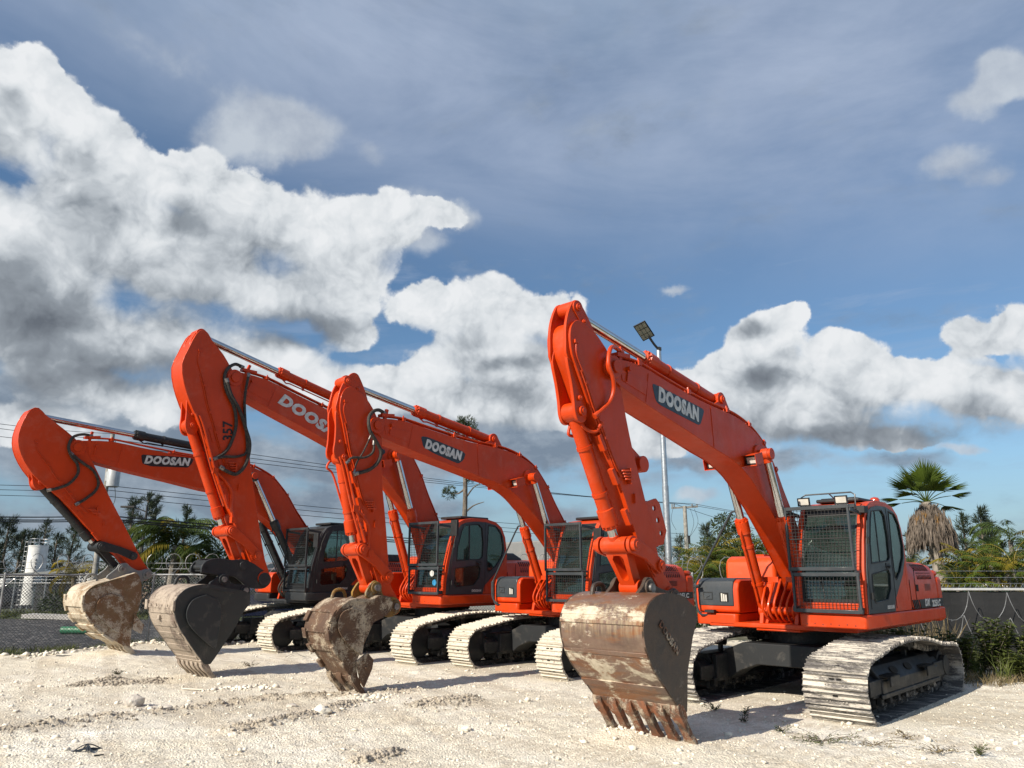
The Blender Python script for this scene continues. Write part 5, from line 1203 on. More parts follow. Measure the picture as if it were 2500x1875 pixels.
def ridge(x, y):
    h = np.zeros_like(x)
    for pts, wd, ht in RIDGES:
        d = np.full_like(x, 9.0)
        for (ax, ay), (bx, by) in zip(pts, pts[1:]):
            t = np.clip(((x - ax) * (bx - ax) + (y - ay) * (by - ay)) / ((bx - ax) ** 2 + (by - ay) ** 2), 0, 1)
            d = np.minimum(d, np.hypot(x - ax - t * (bx - ax), y - ay - t * (by - ay)))
        h += ht * np.exp(-(d / wd) ** 2)
    return h
def pad_height(x, y):
    h = .050 * fbm(x, y, .35, 3, 1) + .040 * fbm(x, y, 1.7, 3, 7)
    for pts, wd in RUTS:
        d = np.full_like(x, 9.0)
        for (ax, ay), (bx, by) in zip(pts, pts[1:]):
            tt = np.clip(((x - ax) * (bx - ax) + (y - ay) * (by - ay)) / ((bx - ax) ** 2 + (by - ay) ** 2), 0, 1); d = np.minimum(d, np.hypot(x - ax - tt * (bx - ax), y - ay - tt * (by - ay)))
        h = h - .022 * np.exp(-(d / wd) ** 4) * (.75 + .25 * np.sin((x * .86 + y * .5) * 38)) + .014 * np.exp(-((d - wd * 1.25) / .07) ** 2)
    rd = ridge(x, y); h = h + rd * (.55 + 1.6 * np.maximum(0, fbm(x, y, 7, 3, 3) + .12)) + (.030 + rd * .8) * fbm(x, y, 9, 2, 9) + .016 * fbm(x, y, 21, 2, 12)
    for cx, cy, r, a in ((1.95, 9.15, .8, .05), (-8.7, 17.4, 1.0, .14), (-1.9, 12.1, .6, .02), (1.25, 9.3, .35, .06)): h = h + a * np.exp(-((x - cx) ** 2 + (y - cy) ** 2) / r ** 2)
    for (mx, my, ma) in ((4.59, 12.345, -133.7), (1.275, 16.2, -135), (-1.7, 18.61, -132.5), (-5.2, 20.95, -132.5)):
        ca, sa = math.cos(R(ma)), math.sin(R(ma)); X = (x - mx) * ca + (y - my) * sa; Y = -(x - mx) * sa + (y - my) * ca
        k = np.clip(np.maximum(np.abs(X) - 2.2, np.abs(Y) - 1.75) / .35, 0, 1); h = h * k - .006 * (1 - k)
    e = y - edge_y(x); h = h + .05 * np.exp(-(e / .35) ** 2); h = h - np.clip(e, 0, 1.2) * .35
    return h
def height_at(x, y): return float(pad_height(np.array([x]), np.array([y]))[0])

def mat_limestone():
    m, t, b, _ = nt('crushed_limestone'); v = coord(t)
    patch = noise(t, .35, 6, .6, v, .6)
    col = ramp(t, patch, [(.30, (.62, .56, .45)), (.45, (.74, .685, .565)), (.58, (.79, .74, .63)), (.72, (.84, .81, .73))])
    st = noise(t, 1.1, 8, .7, scaled(t, v, (1, 1.8, 1)), 1.0)
    col = mix(t, ramp(t, st, [(.50, 0.0), (.70, .55)]), col, (.50, .43, .32))
    col = mix(t, ramp(t, noise(t, 2.6, 7, .7, v), [(.56, 0.0), (.70, .6)]), col, (.86, .83, .765))
    at = N(t, 'ShaderNodeAttribute', attribute_name='damp'); dm = mth(t, 'MULTIPLY', at.outputs['Fac'], ramp(t, noise(t, 3.5, 7, .7, v), [(.3, .35), (.6, 1.0)]))
    col = mix(t, dm, col, (.40, .335, .25))
    # wheel and crawler passes: long worn strips with faint cross bars
    for ang, sc, off in ((62, .55, 1.3), (38, .42, 4.1)):
        mp = N(t, 'ShaderNodeMapping'); mp.inputs['Rotation'].default_value = (0, 0, R(ang)); mp.inputs['Location'].default_value = (off, off, 0); t.links.new(v, mp.inputs[0])
        wv = N(t, 'ShaderNodeTexWave', wave_type='BANDS', bands_direction='Y'); wv.inputs['Scale'].default_value = sc * .5; wv.inputs['Distortion'].default_value = 2.2; wv.inputs['Detail'].default_value = 3; wv.inputs['Detail Scale'].default_value = .4; t.links.new(mp.outputs[0], wv.inputs['Vector'])
        bar = N(t, 'ShaderNodeTexWave', wave_type='BANDS', bands_direction='X'); bar.inputs['Scale'].default_value = 2.1; bar.inputs['Distortion'].default_value = 1.5; bar.inputs['Detail'].default_value = 3; t.links.new(mp.outputs[0], bar.inputs['Vector'])
        strip = ramp(t, wv.outputs['Fac'], [(.80, 0.0), (.93, 1.0)])
        col = mix(t, mth(t, 'MULTIPLY', strip, mth(t, 'MULTIPLY_ADD', bar.outputs['Fac'], .42, .14)), col, (.54, .47, .365))
    vo = N(t, 'ShaderNodeTexVoronoi'); vo.inputs['Scale'].default_value = 40; t.links.new(v, vo.inputs['Vector'])
    vo2 = N(t, 'ShaderNodeTexVoronoi'); vo2.inputs['Scale'].default_value = 85; t.links.new(v, vo2.inputs['Vector'])
    sp = N(t, 'ShaderNodeSeparateColor'); t.links.new(vo.outputs['Color'], sp.inputs[0])
    col = mix(t, .55, col, mix(t, 1.0, col, ramp(t, sp.outputs[0], [(0.0, .80), (1.0, 1.12)]), 'MULTIPLY'))
    gap = ramp(t, vo.outputs['Distance'], [(.0, 1.0), (.45, .93), (.75, .78)])
    col = mix(t, .6, col, mix(t, 1.0, col, gap, 'MULTIPLY'))
    t.links.new(col, b.inputs['Base Color']); b.inputs['Roughness'].default_value = .95; b.inputs['Specular IOR Level'].default_value = .15
    h = mth(t, 'MULTIPLY_ADD', vo.outputs['Distance'], -1.0, mth(t, 'MULTIPLY', vo2.outputs['Distance'], -.45))
    h = mth(t, 'ADD', h, mth(t, 'MULTIPLY', noise(t, 14, 6, .7, v), .9)); bump(t, b, h, .7, .018)
    return m
M['lime'] = mat_limestone()
def mat_gravel(name, c1, c2, speck, scale=16):
    m, t, b, _ = nt(name); v = coord(t)
    col = ramp(t, noise(t, .8, 6, .6, v), [(.3, c1), (.7, c2)])
    vo = N(t, 'ShaderNodeTexVoronoi'); vo.inputs['Scale'].default_value = scale; t.links.new(v, vo.inputs['Vector'])
    sp = N(t, 'ShaderNodeSeparateColor'); t.links.new(vo.outputs['Color'], sp.inputs[0])
    col = mix(t, ramp(t, sp.outputs[0], [(.80, 0.0), (.93, .8)]), col, speck); t.links.new(col, b.inputs['Base Color']); b.inputs['Roughness'].default_value = .9
    bump(t, b, mth(t, 'SUBTRACT', noise(t, 9, 5, .7, v), vo.outputs['Distance']), .6, .04); return m

nx, ny = 640, 520
gx = np.linspace(-17, 15, nx); u = np.linspace(0, 1, ny); gy = 4.5 + 19.0 * (u * .45 + .55 * u ** 1.9)
XX, YY = np.meshgrid(gx, gy); ZZ = pad_height(XX, YY)
me = bpy.data.meshes.new('ground'); me.vertices.add(nx * ny)
me.vertices.foreach_set('co', np.stack([XX, YY, ZZ], -1).ravel())
ii = (np.arange(ny - 1)[:, None] * nx + np.arange(nx - 1)[None, :]).ravel(); q = np.stack([ii, ii + 1, ii + nx + 1, ii + nx], -1)
me.loops.add(q.size); me.polygons.add(len(q)); me.loops.foreach_set('vertex_index', q.ravel()); me.polygons.foreach_set('loop_start', np.arange(len(q)) * 4)
dmp = np.clip(ridge(XX, YY) * 16, 0, .85)
for cx, cy, rx, ry, a in ((-3.50, 10.9, 1.6, .55, .5), (-5.37, 10.2, 1.5, .5, .35), (-5.33, 13.5, 1.2, .5, .3), (-0.78, 11.4, .9, .35, .35), (1.45, 8.9, .5, .2, .3)):
    dmp = np.maximum(dmp, a * np.exp(-((XX - cx) / rx) ** 2 - ((YY - cy - .15 * (XX - cx)) / ry) ** 2))
me.attributes.new('damp', 'FLOAT', 'POINT').data.foreach_set('value', dmp.ravel().astype(np.float32))
me.polygons.foreach_set('use_smooth', np.ones(len(q), bool)); me.materials.append(M['lime']); me.update(); me.validate()
tag(link('ground', me), kind='structure')
g = G(); g.add([(-3000, -600, -.16), (3000, -600, -.16), (3000, 4000, -.16), (-3000, 4000, -.16)], [(0, 1, 2, 3)])
tag(g.build('terrain', mat_gravel('weedy_soil', (.06, .065, .035), (.13, .12, .075), (.26, .24, .2), 6), smooth=0), kind='structure')
def flat(name, pts, z, mat): g = G(); g.add([(x, y, z) for x, y in pts], [list(range(len(pts)))]); return tag(g.build(name, mat, smooth=0), kind='structure')
flat('gravel_lot', [(-60, 10), (-17.2, 14.5), (-11.4, 17.2), (-9.6, 20.0), (3.5, 20.3), (3.5, 31), (-16, 32.5), (-60, 36)], -.10, mat_gravel('dark_gravel', (.022, .022, .024), (.042, .041, .041), (.22, .21, .20), 9))
flat('verge', [(-80, 34), (-16, 32.4), (3.5, 31), (12, 33), (12, 40), (-10, 40), (-80, 52)], -.12, simple('verge_grass', (.085, .105, .035), .95, var=.45, scale=1.2, bmp=.6, bscale=14))
flat('road', [(-90, 53), (-12, 41), (60, 40), (60, 47), (-12, 48), (-90, 64)], -.115, simple('pale_road', (.34, .33, .31), .9, var=.12, scale=.4))

# loose stones: far too many to count
def stones(n, seed, region, smin, smax, name, mat, along=None):
    rd = np.random.default_rng(seed); ph = (1 + 5 ** .5) / 2
    iv = np.array([(-1, ph, 0), (1, ph, 0), (-1, -ph, 0), (1, -ph, 0), (0, -1, ph), (0, 1, ph), (0, -1, -ph), (0, 1, -ph), (ph, 0, -1), (ph, 0, 1), (-ph, 0, -1), (-ph, 0, 1)]) / 1.9
    it = np.array([(0, 11, 5), (0, 5, 1), (0, 1, 7), (0, 7, 10), (0, 10, 11), (1, 5, 9), (5, 11, 4), (11, 10, 2), (10, 7, 6), (7, 1, 8), (3, 9, 4), (3, 4, 2), (3, 2, 6), (3, 6, 8), (3, 8, 9), (4, 9, 5), (2, 4, 11), (6, 2, 10), (8, 6, 7), (9, 8, 1)])
    if along is None:
        y = region[2] + (region[3] - region[2]) * rd.random(n) ** 1.35; x = region[0] + (region[1] - region[0]) * rd.random(n)
    else:
        xs = []; ys = []
        for _ in range(n):
            pts, wd, _h = along[rd.integers(len(along))]; k = rd.integers(len(pts) - 1); tt = rd.random(); a, b2 = pts[k], pts[k + 1]
            xs.append(a[0] + (b2[0] - a[0]) * tt + rd.normal() * wd * .7); ys.append(a[1] + (b2[1] - a[1]) * tt + rd.normal() * wd * .7)
        x = np.array(xs); y = np.array(ys)
    s = smin + (smax - smin) * rd.random(n) ** 3.0
    z = pad_height(x, y) + s * .25
    V = iv[None] * (1 + .75 * (rd.random((n, 12, 1)) - .5)) * s[:, None, None] * (np.array([1, 1, .7]) * (.55 + .9 * rd.random((n, 1, 3))))
    a = rd.random(n) * 6.28; c, sn = np.cos(a), np.sin(a)
    V = np.stack([V[..., 0] * c[:, None] - V[..., 1] * sn[:, None] + x[:, None], V[..., 0] * sn[:, None] + V[..., 1] * c[:, None] + y[:, None], V[..., 2] + z[:, None]], -1)
    F = (it[None] + 12 * np.arange(n)[:, None, None]).reshape(-1, 3)
    me = bpy.data.meshes.new(name); me.vertices.add(n * 12); me.vertices.foreach_set('co', V.ravel()); me.loops.add(F.size); me.polygons.add(len(F))
    me.loops.foreach_set('vertex_index', F.ravel()); me.polygons.foreach_set('loop_start', np.arange(len(F)) * 3); me.materials.append(mat); me.update()
    return tag(link(name, me), kind='stuff')
M['stone'] = simple('limestone_chip', (.76, .71, .60), .95, var=.16, scale=3, bmp=.5, bscale=60)
M['clod'] = simple('damp_clod', (.42, .37, .30), .95, var=.2, scale=3, bmp=.5, bscale=60)
stones(9000, 1, (-9, 8, 6.3, 16), .006, .019, 'gravel', M['stone'])
stones(1500, 2, (-12, 9, 8, 20.6), .010, .040, 'gravel', M['stone'])
stones(6500, 3, None, .006, .030, 'clods', M['clod'], RIDGES)
stones(420, 5, None, .02, .07, 'gravel', M['stone'], [([(-11.5, 17.3), (-10.4, 17.6), (-9.6, 20.3), (-6, 20.5), (-1, 20.6)], .22, 0)])
stones(160, 6, None, .02, .05, 'gravel', M['stone'], [([(-4.9, 12.7), (-3.9, 13.0)], .12, 0), ([(1.2, 9.5), (1.7, 9.15)], .15, 0), ([(-2.3, 11.9), (-1.9, 12.0)], .12, 0)])

def rock(name, loc, r, label, mat, seed, sc=(1, .8, .75), group=None, cat='rock'):
    bm = bmesh.new(); bmesh.ops.create_icosphere(bm, subdivisions=3, radius=r); rd = random.Random(seed)
    from mathutils import noise as mn
    o = Vector((seed * 3.1, seed, 0))
    for v in bm.verts:
        k = 1 + .35 * mn.noise(v.co / r * 1.1 + o) + .14 * mn.noise(v.co / r * 3.3 + o); v.co = Vector((v.co.x * sc[0], v.co.y * sc[1], v.co.z * sc[2])) * k
    me = bpy.data.meshes.new(name); bm.to_mesh(me); bm.free(); me.materials.append(mat)
    return tag(link(name, me, loc=(loc[0], loc[1], height_at(*loc) + r * sc[2] * .45)), label, cat, group)
M['rock'] = simple('weathered_limestone', (.50, .46, .41), .95, var=.2, scale=7, bmp=.9, bscale=22)
rock('rock', (-5.28, 11.29), .135, 'largest grey limestone rock, on the clod ridge at lower left', M['rock'], 2, group='loose rocks on the pad')
rock('rock', (-2.54, 10.78), .12, 'bright white rock among clods, left of the narrow brown bucket', M['stone'], 5, (1.1, .8, .6), 'loose rocks on the pad')
rock('rock', (-3.09, 11.35), .06, 'smooth flat grey stone left of the bright white rock', M['rock'], 7, (1.3, .8, .5), 'loose rocks on the pad')
rock('rock', (-4.62, 10.87), .055, 'small rounded stone on the ridge right of the largest rock', M['rock'], 8, (1.2, .8, .7), 'loose rocks on the pad')
rock('rock', (-3.18, 9.31), .05, 'small pale stone in front of the bright white rock', M['stone'], 9, (1.1, .8, .7), 'loose rocks on the pad')
rock('rock', (-0.54, 9.75), .045, 'small lone pale stone between the narrow bucket and the wide bucket', M['stone'], 10, (1.1, .8, .7), 'loose rocks on the pad')
# ------------------------------------------------------------------ vegetation kit
def mat_leaf(name, c1, c2, c3=None, scale=2.5, rough=.5, trans=.25):
    m = bpy.data.materials.new(name); m.use_nodes = True; t = m.node_tree; t.nodes.clear()
    out = N(t, 'ShaderNodeOutputMaterial'); b = N(t, 'ShaderNodeBsdfPrincipled'); tr = N(t, 'ShaderNodeBsdfTranslucent'); mx = N(t, 'ShaderNodeMixShader')
    v = coord(t); col = ramp(t, noise(t, scale, 5, .65, v), [(.3, c1), (.6, c2), (.78, c3 or c2)])
    t.links.new(col, b.inputs['Base Color']); b.inputs['Roughness'].default_value = rough; t.links.new(col, tr.inputs[0]); b.inputs['Specular IOR Level'].default_value = .3
    mx.inputs[0].default_value = trans; t.links.new(b.outputs[0], mx.inputs[1]); t.links.new(tr.outputs[0], mx.inputs[2]); t.links.new(mx.outputs[0], out.inputs[0]); return m
L = {}
L['cas'] = mat_leaf('casuarina_needles', (.022, .034, .020), (.040, .058, .030), (.075, .085, .05), .6)
L['coco'] = mat_leaf('coconut_frond', (.032, .060, .012), (.075, .105, .020), (.19, .17, .035), .8)
L['yellow'] = mat_leaf('yellow_frond', (.10, .09, .012), (.26, .20, .02), (.34, .24, .03), .8)
L['areca'] = mat_leaf('areca_frond', (.026, .052, .007), (.080, .110, .012), (.24, .22, .022), .9)
L['fan'] = mat_leaf('fan_blade', (.035, .060, .008), (.085, .125, .015), (.17, .17, .03), 1.5)
L['dead'] = mat_leaf('dead_frond', (.075, .06, .048), (.20, .165, .135), (.34, .29, .235), 3.5, .9, .1)
L['deadbrown'] = mat_leaf('brown_frond', (.16, .085, .03), (.34, .20, .07), (.4, .27, .12), 2.5, .9, .1)
L['bush'] = mat_leaf('dark_bush_leaf', (.018, .032, .010), (.040, .062, .018), (.07, .09, .03), 1.2)
L['bush2'] = mat_leaf('green_bush_leaf', (.045, .075, .014), (.085, .125, .022), (.14, .16, .04), 1.2)
L['weed'] = mat_leaf('weed_leaf', (.055, .075, .018), (.10, .125, .03), (.17, .13, .06), 5)
L['dry'] = mat_leaf('dry_grass', (.12, .095, .05), (.25, .20, .11), (.34, .28, .17), 2, .9, .15)
L['grass'] = mat_leaf('verge_blade', (.06, .075, .02), (.11, .13, .035), (.22, .19, .07), 1)
L['pine'] = mat_leaf('pine_needles', (.030, .048, .020), (.060, .080, .030), (.09, .10, .04), 1.5)
M['bark'] = simple('grey_bark', (.15, .125, .10), .95, var=.3, scale=5, bmp=.6, bscale=14)
M['palmbark'] = simple('ringed_palm_trunk', (.27, .24, .20), .95, var=.25, scale=4, bmp=.6, bscale=18)
M['darkbark'] = simple('dark_bark', (.06, .05, .04), .95, var=.3, scale=5)

class Leaves:
    def __init__(s): s.g = G()
    def blade(s, a, b, w, nrm=None, bend=0.0):
        """a tapering leaf from a to b"""
        a = Vector(a); b = Vector(b); d = b - a
        if d.length < 1e-4: return
        u = d.cross(nrm if nrm is not None else Vector((random.random() - .5, random.random() - .5, random.random() - .5)))
        if u.length < 1e-4: u = d.orthogonal()
        u.normalize(); m = a.lerp(b, .4) + Vector((0, 0, bend)); s.g.add([a, m + u * w / 2, b, m - u * w / 2], [(0, 1, 2, 3)])
    def build(s, name, mat, parent=None): return s.g.build(name, mat, parent, smooth=0)

def frond(lv, st, base, az, up, length, droop, nl=26, ll=.6, w=.05, roll=0):
    """feather frond: curved rachis with hanging leaflets both sides"""
    base = Vector(base); h = Vector((math.cos(az), math.sin(az), 0)); p = base.copy(); a = up; pts = [p.copy()]; ds = []; k = 14
    for i in range(k):
        d = h * math.cos(a) + Vector((0, 0, math.sin(a))); p = p + d * (length / k); pts.append(p.copy()); a -= droop / k * (1 + i / k)
    st.g.tube(pts, .022 * length / 3, 5, smooth=False, r2=.004)
    side = Vector((-h.y, h.x, 0))
    for i in range(nl):
        t = .14 + .86 * (i + .5) / nl; q = t * k; j = min(int(q), k - 1); c = pts[j].lerp(pts[j + 1], q - j); d = (pts[j + 1] - pts[j]).normalized()
        l = ll * math.sin(math.pi * min(1, .22 + .74 * t)) ** .7 * random.uniform(.85, 1.1)
        for s in (-1, 1):
            tip = c + (side * s * (.75 + random.uniform(-.1, .1)) + d * .55 + Vector((0, 0, -.42 - .3 * random.random() + roll * s))).normalized() * l
            lv.blade(c, tip, w, Vector((0, 0, 1)) + side * s * .3, .03)

def coco(name, loc, h, r, label, cat='palm tree', n=17, leaf='coco', lean=(0, 0), trunk_r=.14, yel=4, group=None, brown=0, seed=1, wind=0.0):
    random.seed(seed); root = empty(name, (loc[0], loc[1], -.1), label=label, cat=cat, group=group)
    top = Vector((lean[0], lean[1], h)); g = G()
    g.tube([(0, 0, 0), (lean[0] * .2, lean[1] * .2, h * .35), (lean[0] * .6, lean[1] * .6, h * .7), tuple(top)], trunk_r, 10, r2=trunk_r * .65)
    g.build('trunk', M['palmbark'], root)
    lv = Leaves(); st = Leaves(); yl = Leaves(); br = Leaves()
    for i in range(n):
        az = i * 2.39996 + random.uniform(-.25, .25); up = R(random.choice((75, 60, 45, 30, 12, -5))) + R(random.uniform(-8, 8)); L_ = r * random.uniform(.85, 1.12)
        tgt = yl if i % max(1, n // max(1, yel)) == 0 and yel else lv
        az2 = az + wind * math.sin(az)
        frond(tgt, st, top + Vector((0, 0, random.uniform(-.1, .15))), az2, up, L_, R(random.uniform(75, 115)), 26, r * .24, r * .026)
    for i in range(brown):
        frond(br, st, top - Vector((0, 0, .15)), random.uniform(0, 6.28), R(-35), r * .7, R(60), 16, r * .16, r * .03)
    lv.build('crown', L[leaf], root)
    if yl.g.v: yl.build('old_fronds', L['yellow'], root)
    if br.g.v: br.build('dead_fronds', L['deadbrown'], root)
    st.build('frond_stems', L['yellow'] if leaf == 'areca' else L[leaf], root)
    return root

def areca(name, loc, h, r, label, stems=4, seed=1, group=None):
    random.seed(seed); root = empty(name, (loc[0], loc[1], -.1), label=label, cat='palm tree', group=group)
    lv = Leaves(); st = Leaves(); yl = Leaves()
    for s in range(stems):
        b = Vector((random.uniform(-.5, .5), random.uniform(-.5, .5), 0)); hh = (h + .55) * random.uniform(.55, 1.05); t = b * 1.8 + Vector((0, 0, hh))
        g = G(); g.tube([tuple(b), tuple(b.lerp(t, .5) + Vector((0, 0, .1))), tuple(t)], .055, 8, r2=.04); g.build('trunk', M['palmbark'], root)
        for i in range(9):
            tgt = yl if random.random() < .3 else lv
            frond(tgt, st, t, i * 2.4 + s, R(random.choice((82, 68, 55, 38))), r * random.uniform(.8, 1.15), R(random.uniform(48, 88)), 20, r * .27, r * .032)
    lv.build('crown', L['areca'], root); yl.build('old_fronds', L['yellow'], root); st.build('frond_stems', L['yellow'], root); return root

def casuarina(name, loc, h, r, label, seed, n=1500, group=None, dense=1.0):
    random.seed(seed); root = empty(name, (loc[0], loc[1], -.1), label=label, cat='tree', group=group)
    lean = Vector((random.uniform(-.04, .1) * h, 0, 0)); g = G(); g.tube([(0, 0, 0), tuple(lean * .4 + Vector((0, 0, h * .5))), tuple(lean + Vector((0, 0, h * .97)))], .14, 8, r2=.02)
    lv = Leaves()
    nb = int(46 * dense)
    for i in range(nb):
        t = .12 + .86 * (i / nb) ** .9; c = lean * t + Vector((0, 0, h * t)); az = random.uniform(0, 6.28); bl = r * (1.05 - t) ** .75 * random.uniform(.45, 1.15) + .15
        d = Vector((math.cos(az), math.sin(az), random.uniform(.35, 1.0))).normalized(); e = c + d * bl
        g.tube([tuple(c), tuple(e)], .022, 4, r2=.006, smooth=False)
        for k in range(int(n / nb)):
            q = random.random() ** .6; p = c.lerp(e, q) + Vector((random.gauss(0, .07), random.gauss(0, .07), random.gauss(0, .07))) * (.6 + bl * .4)
            dd = Vector((d.x * .5 + random.uniform(-.5, .5), d.y * .5 + random.uniform(-.5, .5), random.uniform(-.2, 1.3))).normalized(); l = random.uniform(.16, .45)
            lv.blade(p, p + dd * l, .022 * random.uniform(.8, 1.8))
    for k in range(60):
        p = lean + Vector((random.gauss(0, .05), random.gauss(0, .05), h * random.uniform(.9, 1.0))); lv.blade(p, p + Vector((random.uniform(-.1, .14), 0, random.uniform(.15, .4))), .03)
    g.build('trunk', M['bark'], root); lv.build('crown', L['cas'], root); return root

def bushy(name, loc, blobs, label, seed, n=1500, leaf='bush', cat='tree', trunk=None, ls=.16, group=None):
    random.seed(seed); root = empty(name, (loc[0], loc[1], -.1), label=label, cat=cat, group=group); lv = Leaves(); g = G()
    tot = sum(b[3] ** 2 for b in blobs)
    for (x, y, z, r) in blobs:
        if trunk: g.tube([(0, 0, 0), (x * .3, y * .3, z * .5), (x, y, z)], trunk, 6, r2=trunk * .25)
        for _ in range(int(n * r * r / tot)):
            d = Vector((random.gauss(0, 1), random.gauss(0, 1), random.gauss(0, 1))).normalized() * r * random.random() ** .42
            cl = .5 + .5 * math.sin(d.x * 7 / r + x * 5) * math.cos(d.z * 6 / r + y * 3)
            if cl < .22 and random.random() < .75: continue
            p = Vector((x, y, z)) + Vector((d.x, d.y, d.z * .8)); o = (d.normalized() + Vector((random.uniform(-.8, .8), random.uniform(-.8, .8), random.uniform(-.6, .8)))).normalized()
            l = ls * random.uniform(.6, 1.3); lv.blade(p, p + o * l, l * .5)
    if trunk: g.build('trunk', M['bark'], root)
    lv.build('crown' if trunk else 'foliage', L[leaf], root); return root

# ---------------- trees on the left
cg = 'feathery casuarina trees along the left skyline'
cs = [(-8, 1262, 44, 'casuarina at the left edge of the photo, cut by the frame'), (22, 1268, 45, 'tall casuarina left of the white silo, second from the left edge'), (52, 1300, 47, 'shorter casuarina right beside the left flank of the white silo'),
      (88, 1300, 53, 'casuarina whose tip shows above the white silo'), (112, 1272, 46, 'slim pointed casuarina just right of the white silo'), (141, 1305, 48, 'thin short casuarina second to the right of the silo'),
      (172, 1285, 50, 'casuarina beside the black bucket cylinder of the leftmost excavator'), (326, 1218, 46, 'loose casuarina left of the black street lamp'), (355, 1206, 48, 'tallest casuarina behind the black street lamp'), (392, 1212, 50, 'casuarina tip behind the big coconut palm'), (452, 1238, 50, 'thin casuarina right of the big coconut palm')]
for i, (px, py, y, lab) in enumerate(cs):
    top = {0: (-29.64, 44.00, 4.88), 1: (-29.57, 45.00, 4.80), 2: (-30.01, 47.00, 4.14), 3: (-32.82, 53.00, 4.44), 4: (-28.00, 46.00, 4.77), 5: (-28.35, 48.00, 4.07), 6: (-28.78, 50.00, 4.69), 7: (-22.89, 46.00, 6.09), 8: (-23.17, 48.00, 6.58), 9: (-23.12, 50.00, 6.62), 10: (-21.43, 50.00, 5.93)}[i]
    casuarina('casuarina', top, top[2] + .1, 1.25 if i not in (4, 5) else .62, lab, 40 + i, 2600 if i not in (4, 5) else 1300, cg)
coco('coconut_palm', (-15.77, 36.00, 3.04), 3.1, 2.7, 'big windblown coconut palm behind the razor wire at left', n=38, seed=3, yel=4, brown=4, trunk_r=.2, wind=.5, lean=(.1, 0))
coco('coconut_palm', (-13.86, 36.00, 3.04), 2.6, 2.3, 'darker coconut palm right of the big windblown palm', n=26, seed=5, yel=3, brown=1, leaf='coco', lean=(.2, 0))
coco('coconut_palm', (-18.44, 33.00, 2.76), 1.7, 1.45, 'yellowing palm behind the black bucket cylinder of the leftmost excavator', n=16, seed=6, leaf='yellow', yel=0, lean=(-.1, 0))
bushy('broadleaf_tree', (-17.75, 37.00, 2.88), [(-.6, 0, 1.9, 1.3), (.6, 0, 1.8, 1.2), (1.8, .3, 1.7, 1.3), (-.3, 0, .7, 1.2), (3.4, .6, 1.5, 1.4), (4.8, .8, 1.4, 1.3), (2.2, .2, .7, 1.2)], 'dark leafy tree mass under the black street lamp', 11, 8200, 'bush', trunk=.09, ls=.17)
bushy('shrub', (-23.05, 40.00, 1.73), [(0, 0, 1.0, 1.2), (1.4, 0, .9, 1.1), (2.4, 0, 1.0, 1.0)], 'dark shrub under the yellowing palm beyond the fence', 12, 1700, 'bush', cat='shrub')
bushy('shrub', (-20.92, 36.00, 1.01), [(0, 0, .5, .7), (.9, 0, .45, .65), (1.6, 0, .5, .7)], 'low green shrub in front of the parked cars, right of the dark car', 13, 1600, 'bush', cat='shrub')
bushy('leafy_tree', (-7.70, 34.00, 3.50), [(0, 0, 2.5, .55), (-.6, 0, 2.35, .4), (.6, 0, 2.4, .45), (-.2, 0, 1.8, .6)], 'small leafy tree above the black cab of the leftmost excavator', 14, 1500, 'bush2', trunk=.06, ls=.14)

# ---------------- pine in the middle
random.seed(21); pr = empty('pine_tree', (-2.44, 38, -.1), label='tall bare-stemmed pine with tufted crown above the row of excavators', cat='tree')
g = G(); g.tube([(0, 0, 0), (.05, 0, 3), (.1, 0, 6), (-.05, 0, 8.0), (.05, 0, 9.3)], .17, 10, r2=.05)
LB = [((.05, 0, 5.35), (.5, 0, 6.0), (1.0, 0, 6.3), .0), ((.05, 0, 4.7), (.5, 0, 5.1), (1.05, 0, 5.3), .0), ((.02, 0, 5.9), (-.3, 0, 5.7), (-.7, .1, 5.75), .34), ((0, 0, 6.2), (.2, .1, 6.35), (.35, .1, 6.5), .26), ((0, 0, 8.0), (.4, 0, 8.1), (.85, 0, 8.35), .36), ((0, 0, 8.3), (-.3, 0, 8.6), (-.5, 0, 8.9), .36), ((0, 0, 8.8), (.1, .1, 9.0), (.2, .2, 9.25), .42), ((0, 0, 8.5), (.2, -.2, 8.6), (.35, -.3, 8.8), .36), ((0, 0, 8.6), (-.1, 0, 8.8), (-.15, 0, 9.3), .34), ((0, 0, 8.1), (.5, .2, 8.0), (1.0, .2, 8.05), .26)]
lv = Leaves()
for a, b, c, r in LB:
    g.tube([a, b, c], .055, 6, r2=.015)
    for _ in range(int(900 * r)):
        d = Vector((random.gauss(0, 1), random.gauss(0, 1), random.gauss(0, .75))).normalized() * r * random.random() ** .4
        q = Vector(c) + d
        if math.sin(q.x * 13) * math.cos(q.z * 15) < -.35: continue
        o = (d.normalized() + Vector((random.uniform(-.7, .7), 0, random.uniform(-.2, 1)))).normalized(); 
        for k in range(4): lv.blade(q, q + (o + Vector((random.uniform(-.5, .5), random.uniform(-.5, .5), random.uniform(-.5, .5)))).normalized() * random.uniform(.10, .2), .018)
g.build('trunk', M['bark'], pr); lv.build('crown', L['pine'], pr)

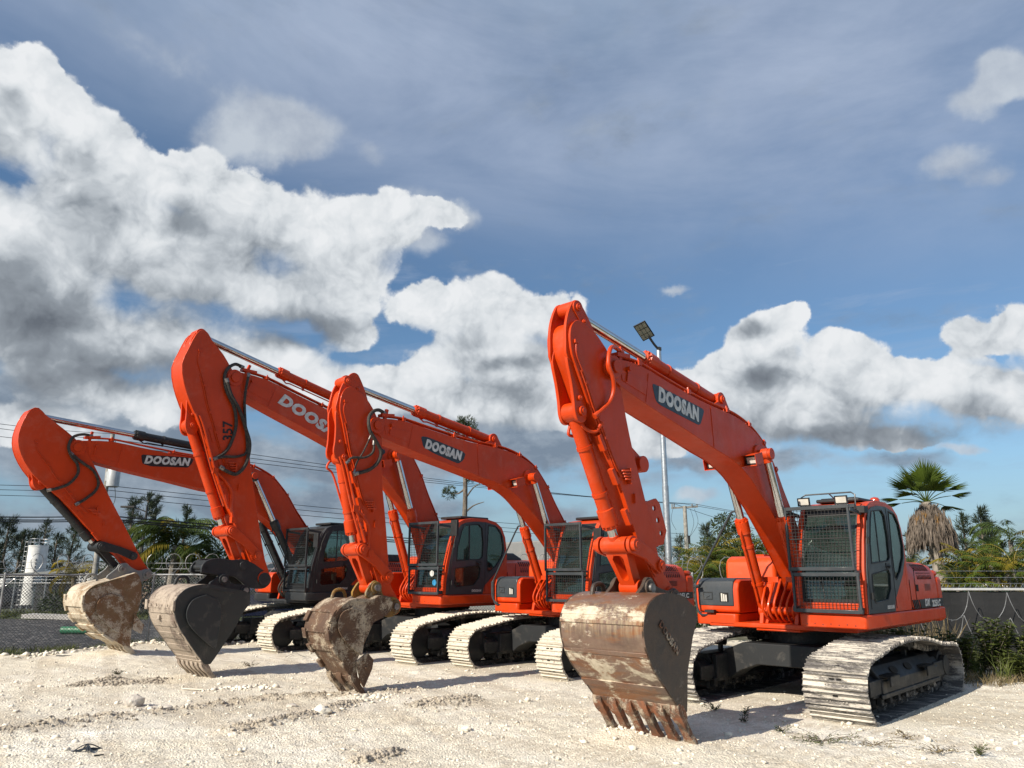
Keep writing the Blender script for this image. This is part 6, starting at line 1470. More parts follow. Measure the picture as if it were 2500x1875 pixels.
# ---------------- trees seen between the two right machines
casuarina('casuarina', (9.78, 50.00, 3.77), 3.9, .7, 'casuarina tip right of the steel light pole, nearest to it', 61, 900, 'casuarinas behind the middle gap')
casuarina('casuarina', (11.01, 52.00, 4.07), 4.2, .6, 'slim casuarina left of the far utility pole', 62, 900, 'casuarinas behind the middle gap')
casuarina('casuarina', (9.69, 52.00, 4.12), 4.6, .9, 'casuarina just left of the steel light pole base', 66, 1200, 'casuarinas behind the middle gap')
casuarina('casuarina', (11.62, 46.00, 4.14), 4.6, .9, 'grey feathery casuarina between the utility pole and the round-headed tree', 63, 1800, 'casuarinas behind the middle gap')
bushy('round_tree', (11.55, 42.00, 3.24), [(0, 0, 3.0, 1.0), (-.8, 0, 3.3, .6), (.7, 0, 3.8, .9), (.1, 0, 4.4, .8), (1.5, 0, 3.0, .8), (.4, 0, 2.2, 1.0)], 'round-headed dark tree seen through the gap behind the leaning handrail', 15, 5200, 'pine', trunk=.1, ls=.16)
for i, (q, h, r, st, lab) in enumerate((((6.41, 27.00, 2.03), 1.5, 1.3, 5, 'yellow-green clumping palm just right of the far utility pole'), ((6.66, 25.00, 2.02), 1.3, 1.3, 5, 'yellow-green clumping palm directly behind the leaning handrail'),
        ((8.12, 28.00, 2.04), 1.7, 1.4, 5, 'clumping palm above the orange fuel tank of the nearest excavator'), ((9.45, 29.00, 2.05), 2.1, 1.4, 4, 'clumping palm seen between the boom cylinder and boom of the nearest excavator'), ((6.48, 30.00, 1.98), 1.2, 1.2, 5, 'low clumping palm at the foot of the far utility pole'))):
    areca('clumping_palm', q, h, r, lab, st, 70 + i, 'clumping palms behind the right fence')

# ---------------- right side: fan palm and its neighbours
random.seed(31); fp = empty('fan_palm', (13.14, 24, -.1), label='fan palm with a thick skirt of dead grey fronds, right of the nearest cab', cat='palm tree')
hz = 4.05; g = G(); g.tube([(.05, 0, 0), (.08, 0, 1.4), (.0, 0, 2.6), (-.08, 0, hz)], .24, 12, r2=.13); g.build('trunk', M['palmbark'], fp)
lv = Leaves(); st = Leaves()
def fan(lv, st, c, az, up, pl, r, spread=150, nb=34, droop=.16, w=.055):
    c = Vector(c); h = Vector((math.cos(az), math.sin(az), 0)); d = h * math.cos(up) + Vector((0, 0, math.sin(up))); e = c + d * pl; s = Vector((-h.y, h.x, 0)); n = d.cross(s)
    if st is not None: st.g.tube([tuple(c), tuple(c.lerp(e, .5) + Vector((0, 0, .04))), tuple(e)], .018, 5, r2=.010)
    for i in range(nb):
        a = R(-spread / 2 + spread * i / (nb - 1)); l = r * (.78 + .22 * math.cos(a)) * random.uniform(.9, 1.06)
        dd = (d * math.cos(a) + s * math.sin(a)).normalized(); m = e + dd * l * .55; t = e + dd * l + Vector((0, 0, -droop * l * (.6 + abs(math.sin(a))))) + n * random.uniform(-.03, .03)
        lv.blade(e + dd * .02, t, w, n, .02)
for az, up, pl, r, sp in ((R(182), R(38), .68, .76, 130), (R(2), R(28), .80, .76, 125), (R(280), R(86), .66, .92, 140), (R(255), R(72), .62, .88, 130), (R(165), R(64), .70, .80, 120), (R(20), R(68), .66, .84, 125), (R(-35), R(14), .72, .62, 120), (R(205), R(18), .66, .64, 125), (R(172), R(8), .80, .62, 110), (R(300), R(70), .55, .72, 130), (R(95), R(66), .4, .7, 140), (R(182), R(52), .60, .80, 140), (R(5), R(44), .66, .80, 140), (R(270), R(40), .5, .75, 140), (R(160), R(0), .7, .6, 110), (R(20), R(-6), .74, .62, 110)):
    fan(lv, st, (-.08, 0, hz - .02), az, up, pl, r, sp)
lv.build('crown', L['fan'], fp); st.build('frond_stems', L['fan'], fp)
lv = Leaves(); lb = Leaves()
for i in range(330):
    az = random.uniform(0, 6.28); z = hz - .02 - 1.15 * random.random() ** .85; rr = .12 + .47 * math.sin(min(1, (hz - z) / .75) * 1.45) * random.uniform(.65, 1.05)
    c = Vector((-.06 + math.cos(az) * rr, math.sin(az) * rr, z)); l = random.uniform(.35, .62)
    for k in range(12):
        a = az + random.uniform(-.5, .5); t = c + Vector((math.cos(a) * .12, math.sin(a) * .12, -l * random.uniform(.7, 1.1))); (lb if i % 11 == 0 and z > hz - .5 else lv).blade(c + Vector((random.uniform(-.09, .09), random.uniform(-.09, .09), random.uniform(-.05, .05))), t + Vector((random.uniform(-.05, .05), 0, 0)), .032)
lv.build('dead_skirt', L['dead'], fp); lb.build('brown_fronds', L['deadbrown'], fp)
g = G()
for i in range(60):
    az = random.uniform(0, 6.28); z = random.uniform(1.2, hz - .1); g.bar((.02 + math.cos(az) * .17, math.sin(az) * .17, z), (.02 + math.cos(az) * .30, math.sin(az) * .30, z + .14), .05, .02)
g.build('leaf_stubs', M['palmbark'], fp)
coco('coconut_palm', (17.46, 27.00, 2.73), 3.0, 1.75, 'coconut palm at the right edge of the photo, taller than its neighbours', n=15, seed=9, yel=1, trunk_r=.12)
coco('coconut_palm', (14.54, 25.00, 2.28), 2.2, 1.5, 'green palm just right of the dead palm skirt', n=16, seed=10, yel=2, trunk_r=.10)
coco('coconut_palm', (14.83, 22.00, 2.22), 2.2, 1.5, 'palm cut by the right edge of the photo', n=14, seed=14, yel=2, trunk_r=.10)
areca('clumping_palm', (13.65, 22.00, 2.11), 1.6, 1.15, 'bright yellow palm clump above the white car at right', 5, 81, 'clumping palms behind the right fence')
areca('clumping_palm', (13.46, 26.00, 2.16), 1.2, 1.2, 'green palm clump left of the fan palm trunk', 5, 82, 'clumping palms behind the right fence')
areca('clumping_palm', (11.84, 21.00, 1.93), 1.5, 1.1, 'low palm clump beside the hood of the nearest excavator', 5, 83, 'clumping palms behind the right fence')
areca('clumping_palm', (13.07, 20.00, 1.93), 1.5, 1.1, 'low palm clump at the right end of the black screen', 4, 84, 'clumping palms behind the right fence')
casuarina('casuarina', (24.37, 40.00, 4.96), 5.1, 1.1, 'tall grey casuarina with two tips, right of the fan palm', 64, 2400, 'casuarinas at the right')
casuarina('casuarina', (24.64, 42.00, 4.78), 4.9, 1.0, 'casuarina rising between the fan palm and the two-tipped casuarina', 65, 1800, 'casuarinas at the right')
casuarina('casuarina', (26.27, 42.00, 4.45), 4.5, 1.1, 'broad low casuarina left of the tall coconut palm at right', 67, 2000, 'casuarinas at the right')
casuarina('casuarina', (20.54, 40.00, 3.59), 3.8, 1.2, 'hazy casuarina behind the left side of the fan palm', 68, 1800, 'casuarinas at the right')
bushy('shrub', (11.33, 20.50, 1.77), [(-2, 0, .8, .8), (-.8, 0, .7, .7), (.4, 0, .9, .7), (1.6, .2, .7, .6)], 'brown-green scrub behind the barbed wire at right', 16, 2600, 'weed', cat='shrub', ls=.12)
bushy('shrub', (12.52, 19.50, 1.77), [(-1, 0, .7, .6), (.2, 0, .8, .6), (1.4, .2, .7, .6)], 'dense scrub behind the right end of the black screen', 17, 2200, 'bush2', cat='shrub', ls=.12)
bushy('shrub', (5.41, 21.00, 1.77), [(-1.4, 0, .7, .8), (-.2, 0, .8, .8), (1.0, 0, .9, .8), (2.2, .2, .8, .7)], 'dark scrub behind the razor wire in the gap', 18, 3000, 'bush', cat='shrub', ls=.13)
for i in range(3):
    random.seed(90 + i); px = (12.80, 13.16, 12.28)[i]; g = G(); g.tube([(0, 0, 0), (random.uniform(-.05, .05), 0, 1.0), (random.uniform(-.2, .2), 0, 2.1)], .055, 8, r2=.04)
    o = g.build('bare_trunk', M['palmbark']); o.location = (px, 20.5, -.1)
    tag(o, ('pale straight palm stem behind the barbed wire, the middle one', 'reddish leaning stem right of the pale straight stem', 'thin grey stem in front of the white car')[i], 'tree trunk', 'thin stems behind the right fence')
# ------------------------------------------------------------------ fences
def coil(name, p0, p1, z, r, n, label, group, seg=14, rad=.008, phase=0.0, squash=1.0, irregular=0.0, seed=0, along=1.0, mat='pipe'):
    rd = random.Random(seed); a = Vector((*p0, z)); b = Vector((*p1, z)); d = (b - a); L_ = d.length; d.normalize(); pts = []
    for i in range(n * seg + 1):
        t = i / (n * seg); th = 2 * math.pi * i / seg + phase; k = 1 + irregular * math.sin(i * .37 + seed)
        pts.append(a + d * (L_ * t + along * r * math.cos(th)) + Vector((-d.y * math.cos(th) * r * .25, d.x * math.cos(th) * r * .25, math.sin(th) * r * squash * k)))
    g = G(); g.tube([tuple(p) for p in pts], rad, 5, smooth=False)
    for i in range(2, len(pts) - 1, 2):
        p = pts[i]; g.bar(p - Vector((0, 0, .02)), p + Vector((0, 0, .02)), .012, .006)
    return tag(g.build(name, M[mat]), label, 'razor wire', group)
def chain_link(name, pts, h, label, step=.075, wr=.0035, post=2.6, group=None, rail=True):
    root = empty(name, (pts[0][0], pts[0][1], -.1), label=label, cat='fence', group=group); O_ = Vector((pts[0][0], pts[0][1], 0))
    g = G()
    for (ax, ay), (bx, by) in zip(pts, pts[1:]):
        a = Vector((ax, ay, 0)) - O_; b = Vector((bx, by, 0)) - O_; d = (b - a); L_ = d.length; d.normalize(); s = -h
        while s < L_:
            for k in (1, -1):
                x0, z0, x1, z1 = (s, 0, s + h, h) if k > 0 else (s, h, s + h, 0)
                if x1 < 0: continue
                if x0 < 0: z0 += (0 - x0) * k; x0 = 0
                if x1 > L_: z1 -= (x1 - L_) * k; x1 = L_
                off = Vector((-d.y, d.x, 0)) * .004 * k
                g.bar(a + d * x0 + Vector((0, 0, z0)) + off, a + d * x1 + Vector((0, 0, z1)) + off, wr * 2, wr * 2)
            s += step
    g.build('wire_mesh', M['wire'], root, smooth=0)
    for (ax, ay), (bx, by) in zip(pts, pts[1:]):
        a = Vector((ax, ay, 0)) - O_; b = Vector((bx, by, 0)) - O_; d = (b - a); L_ = d.length; d.normalize(); n = max(1, round(L_ / post))
        for i in range(n + (1 if (bx, by) == pts[-1] else 0)):
            p = a + d * (L_ * i / n); g = G(); g.cyl(p, p + Vector((0, 0, h + .03)), .028, n=10); g.sphere(p + Vector((0, 0, h + .03)), .032, 8); g.build('fence_post', M['pipe'], root)
        g = G(); g.cyl(a + Vector((0, 0, h)), b + Vector((0, 0, h)), .022, n=8); g.build('top_rail', M['pipe'], root)
        g = G()
        for zz in (.15, .30): g.cyl(a + Vector((0, 0, h + zz)), b + Vector((0, 0, h + zz)), .004, n=5)
        g.build('barbed_wire', M['galv'], root)
    return root
NF = [(-26, 14.2), (-17.2, 15.3), (-12.1, 18.6), (-9.6, 20.9), (5.0, 21.6)]
chain_link('chain_link_fence', NF, 1.84, 'near chain-link fence along the edge of the limestone, behind the leftmost bucket')
chain_link('chain_link_fence', [(-50, 37), (-14, 36.5), (10, 36)], 1.40, 'far chain-link fence along the grass verge in front of the parked cars', step=.16, wr=.005, post=3.2)
GC = 'razor wire coils along the fences'
coil('razor_wire', (-17.2, 15.3), (-12.1, 18.6), 1.98, .27, 9, 'razor wire coil on top of the near fence in front of the white silo', GC, seed=2)
coil('razor_wire', (-12.1, 18.6), (-9.6, 20.9), 1.98, .27, 6, 'razor wire coil above the near fence just left of the caked pale bucket', GC, seed=3, phase=1)
coil('razor_wire', (-9.6, 20.9), (-3.0, 21.2), 2.0, .29, 13, 'razor wire coil above the fence between the caked bucket and the dark bucket', GC, seed=4, phase=2)
coil('razor_wire', (-3.0, 21.2), (5.0, 21.6), 2.0, .29, 15, 'razor wire coil behind the middle excavators', GC, seed=5)
# right: chain-link with a black windscreen, coils hung on its face
FY = 16.2
sf = empty('screen_fence', (5.6, FY, -.1), label='fence covered with black windscreen cloth behind the nearest excavator', cat='fence')
def mat_cloth():
    m, t, b, _ = nt('black_windscreen_cloth'); v = coord(t)
    c = ramp(t, noise(t, 1.4, 7, .65, scaled(t, v, (1, 1, 3))), [(.3, (.010, .011, .012)), (.7, (.022, .023, .025))])
    c = mix(t, ramp(t, noise(t, 3, 8, .75, scaled(t, v, (1, 1, 4))), [(.66, 0.0), (.8, .3)]), c, (.12, .12, .12)); t.links.new(c, b.inputs['Base Color']); b.inputs['Roughness'].default_value = .8
    bump(t, b, noise(t, 2, 5, .6, v), .4, .05); return m
g = G(); n = 120
for k in range(n):
    x0 = 26.0 * k / n; x1 = 26.0 * (k + 1) / n
    f = lambda x, z: .03 * math.sin(x * 2.3) * math.sin(z * 2.1) + .012 * math.sin(x * 7.1 + z)
    zs = [0, .35, .7, 1.05, 1.42, 1.52]
    for a, b2 in zip(zs, zs[1:]): g.add([(x0, f(x0, a), a), (x1, f(x1, a), a), (x1, f(x1, b2), b2), (x0, f(x0, b2), b2), (x0, f(x0, a) + .006, a), (x1, f(x1, a) + .006, a), (x1, f(x1, b2) + .006, b2), (x0, f(x0, b2) + .006, b2)], [(0, 1, 2, 3), (7, 6, 5, 4)])
g.build('windscreen_cloth', mat_cloth(), sf)
g = G(); g.cyl((0, -.02, 1.56), (26, -.02, 1.56), .026, n=10); g.build('top_rail', simple('bright_top_rail', (.62, .62, .60), .35, .3, var=.1), sf)
for i in range(11):
    g = G(); g.cyl((i * 2.6 + .3, .05, 0), (i * 2.6 + .3, .05, 1.95), .028, n=10); g.build('fence_post', M['galv'], sf)
    g = G(); g.box(i * 2.6 + .27, i * 2.6 + .33, -.05, .01, 1.50, 1.60); g.build('rail_clamp', M['black'], sf)
g = G()
for zz in (1.60, 1.68, 1.80, 1.93): g.cyl((0, .04, zz), (26, .04, zz), .004, n=5)
for i in range(220):
    x = i * .118; g.bar((x, .04, 1.56), (x + .05, .04, 1.66), .005, .005)
g.build('barbed_wire', M['galv'], sf)
coil('razor_wire', (8.4, FY - .35), (14.5, FY - .45), 1.12, .30, 8, 'upper razor wire coil hung on the face of the black screen', GC, phase=1.0, rad=.0065, irregular=.12, seed=8, squash=.95, along=.5, mat='pipe')
coil('razor_wire', (8.2, FY - .45), (14.5, FY - .6), .62, .30, 7, 'lower razor wire coil sagging into the weeds before the black screen', GC, phase=2.2, rad=.0065, irregular=.2, seed=9, along=.5, mat='pipe')
coil('razor_wire', (5.2, FY + .6), (8.2, FY + .3), 1.95, .30, 5, 'loose razor wire coil in the gap left of the nearest excavator', GC, seed=10, squash=1.1)
coil('razor_wire', (2.6, FY + 1.6), (5.2, FY + .6), 1.75, .32, 4, 'drooping razor wire coil seen beside the orange fuel tank', GC, seed=11, squash=1.2)

# ------------------------------------------------------------------ plants in front of the screen
def leafy(name, x, y, h, label, seed, n=9, mat='weed', group='leafy weeds before the black screen', lw=.055):
    random.seed(seed); root = empty(name, (x, y, height_at(x, y) if x < 14 else -.1), label=label, cat='plant', group=group); lv = Leaves(); g = G()
    for s in range(n):
        b = Vector((random.uniform(-.18, .18), random.uniform(-.15, .15), 0)); t = b + Vector((random.uniform(-.35, .35), random.uniform(-.3, .3), h * random.uniform(.6, 1.0))); mid = b.lerp(t, .5) + Vector((0, 0, .06))
        g.tube([tuple(b), tuple(mid), tuple(t)], .007, 5, r2=.003)
        for k in range(26):
            q = .2 + .8 * k / 25; p = b.lerp(t, q) + Vector((0, 0, .05 * math.sin(q * 3.1))); az = k * 2.4 + random.uniform(-.4, .4); l = random.uniform(.10, .19) * (1.1 - .35 * q)
            d = Vector((math.cos(az), math.sin(az), random.uniform(-.35, .5))).normalized(); lv.blade(p, p + d * l, lw * random.uniform(.7, 1.1), Vector((0, 0, 1)), .02)
    g.build('stems', M['bark'], root); lv.build('foliage', L[mat], root); return root
LW = [('leafy weed by the rear end of the nearest wide track', 7.7, 13.9, .80), ('tallest broad-leaved weed before the black screen', 8.6, 14.3, 1.0), ('broad-leaved weed right of the tallest one before the screen', 9.3, 14.1, .85), ('leafy weed at the right edge of the photo before the screen', 9.9, 14.4, .9),
      ('shaded leafy weed directly behind the rear of the wide track', 7.1, 14.6, .85), ('low leafy weed nearest the limestone at right', 8.7, 13.5, .5), ('second low leafy weed on the limestone edge at right', 9.4, 13.4, .5), ('dim leafy weed under the tail of the nearest excavator', 6.9, 15.2, .8)]
for i, (lab, x, y, h) in enumerate(LW): leafy('leafy_weed', x, y, h, lab, 100 + i, 26 if h > .6 else 14, lw=.085)
def tuft(lv, x, y, z, n, h, w, spread=.5):
    for _ in range(n):
        a = random.uniform(0, 6.28); s = random.uniform(.1, spread); p = Vector((x + random.gauss(0, .05), y + random.gauss(0, .05), z)); t = p + Vector((math.cos(a) * s * h, math.sin(a) * s * h, h * random.uniform(.55, 1.0))); lv.blade(p, t, w, None, h * .12)
random.seed(55); lv = Leaves()
for _ in range(240): x = random.uniform(4.6, 13.5); y = random.uniform(13.3, 15.9) if x > 7.6 else random.uniform(15.0, 15.9); tuft(lv, x, y, -.03, 22, random.uniform(.25, .6), .012)
tag(lv.build('grass', L['weed']), kind='stuff')
random.seed(56); lv = Leaves()
for _ in range(50): x = random.uniform(6.4, 8.4); y = random.uniform(14.6, 15.8); tuft(lv, x, y, -.03, 16, random.uniform(.8, 1.25), .013, .45)
for _ in range(70): x = random.uniform(7.4, 11.5); y = random.uniform(13.0, 13.6); tuft(lv, x, y, -.02, 16, random.uniform(.12, .3), .010, .9)
tag(lv.build('dry_grass', L['dry']), kind='stuff')
random.seed(57); lv = Leaves()
for _ in range(330): x = random.uniform(-17, -7); tuft(lv, x, float(edge_y(np.array([x]))[0]) + random.uniform(-.1, 2.2), -.08, 12, random.uniform(.10, .28), .012, .8)
for _ in range(900): x = random.uniform(-40, -8); tuft(lv, x, random.uniform(32.5, 38) - x * .02, -.12, 9, random.uniform(.10, .30), .05, .8)
tag(lv.build('verge_grass', L['grass']), kind='stuff')
# sprigs lying on the pad near the camera
def sprig(name, xy, r, n, label, seed, mat='dry', group='dry sprigs on the limestone'):
    random.seed(seed); x, y = xy; z = height_at(x, y); root = empty(name, (x, y, z), label=label, cat='plant', group=group); g = G(); lv = Leaves()
    for s in range(n):
        a = random.uniform(0, 6.28); l = r * random.uniform(.4, 1.1); e = Vector((math.cos(a) * l * 1.3, math.sin(a) * l * .8, random.uniform(.02, .12))); g.tube([(0, 0, .01), tuple(e * .5 + Vector((0, 0, .03))), tuple(e)], .003, 4, r2=.0015)
        for k in range(9):
            p = e * random.uniform(.2, 1.0); d = Vector((random.uniform(-1, 1), random.uniform(-1, 1), random.uniform(-.1, .8))).normalized(); lv.blade(p, p + d * random.uniform(.02, .05), .010)
    g.build('stems', M['bark'], root); lv.build('foliage', L[mat], root)
sprig('dry_sprig', (3.40, 8.99), .36, 26, 'largest dry weed tangle on the limestone before the wide track', 1, 'weed')
sprig('dry_sprig', (3.89, 8.79), .30, 12, 'sparse dry weed right of the largest tangle', 2)
sprig('dry_sprig', (4.40, 8.49), .30, 12, 'thin spreading dry weed at the lower right', 3)
sprig('dry_sprig', (4.72, 8.28), .10, 14, 'small grey-green tuft nearest the lower right corner', 4, 'weed')
sprig('dry_sprig', (4.41, 9.14), .16, 9, 'small dry weed between the two sparse ones at lower right', 5)
sprig('dry_sprig', (2.73, 10.93), .14, 14, 'dark dead sprig in the bucket shadow, left one', 6, 'bush')
sprig('dry_sprig', (2.89, 10.16), .07, 10, 'small dark sprig at the lower middle of the bucket shadow', 7, 'bush')
sprig('dry_sprig', (3.06, 10.63), .07, 8, 'small dark sprig above the lower one in the bucket shadow', 8, 'bush')
sprig('dry_sprig', (3.17, 9.56), .10, 10, 'dark sprig just outside the bucket shadow', 9, 'bush')
sprig('dry_sprig', (-7.11, 14.44), .10, 12, 'dark sprig on the short ridge below the caked bucket', 10, 'bush')
sprig('dry_sprig', (-5.11, 15.63), .14, 12, 'brown clump on the pad between the dark bucket and the narrow bucket', 11)
# litter
def lay(name, xy, dims, rz, mat, label, cat, z=None, bevel=.004):
    g = G(); g.box(-dims[0] / 2, dims[0] / 2, -dims[1] / 2, dims[1] / 2, 0, dims[2]); o = g.build(name, mat, bevel=bevel); o.location = (*xy, height_at(*xy) + .004 if z is None else z); o.rotation_euler = (R(1), R(1.5), R(rz)); return tag(o, label, cat)
lay('flat_bar', (-9.50, 16.97), (.36, .05, .02), 4, M['dark'], 'dark flat metal strip lying on the limestone at left', 'scrap')
lay('pale_stick', (-5.05, 12.75), (.36, .025, .018), -6, M['stone'], 'pale thin stick lying left of the dark bucket teeth', 'stick')
random.seed(77); g = G(); z0 = height_at(*(-4.44, 8.58))
for i in range(14): a = random.uniform(0, 3.1); l = random.uniform(.06, .14); g.tube([(-l * math.cos(a), -l * .5, 0), (0, 0, .05 * random.random() + .015), (l * math.cos(a), l * .6, 0)], .006, 5)
o = g.build('rag_scrap', simple('dark_blue_scrap', (.02, .03, .045), .6)); o.location = (*(-4.44, 8.58), z0 + .01); tag(o, 'small tangle of dark blue scrap in the lower left corner', 'scrap')
lay('rubber_scrap', (-4.22, 8.40), (.09, .03, .012), 35, M['black'], 'small black rubber sliver right of the blue scrap', 'scrap')
g = G(); g.tube([(-.25, 0, .02), (-.05, .05, .10), (.12, -.02, .05), (.3, .03, .015)], .004, 4); g.tube([(-.2, .06, .01), (0, 0, .07), (.25, -.08, .01)], .004, 4); o = g.build('bent_wire', M['steel']); o.location = (*(-4.66, 17.29), .0); tag(o, 'bent piece of wire on the ground before the leftmost machine track', 'wire')
lay('concrete_slab', (-18.68, 32.71), (3.0, .7, .16), -4, simple('broken_concrete', (.42, .41, .39), .9, var=.2), 'long pale concrete slab lying at the edge of the dark gravel', 'slab', -.08)
g = G(); g.cyl((-.5, 0, .12), (1.2, -.1, .12), .115, n=20); o = g.build('green_pipe', simple('green_pipe', (.03, .16, .08), .5)); o.location = (*(-13.76, 25.10), -.1); tag(o, 'green pipe lying on the dark gravel behind the caked bucket', 'pipe')

# ------------------------------------------------------------------ poles, lamps, wires
lp = empty('light_pole', (6.07, 30, -.1), label='tall galvanised pole with a tilted solar floodlight, behind the nearest boom', cat='light pole')
g = G(); g.cyl((0, 0, 0), (0, 0, 5.2), .13, n=18); g.cyl((0, 0, 5.2), (0, 0, 10.8), .115, .10, n=18); g.cyl((0, 0, 7.55), (0, 0, 7.62), .135, n=18); g.build('pole', simple('bright_galvanised_pole', (.50, .52, .54), .35, .8, var=.1), lp)
g = G(); g.cyl((0, 0, 10.65), (0, 0, 10.95), .07, n=12); g.tube([(0, 0, 10.85), (-.22, -.1, 11.08), (-.42, -.2, 11.36)], .05, 8); g.box(-.03, .10, -.1, .1, 10.78, 10.92); g.build('bracket', M['black'], lp)
Mx = Matrix.Translation((-.62, -.28, 11.56)) @ Matrix.Scale(.74, 4) @ Matrix.Rotation(R(-128), 4, 'Z') @ Matrix.Rotation(R(-28), 4, 'Y') @ Matrix.Rotation(R(22), 4, 'X')
g = G(); g.box(-.62, .62, -.36, .36, -.03, .04, M=Mx); g.build('lamp_head', M['black'], lp, bevel=.01)
g = G()
for i in range(3):
    for j in range(3): g.box(-.55 + i * .38, -.55 + i * .38 + .34, -.32 + j * .215, -.32 + j * .215 + .19, -.036, -.028, M=Mx)
g.build('led_panel', simple('led_panel', (.50, .48, .40), .3), lp)
def wood_pole(x, y, h, label, r=.16, mat=None):
    root = empty('utility_pole', (x, y, -.1), label=label, cat='utility pole'); g = G(); g.cyl((0, 0, 0), (0, 0, h), r, r * .7, n=14); g.build('pole', mat or simple('weathered_pole', (.30, .29, .26), .9, var=.2), root); return root
TX, TY, TZ = (-17.15, 32.00, 7.62); RX, RY, RZ = (12.45, 55.00, 6.52)
up1 = wood_pole(TX, TY, TZ + .1, 'pale utility pole carrying a grey transformer, seen beside the leftmost arm', .125)
g = G(); g.lathe((.32, -.1, TZ - 2.25), (0, 0, 1), [(0, .20), (.03, .25), (.75, .25), (.80, .22), (.84, .06)], 18); g.cyl((.42, -.1, TZ - 1.45), (.42, -.1, TZ - 1.25), .03, n=8); g.cyl((.22, -.1, TZ - 1.45), (.22, -.1, TZ - 1.25), .03, n=8); g.box(0, .12, -.16, -.04, TZ - 2.0, TZ - 1.6); g.build('transformer', simple('grey_transformer', (.42, .44, .45), .4), up1)
g = G(); g.tube([(.42, -.1, TZ - 2.2), (.5, -.1, TZ - 2.8), (.28, -.1, TZ - 3.4), (.05, -.1, TZ - 4.3)], .012, 5); g.tube([(.22, -.1, TZ - 1.3), (.3, -.1, TZ - .6), (0, 0, TZ)], .012, 5); g.build('drop_cable', M['black'], up1)
up2 = wood_pole(RX, RY, RZ, 'far utility pole with a crossarm, right of the steel light pole', .19)
g = G(); g.bar((-.95, 0, RZ - .15), (.95, 0, RZ - .05), .10, .12)
for x in (-.9, -.75, .55, .9): g.cyl((x, 0, RZ - .1), (x, 0, RZ + .14), .045, n=8)
g.build('crossarm', simple('crossarm_wood', (.22, .21, .19), .9), up2)
g = G(); g.tube([(-.85, 0, RZ - .2), (-1.0, 0, RZ - 1.0), (-.7, 0, RZ - 1.7)], .012, 5)
for k in (.4, .7): g.tube([(k, 0, RZ - .2), (k + .2, 0, RZ - 1.2), (.25, 0, RZ - 2.2)], .012, 5)
g.box(.16, .26, -.1, .1, RZ - 2.7, RZ - 2.1); g.build('drop_cable', M['black'], up2)
g = G(); g.tube([(-.1, 0, RZ - 3.6), (-.9, -.3, RZ - 3.35), (-1.5, -.5, RZ - 3.22)], .035, 6); g.box(-1.9, -1.45, -.6, -.42, RZ - 3.28, RZ - 3.18); g.build('street_lamp_arm', M['white'], up2)
random.seed(88); bushy('vine', (RX, RY), [(-.2, -.1, RZ - 3.4, .45), (0, 0, RZ - 4.2, .5), (.1, 0, RZ - 2.9, .3)], 'vine climbing the far utility pole', 19, 500, 'bush2', cat='vine', ls=.16)
sl_ = empty('street_lamp', (-19.14, 40, -.1), label='slim black street lamp with a flat head, behind the leftmost bucket', cat='street lamp')
g = G(); g.cyl((0, 0, 0), (0, 0, 5.25), .07, .055, n=12); g.sphere((0, 0, 5.3), .05, 8); g.build('pole', M['black'], sl_)
g = G(); g.tube([(0, 0, 4.95), (-.45, 0, 5.12), (-.7, 0, 5.2)], .035, 8); g.box(-1.35, -.62, -.12, .12, 5.17, 5.27); g.build('lamp_head', M['black'], sl_, bevel=.02)
def wire(a, b, sag, r, label, group, cat='cable'):
    a = Vector(a); b = Vector(b); g = G(); pts = [a.lerp(b, i / 24) - Vector((0, 0, sag * 4 * (i / 24) * (1 - i / 24))) for i in range(25)]
    g.tube([tuple(p) for p in pts], r, 5, smooth=False); return tag(g.build('overhead_wire', M['black']), label, cat, group)
GW = 'overhead wires between the poles'
names = ('top', 'second', 'third')
LZ = [(-18.73, 24.00, 6.76), (-18.70, 24.00, 6.63), (-18.65, 24.00, 6.33)]
for i in range(3):
    wire(LZ[i], (TX + .1, TY, TZ - .05 - .25 * i), .10, .010, '%s thin wire left of the transformer pole' % names[i], GW)
    wire((TX + .1, TY, TZ - .05 - .25 * i), (RX - .7 + .7 * i, RY, RZ + .05), .30, .014, '%s thin wire from the transformer pole to the far pole' % names[i], GW)
L2 = [(-18.32, 24.00, 4.56), (-18.29, 24.00, 4.41), (-18.26, 24.00, 4.25)]; T2 = [(-17.00, 32.00, 5.34), (-16.97, 32.00, 5.15), (-16.94, 32.00, 4.89)]; R2 = [(12.33, 55.00, 4.45), (12.32, 55.00, 4.11), (12.30, 55.00, 3.91)]
L3 = [(-18.13, 24.00, 3.54), (-18.12, 24.00, 3.46), (-18.11, 24.00, 3.40)]; T3 = [(-16.94, 32.00, 4.09), (-16.92, 32.00, 3.96), (-16.91, 32.00, 3.89)]; R3 = [(12.28, 55.00, 3.54), (12.28, 55.00, 3.39), (12.27, 55.00, 3.25)]
for i in range(3):
    wire(L2[i], T2[i], .05, .010, '%s mid-height thin wire left of the transformer pole' % names[i], GW); wire(T2[i], R2[i], .25, .013, '%s mid-height thin wire right of the transformer pole' % names[i], GW)
    wire(L3[i], T3[i], .06, .022, '%s thick low cable left of the transformer pole' % names[i], GW); wire(T3[i], R3[i], .35, .028, '%s thick low cable right of the transformer pole' % names[i], GW)
E3 = [(36.88, 48.00, 3.07), (36.85, 48.00, 2.95), (36.83, 48.00, 2.80)]
for i in range(3): wire((RX - .7 + .7 * i, RY, RZ + .05), (26.33, 62.00, 3.92), .4, .016, '%s wire descending right from the far utility pole' % names[i], GW) if i == 0 else wire((RX - .7 + .7 * i, RY, RZ + .05), (E3[i][0], E3[i][1], E3[i][2]), .4, .016, '%s wire descending right from the far utility pole' % names[i], GW)

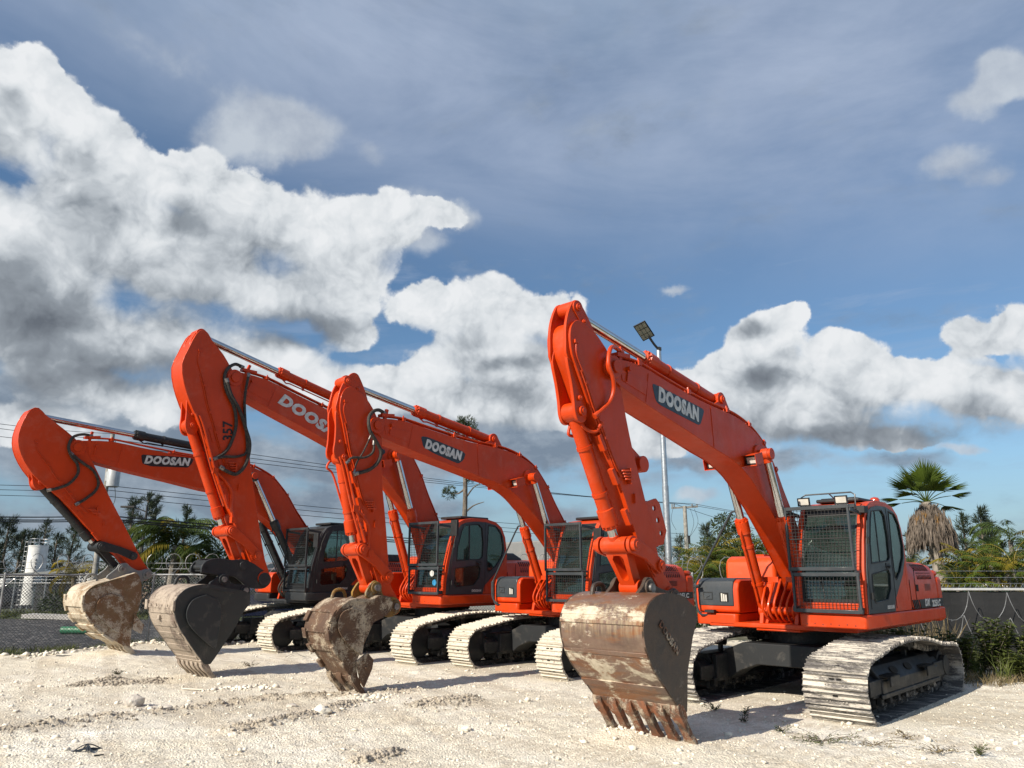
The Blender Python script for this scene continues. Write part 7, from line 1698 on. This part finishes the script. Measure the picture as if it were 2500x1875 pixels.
# ------------------------------------------------------------------ buildings, silo, cars in the distance
si = empty('silo', (-25.13, 41, -.1), label='white cylindrical silo beyond the fence at left', cat='silo')
g = G(); g.cyl((0, 0, .3), (0, 0, 3.9), .56, n=32); g.cyl((0, 0, 3.9), (0, 0, 3.98), .58, n=32); g.build('tank', simple('white_silo_paint', (.70, .70, .68), .5, var=.12, scale=3), si)
g = G(); 
for a in range(0, 360, 30): g.cyl((.55 * math.cos(R(a)), .55 * math.sin(R(a)), 3.95), (.55 * math.cos(R(a)), .55 * math.sin(R(a)), 4.4), .012, n=5)
for z in (4.18, 4.4): g.tube([(.55 * math.cos(R(a)), .55 * math.sin(R(a)), z) for a in range(0, 361, 20)], .012, 5, smooth=False)
g.build('railing', M['galv'], si)
g = G()
for s in (-.09, .09): g.cyl((-.62 + s, -.3, 0), (-.62 + s, -.3, 4.3), .014, n=5)
for z in range(14): g.cyl((-.71, -.3, .3 + z * .3), (-.53, -.3, .3 + z * .3), .010, n=5)
for a in (40, 140, 220, 320): g.cyl((.5 * math.cos(R(a)), .5 * math.sin(R(a)), 0), (.5 * math.cos(R(a)), .5 * math.sin(R(a)), .4), .05, n=8)
g.build('ladder', M['galv'], si); si.scale = (.82, .82, .82)
random.seed(5); g = G()
for k, ch in enumerate(range(9)): g.box(.24, .30, -.60, -.50, 3.0 - k * .22, 3.14 - k * .22)
ro = g.build('faded_marking', simple('faded_grey_letters', (.28, .28, .28), .7, var=.3), si)
oh = empty('open_shed', (-22.96, 39, -.1), label='low open shed roof beside the base of the white silo', cat='shed')
g = G(); g.prism([(-1.6, 2.05), (2.6, 2.32), (2.6, 2.45), (-1.6, 2.20)], -1.5, 1.5); g.build('roof', M['greyhood'], oh)
for x in (-1.4, .4, 2.4):
    for y in (-1.3, 1.3): g = G(); g.cyl((x, y, 0), (x, y, 2.15), .05, n=8); g.build('post', M['galv'], oh)
g = G(); g.box(-1.5, 2.5, .9, 1.3, 0, 1.6); g.build('back_panel', M['dark'], oh); oh.scale = (.83, .83, .83)
def house_(name, x, y, w_, d_, h_, label, wall, roof=.5, seed=0):
    root = empty(name, (x, y, -.1), label=label, cat='building'); g = G(); g.box(-w_ / 2, w_ / 2, 0, d_, 0, h_); g.build('wall', wall, root)
    g = G(); g.prism([(-.3, h_), (d_ / 2, h_ + roof), (d_ + .3, h_)], -w_ / 2 - .2, w_ / 2 + .2, axis='x'); g.build('roof', M['greyhood'], root)
    for i in range(max(1, int(w_ / 2.2))):
        xx = -w_ / 2 + 1.1 + i * 2.2; g = G(); g.box(xx - .4, xx + .4, -.03, .0, h_ * .45, h_ * .8); f = g.build('window', M['white'], root); g = G(); g.box(xx - .34, xx + .34, -.035, -.028, h_ * .48, h_ * .77); g.build('pane', M['glass'], f)
    return root
house_('building', -32.38, 60, 5, 4, 2.2, 'low white building between the silo and the yellowing palm', simple('white_wall', (.62, .62, .60), .8, var=.1))
house_('building', -19.62, 46, 9, 5, 2.0, 'low tan building behind the razor wire between the two left buckets', simple('tan_wall', (.26, .19, .14), .85, var=.15))
def car(name, x, y, rz, col, label, suv=True, sc=1.0):
    root = empty(name, (x, y, -.1), R(rz), label=label, cat='car', group='parked cars beyond the fence'); paint = simple(name + '_paint', col, .25, .2, var=.05, coat=.6)
    hh = 1.72 if suv else 1.42
    prof = smooth2([(-2.2, .45), (-2.22, .85), (-2.05, 1.02), (-1.1, 1.06), (-.4, hh - .04), (.1, hh), (1.3, hh - .02), (1.95, 1.15 if not suv else 1.5), (2.2, 1.0), (2.22, .5), (1.9, .32), (-1.9, .32)], 3)
    g = G(); g.prism([(a * sc, b * sc) for a, b in prof], -.86 * sc, .86 * sc); b_ = g.build('body', paint, root, bevel=.06)
    g = G()
    for s in (-1, 1): g.prism([(-.95 * sc, 1.08 * sc), (-.38 * sc, (hh - .12) * sc), (1.2 * sc, (hh - .12) * sc), (1.75 * sc, 1.12 * sc)], s * .862 * sc - .004, s * .862 * sc + .004)
    g.build('side_window', M['glass'], b_)
    g = G(); g.add([(-1.12 * sc, y_ * .74 * sc, 1.09 * sc) for y_ in (-1, 1)] + [(-.46 * sc, y_ * .66 * sc, (hh - .06) * sc) for y_ in (1, -1)], [(0, 1, 2, 3)]); g.build('windscreen', M['glass'], b_)
    for wx in (-1.4, 1.4):
        for s in (-1, 1): g = G(); g.cyl((wx * sc, s * .70 * sc, .34 * sc), (wx * sc, s * .88 * sc, .34 * sc), .34 * sc, n=20); wh = g.build('wheel', M['black'], root); g = G(); g.cyl((wx * sc, s * .87 * sc, .34 * sc), (wx * sc, s * .895 * sc, .34 * sc), .2 * sc, n=14); g.build('rim', M['galv'], wh)
    for s in (-1, 1): g = G(); g.box(-2.24 * sc, -2.1 * sc, s * .62 * sc - .16, s * .62 * sc + .16, .72 * sc, .86 * sc); g.build('headlight', M['lens'], b_); g = G(); g.box(2.1 * sc, 2.235 * sc, s * .68 * sc - .1, s * .68 * sc + .1, .8 * sc, 1.0 * sc); g.build('tail_light', M['amber'], b_)
    return root
car('parked_car', -26.58, 43, 15, (.010, .012, .02), 'dark suv parked below the white silo')
car('parked_car', -28.62, 45, 8, (.015, .03, .09), 'dark blue car left of the dark suv', False)
car('parked_car', -29.36, 49, 20, (.45, .02, .03), 'red car half hidden right of the dark suv', False)
car('parked_car', 14.94, 25, -40, (.72, .72, .72), 'white car seen through the palms at right', True, .9)
car('parked_car', -9.63, 30, 30, (.02, .03, .08), 'dark blue car beyond the fence between the dark bucket and the black cab', False)
bt = empty('box_trailer', (-29.05, 44, -.1), R(90), label='white box trailer at the left edge of the photo', cat='trailer')
g = G(); g.box(-.6, 1.6, -.9, .5, .45, 1.55); g.build('body', M['white'], bt, bevel=.04); g = G(); g.box(.2, .9, .5, .51, 1.0, 1.4); g.box(-.61, -.60, -.5, .2, 1.0, 1.4); g.build('window', M['glass'], bt)
for s in (-1, 1): g = G(); g.cyl((.4, s * .6 - .25, .33), (.4, s * .6 - .05, .33), .33, n=16); g.build('wheel', M['black'], bt)
# grey machine housing with black vents behind the second machine
gh = empty('generator_housing', (.35, 23.4, -.1), R(-46), label='grey equipment housing with black vented end behind the middle excavators', cat='equipment')
g = G(); g.prism([(-1.9, .6), (-1.9, 2.45), (-1.7, 2.72), (2.2, 2.78), (2.2, .6)], -1.0, 1.0); hb = g.build('housing', M['greyhood'], gh, bevel=.04)
g = G(); g.prism([(2.2, .6), (2.2, 2.70), (3.6, 2.62), (3.8, 2.3), (3.8, .6)], -1.0, 1.0); vb = g.build('vent_box', M['black'], gh, bevel=.03)
g = G()
for i in range(12): g.bar((2.4 + i * .11, -1.02, 1.9), (2.5 + i * .11, -1.02, 2.55), .03, .03)
g.build('vent_slats', M['dark'], vb)
g = G(); g.cyl((-2.05, -.4, 2.3), (-2.05, .5, 2.3), .33, n=24); g.cyl((-2.05, -.9, 2.2), (-2.05, -.4, 2.2), .06, n=10); g.build('air_filter', M['black'], gh)
g = G(); g.box(-1.8, 3.7, -.9, .9, 0, .6); g.build('skid_base', M['under'], gh)
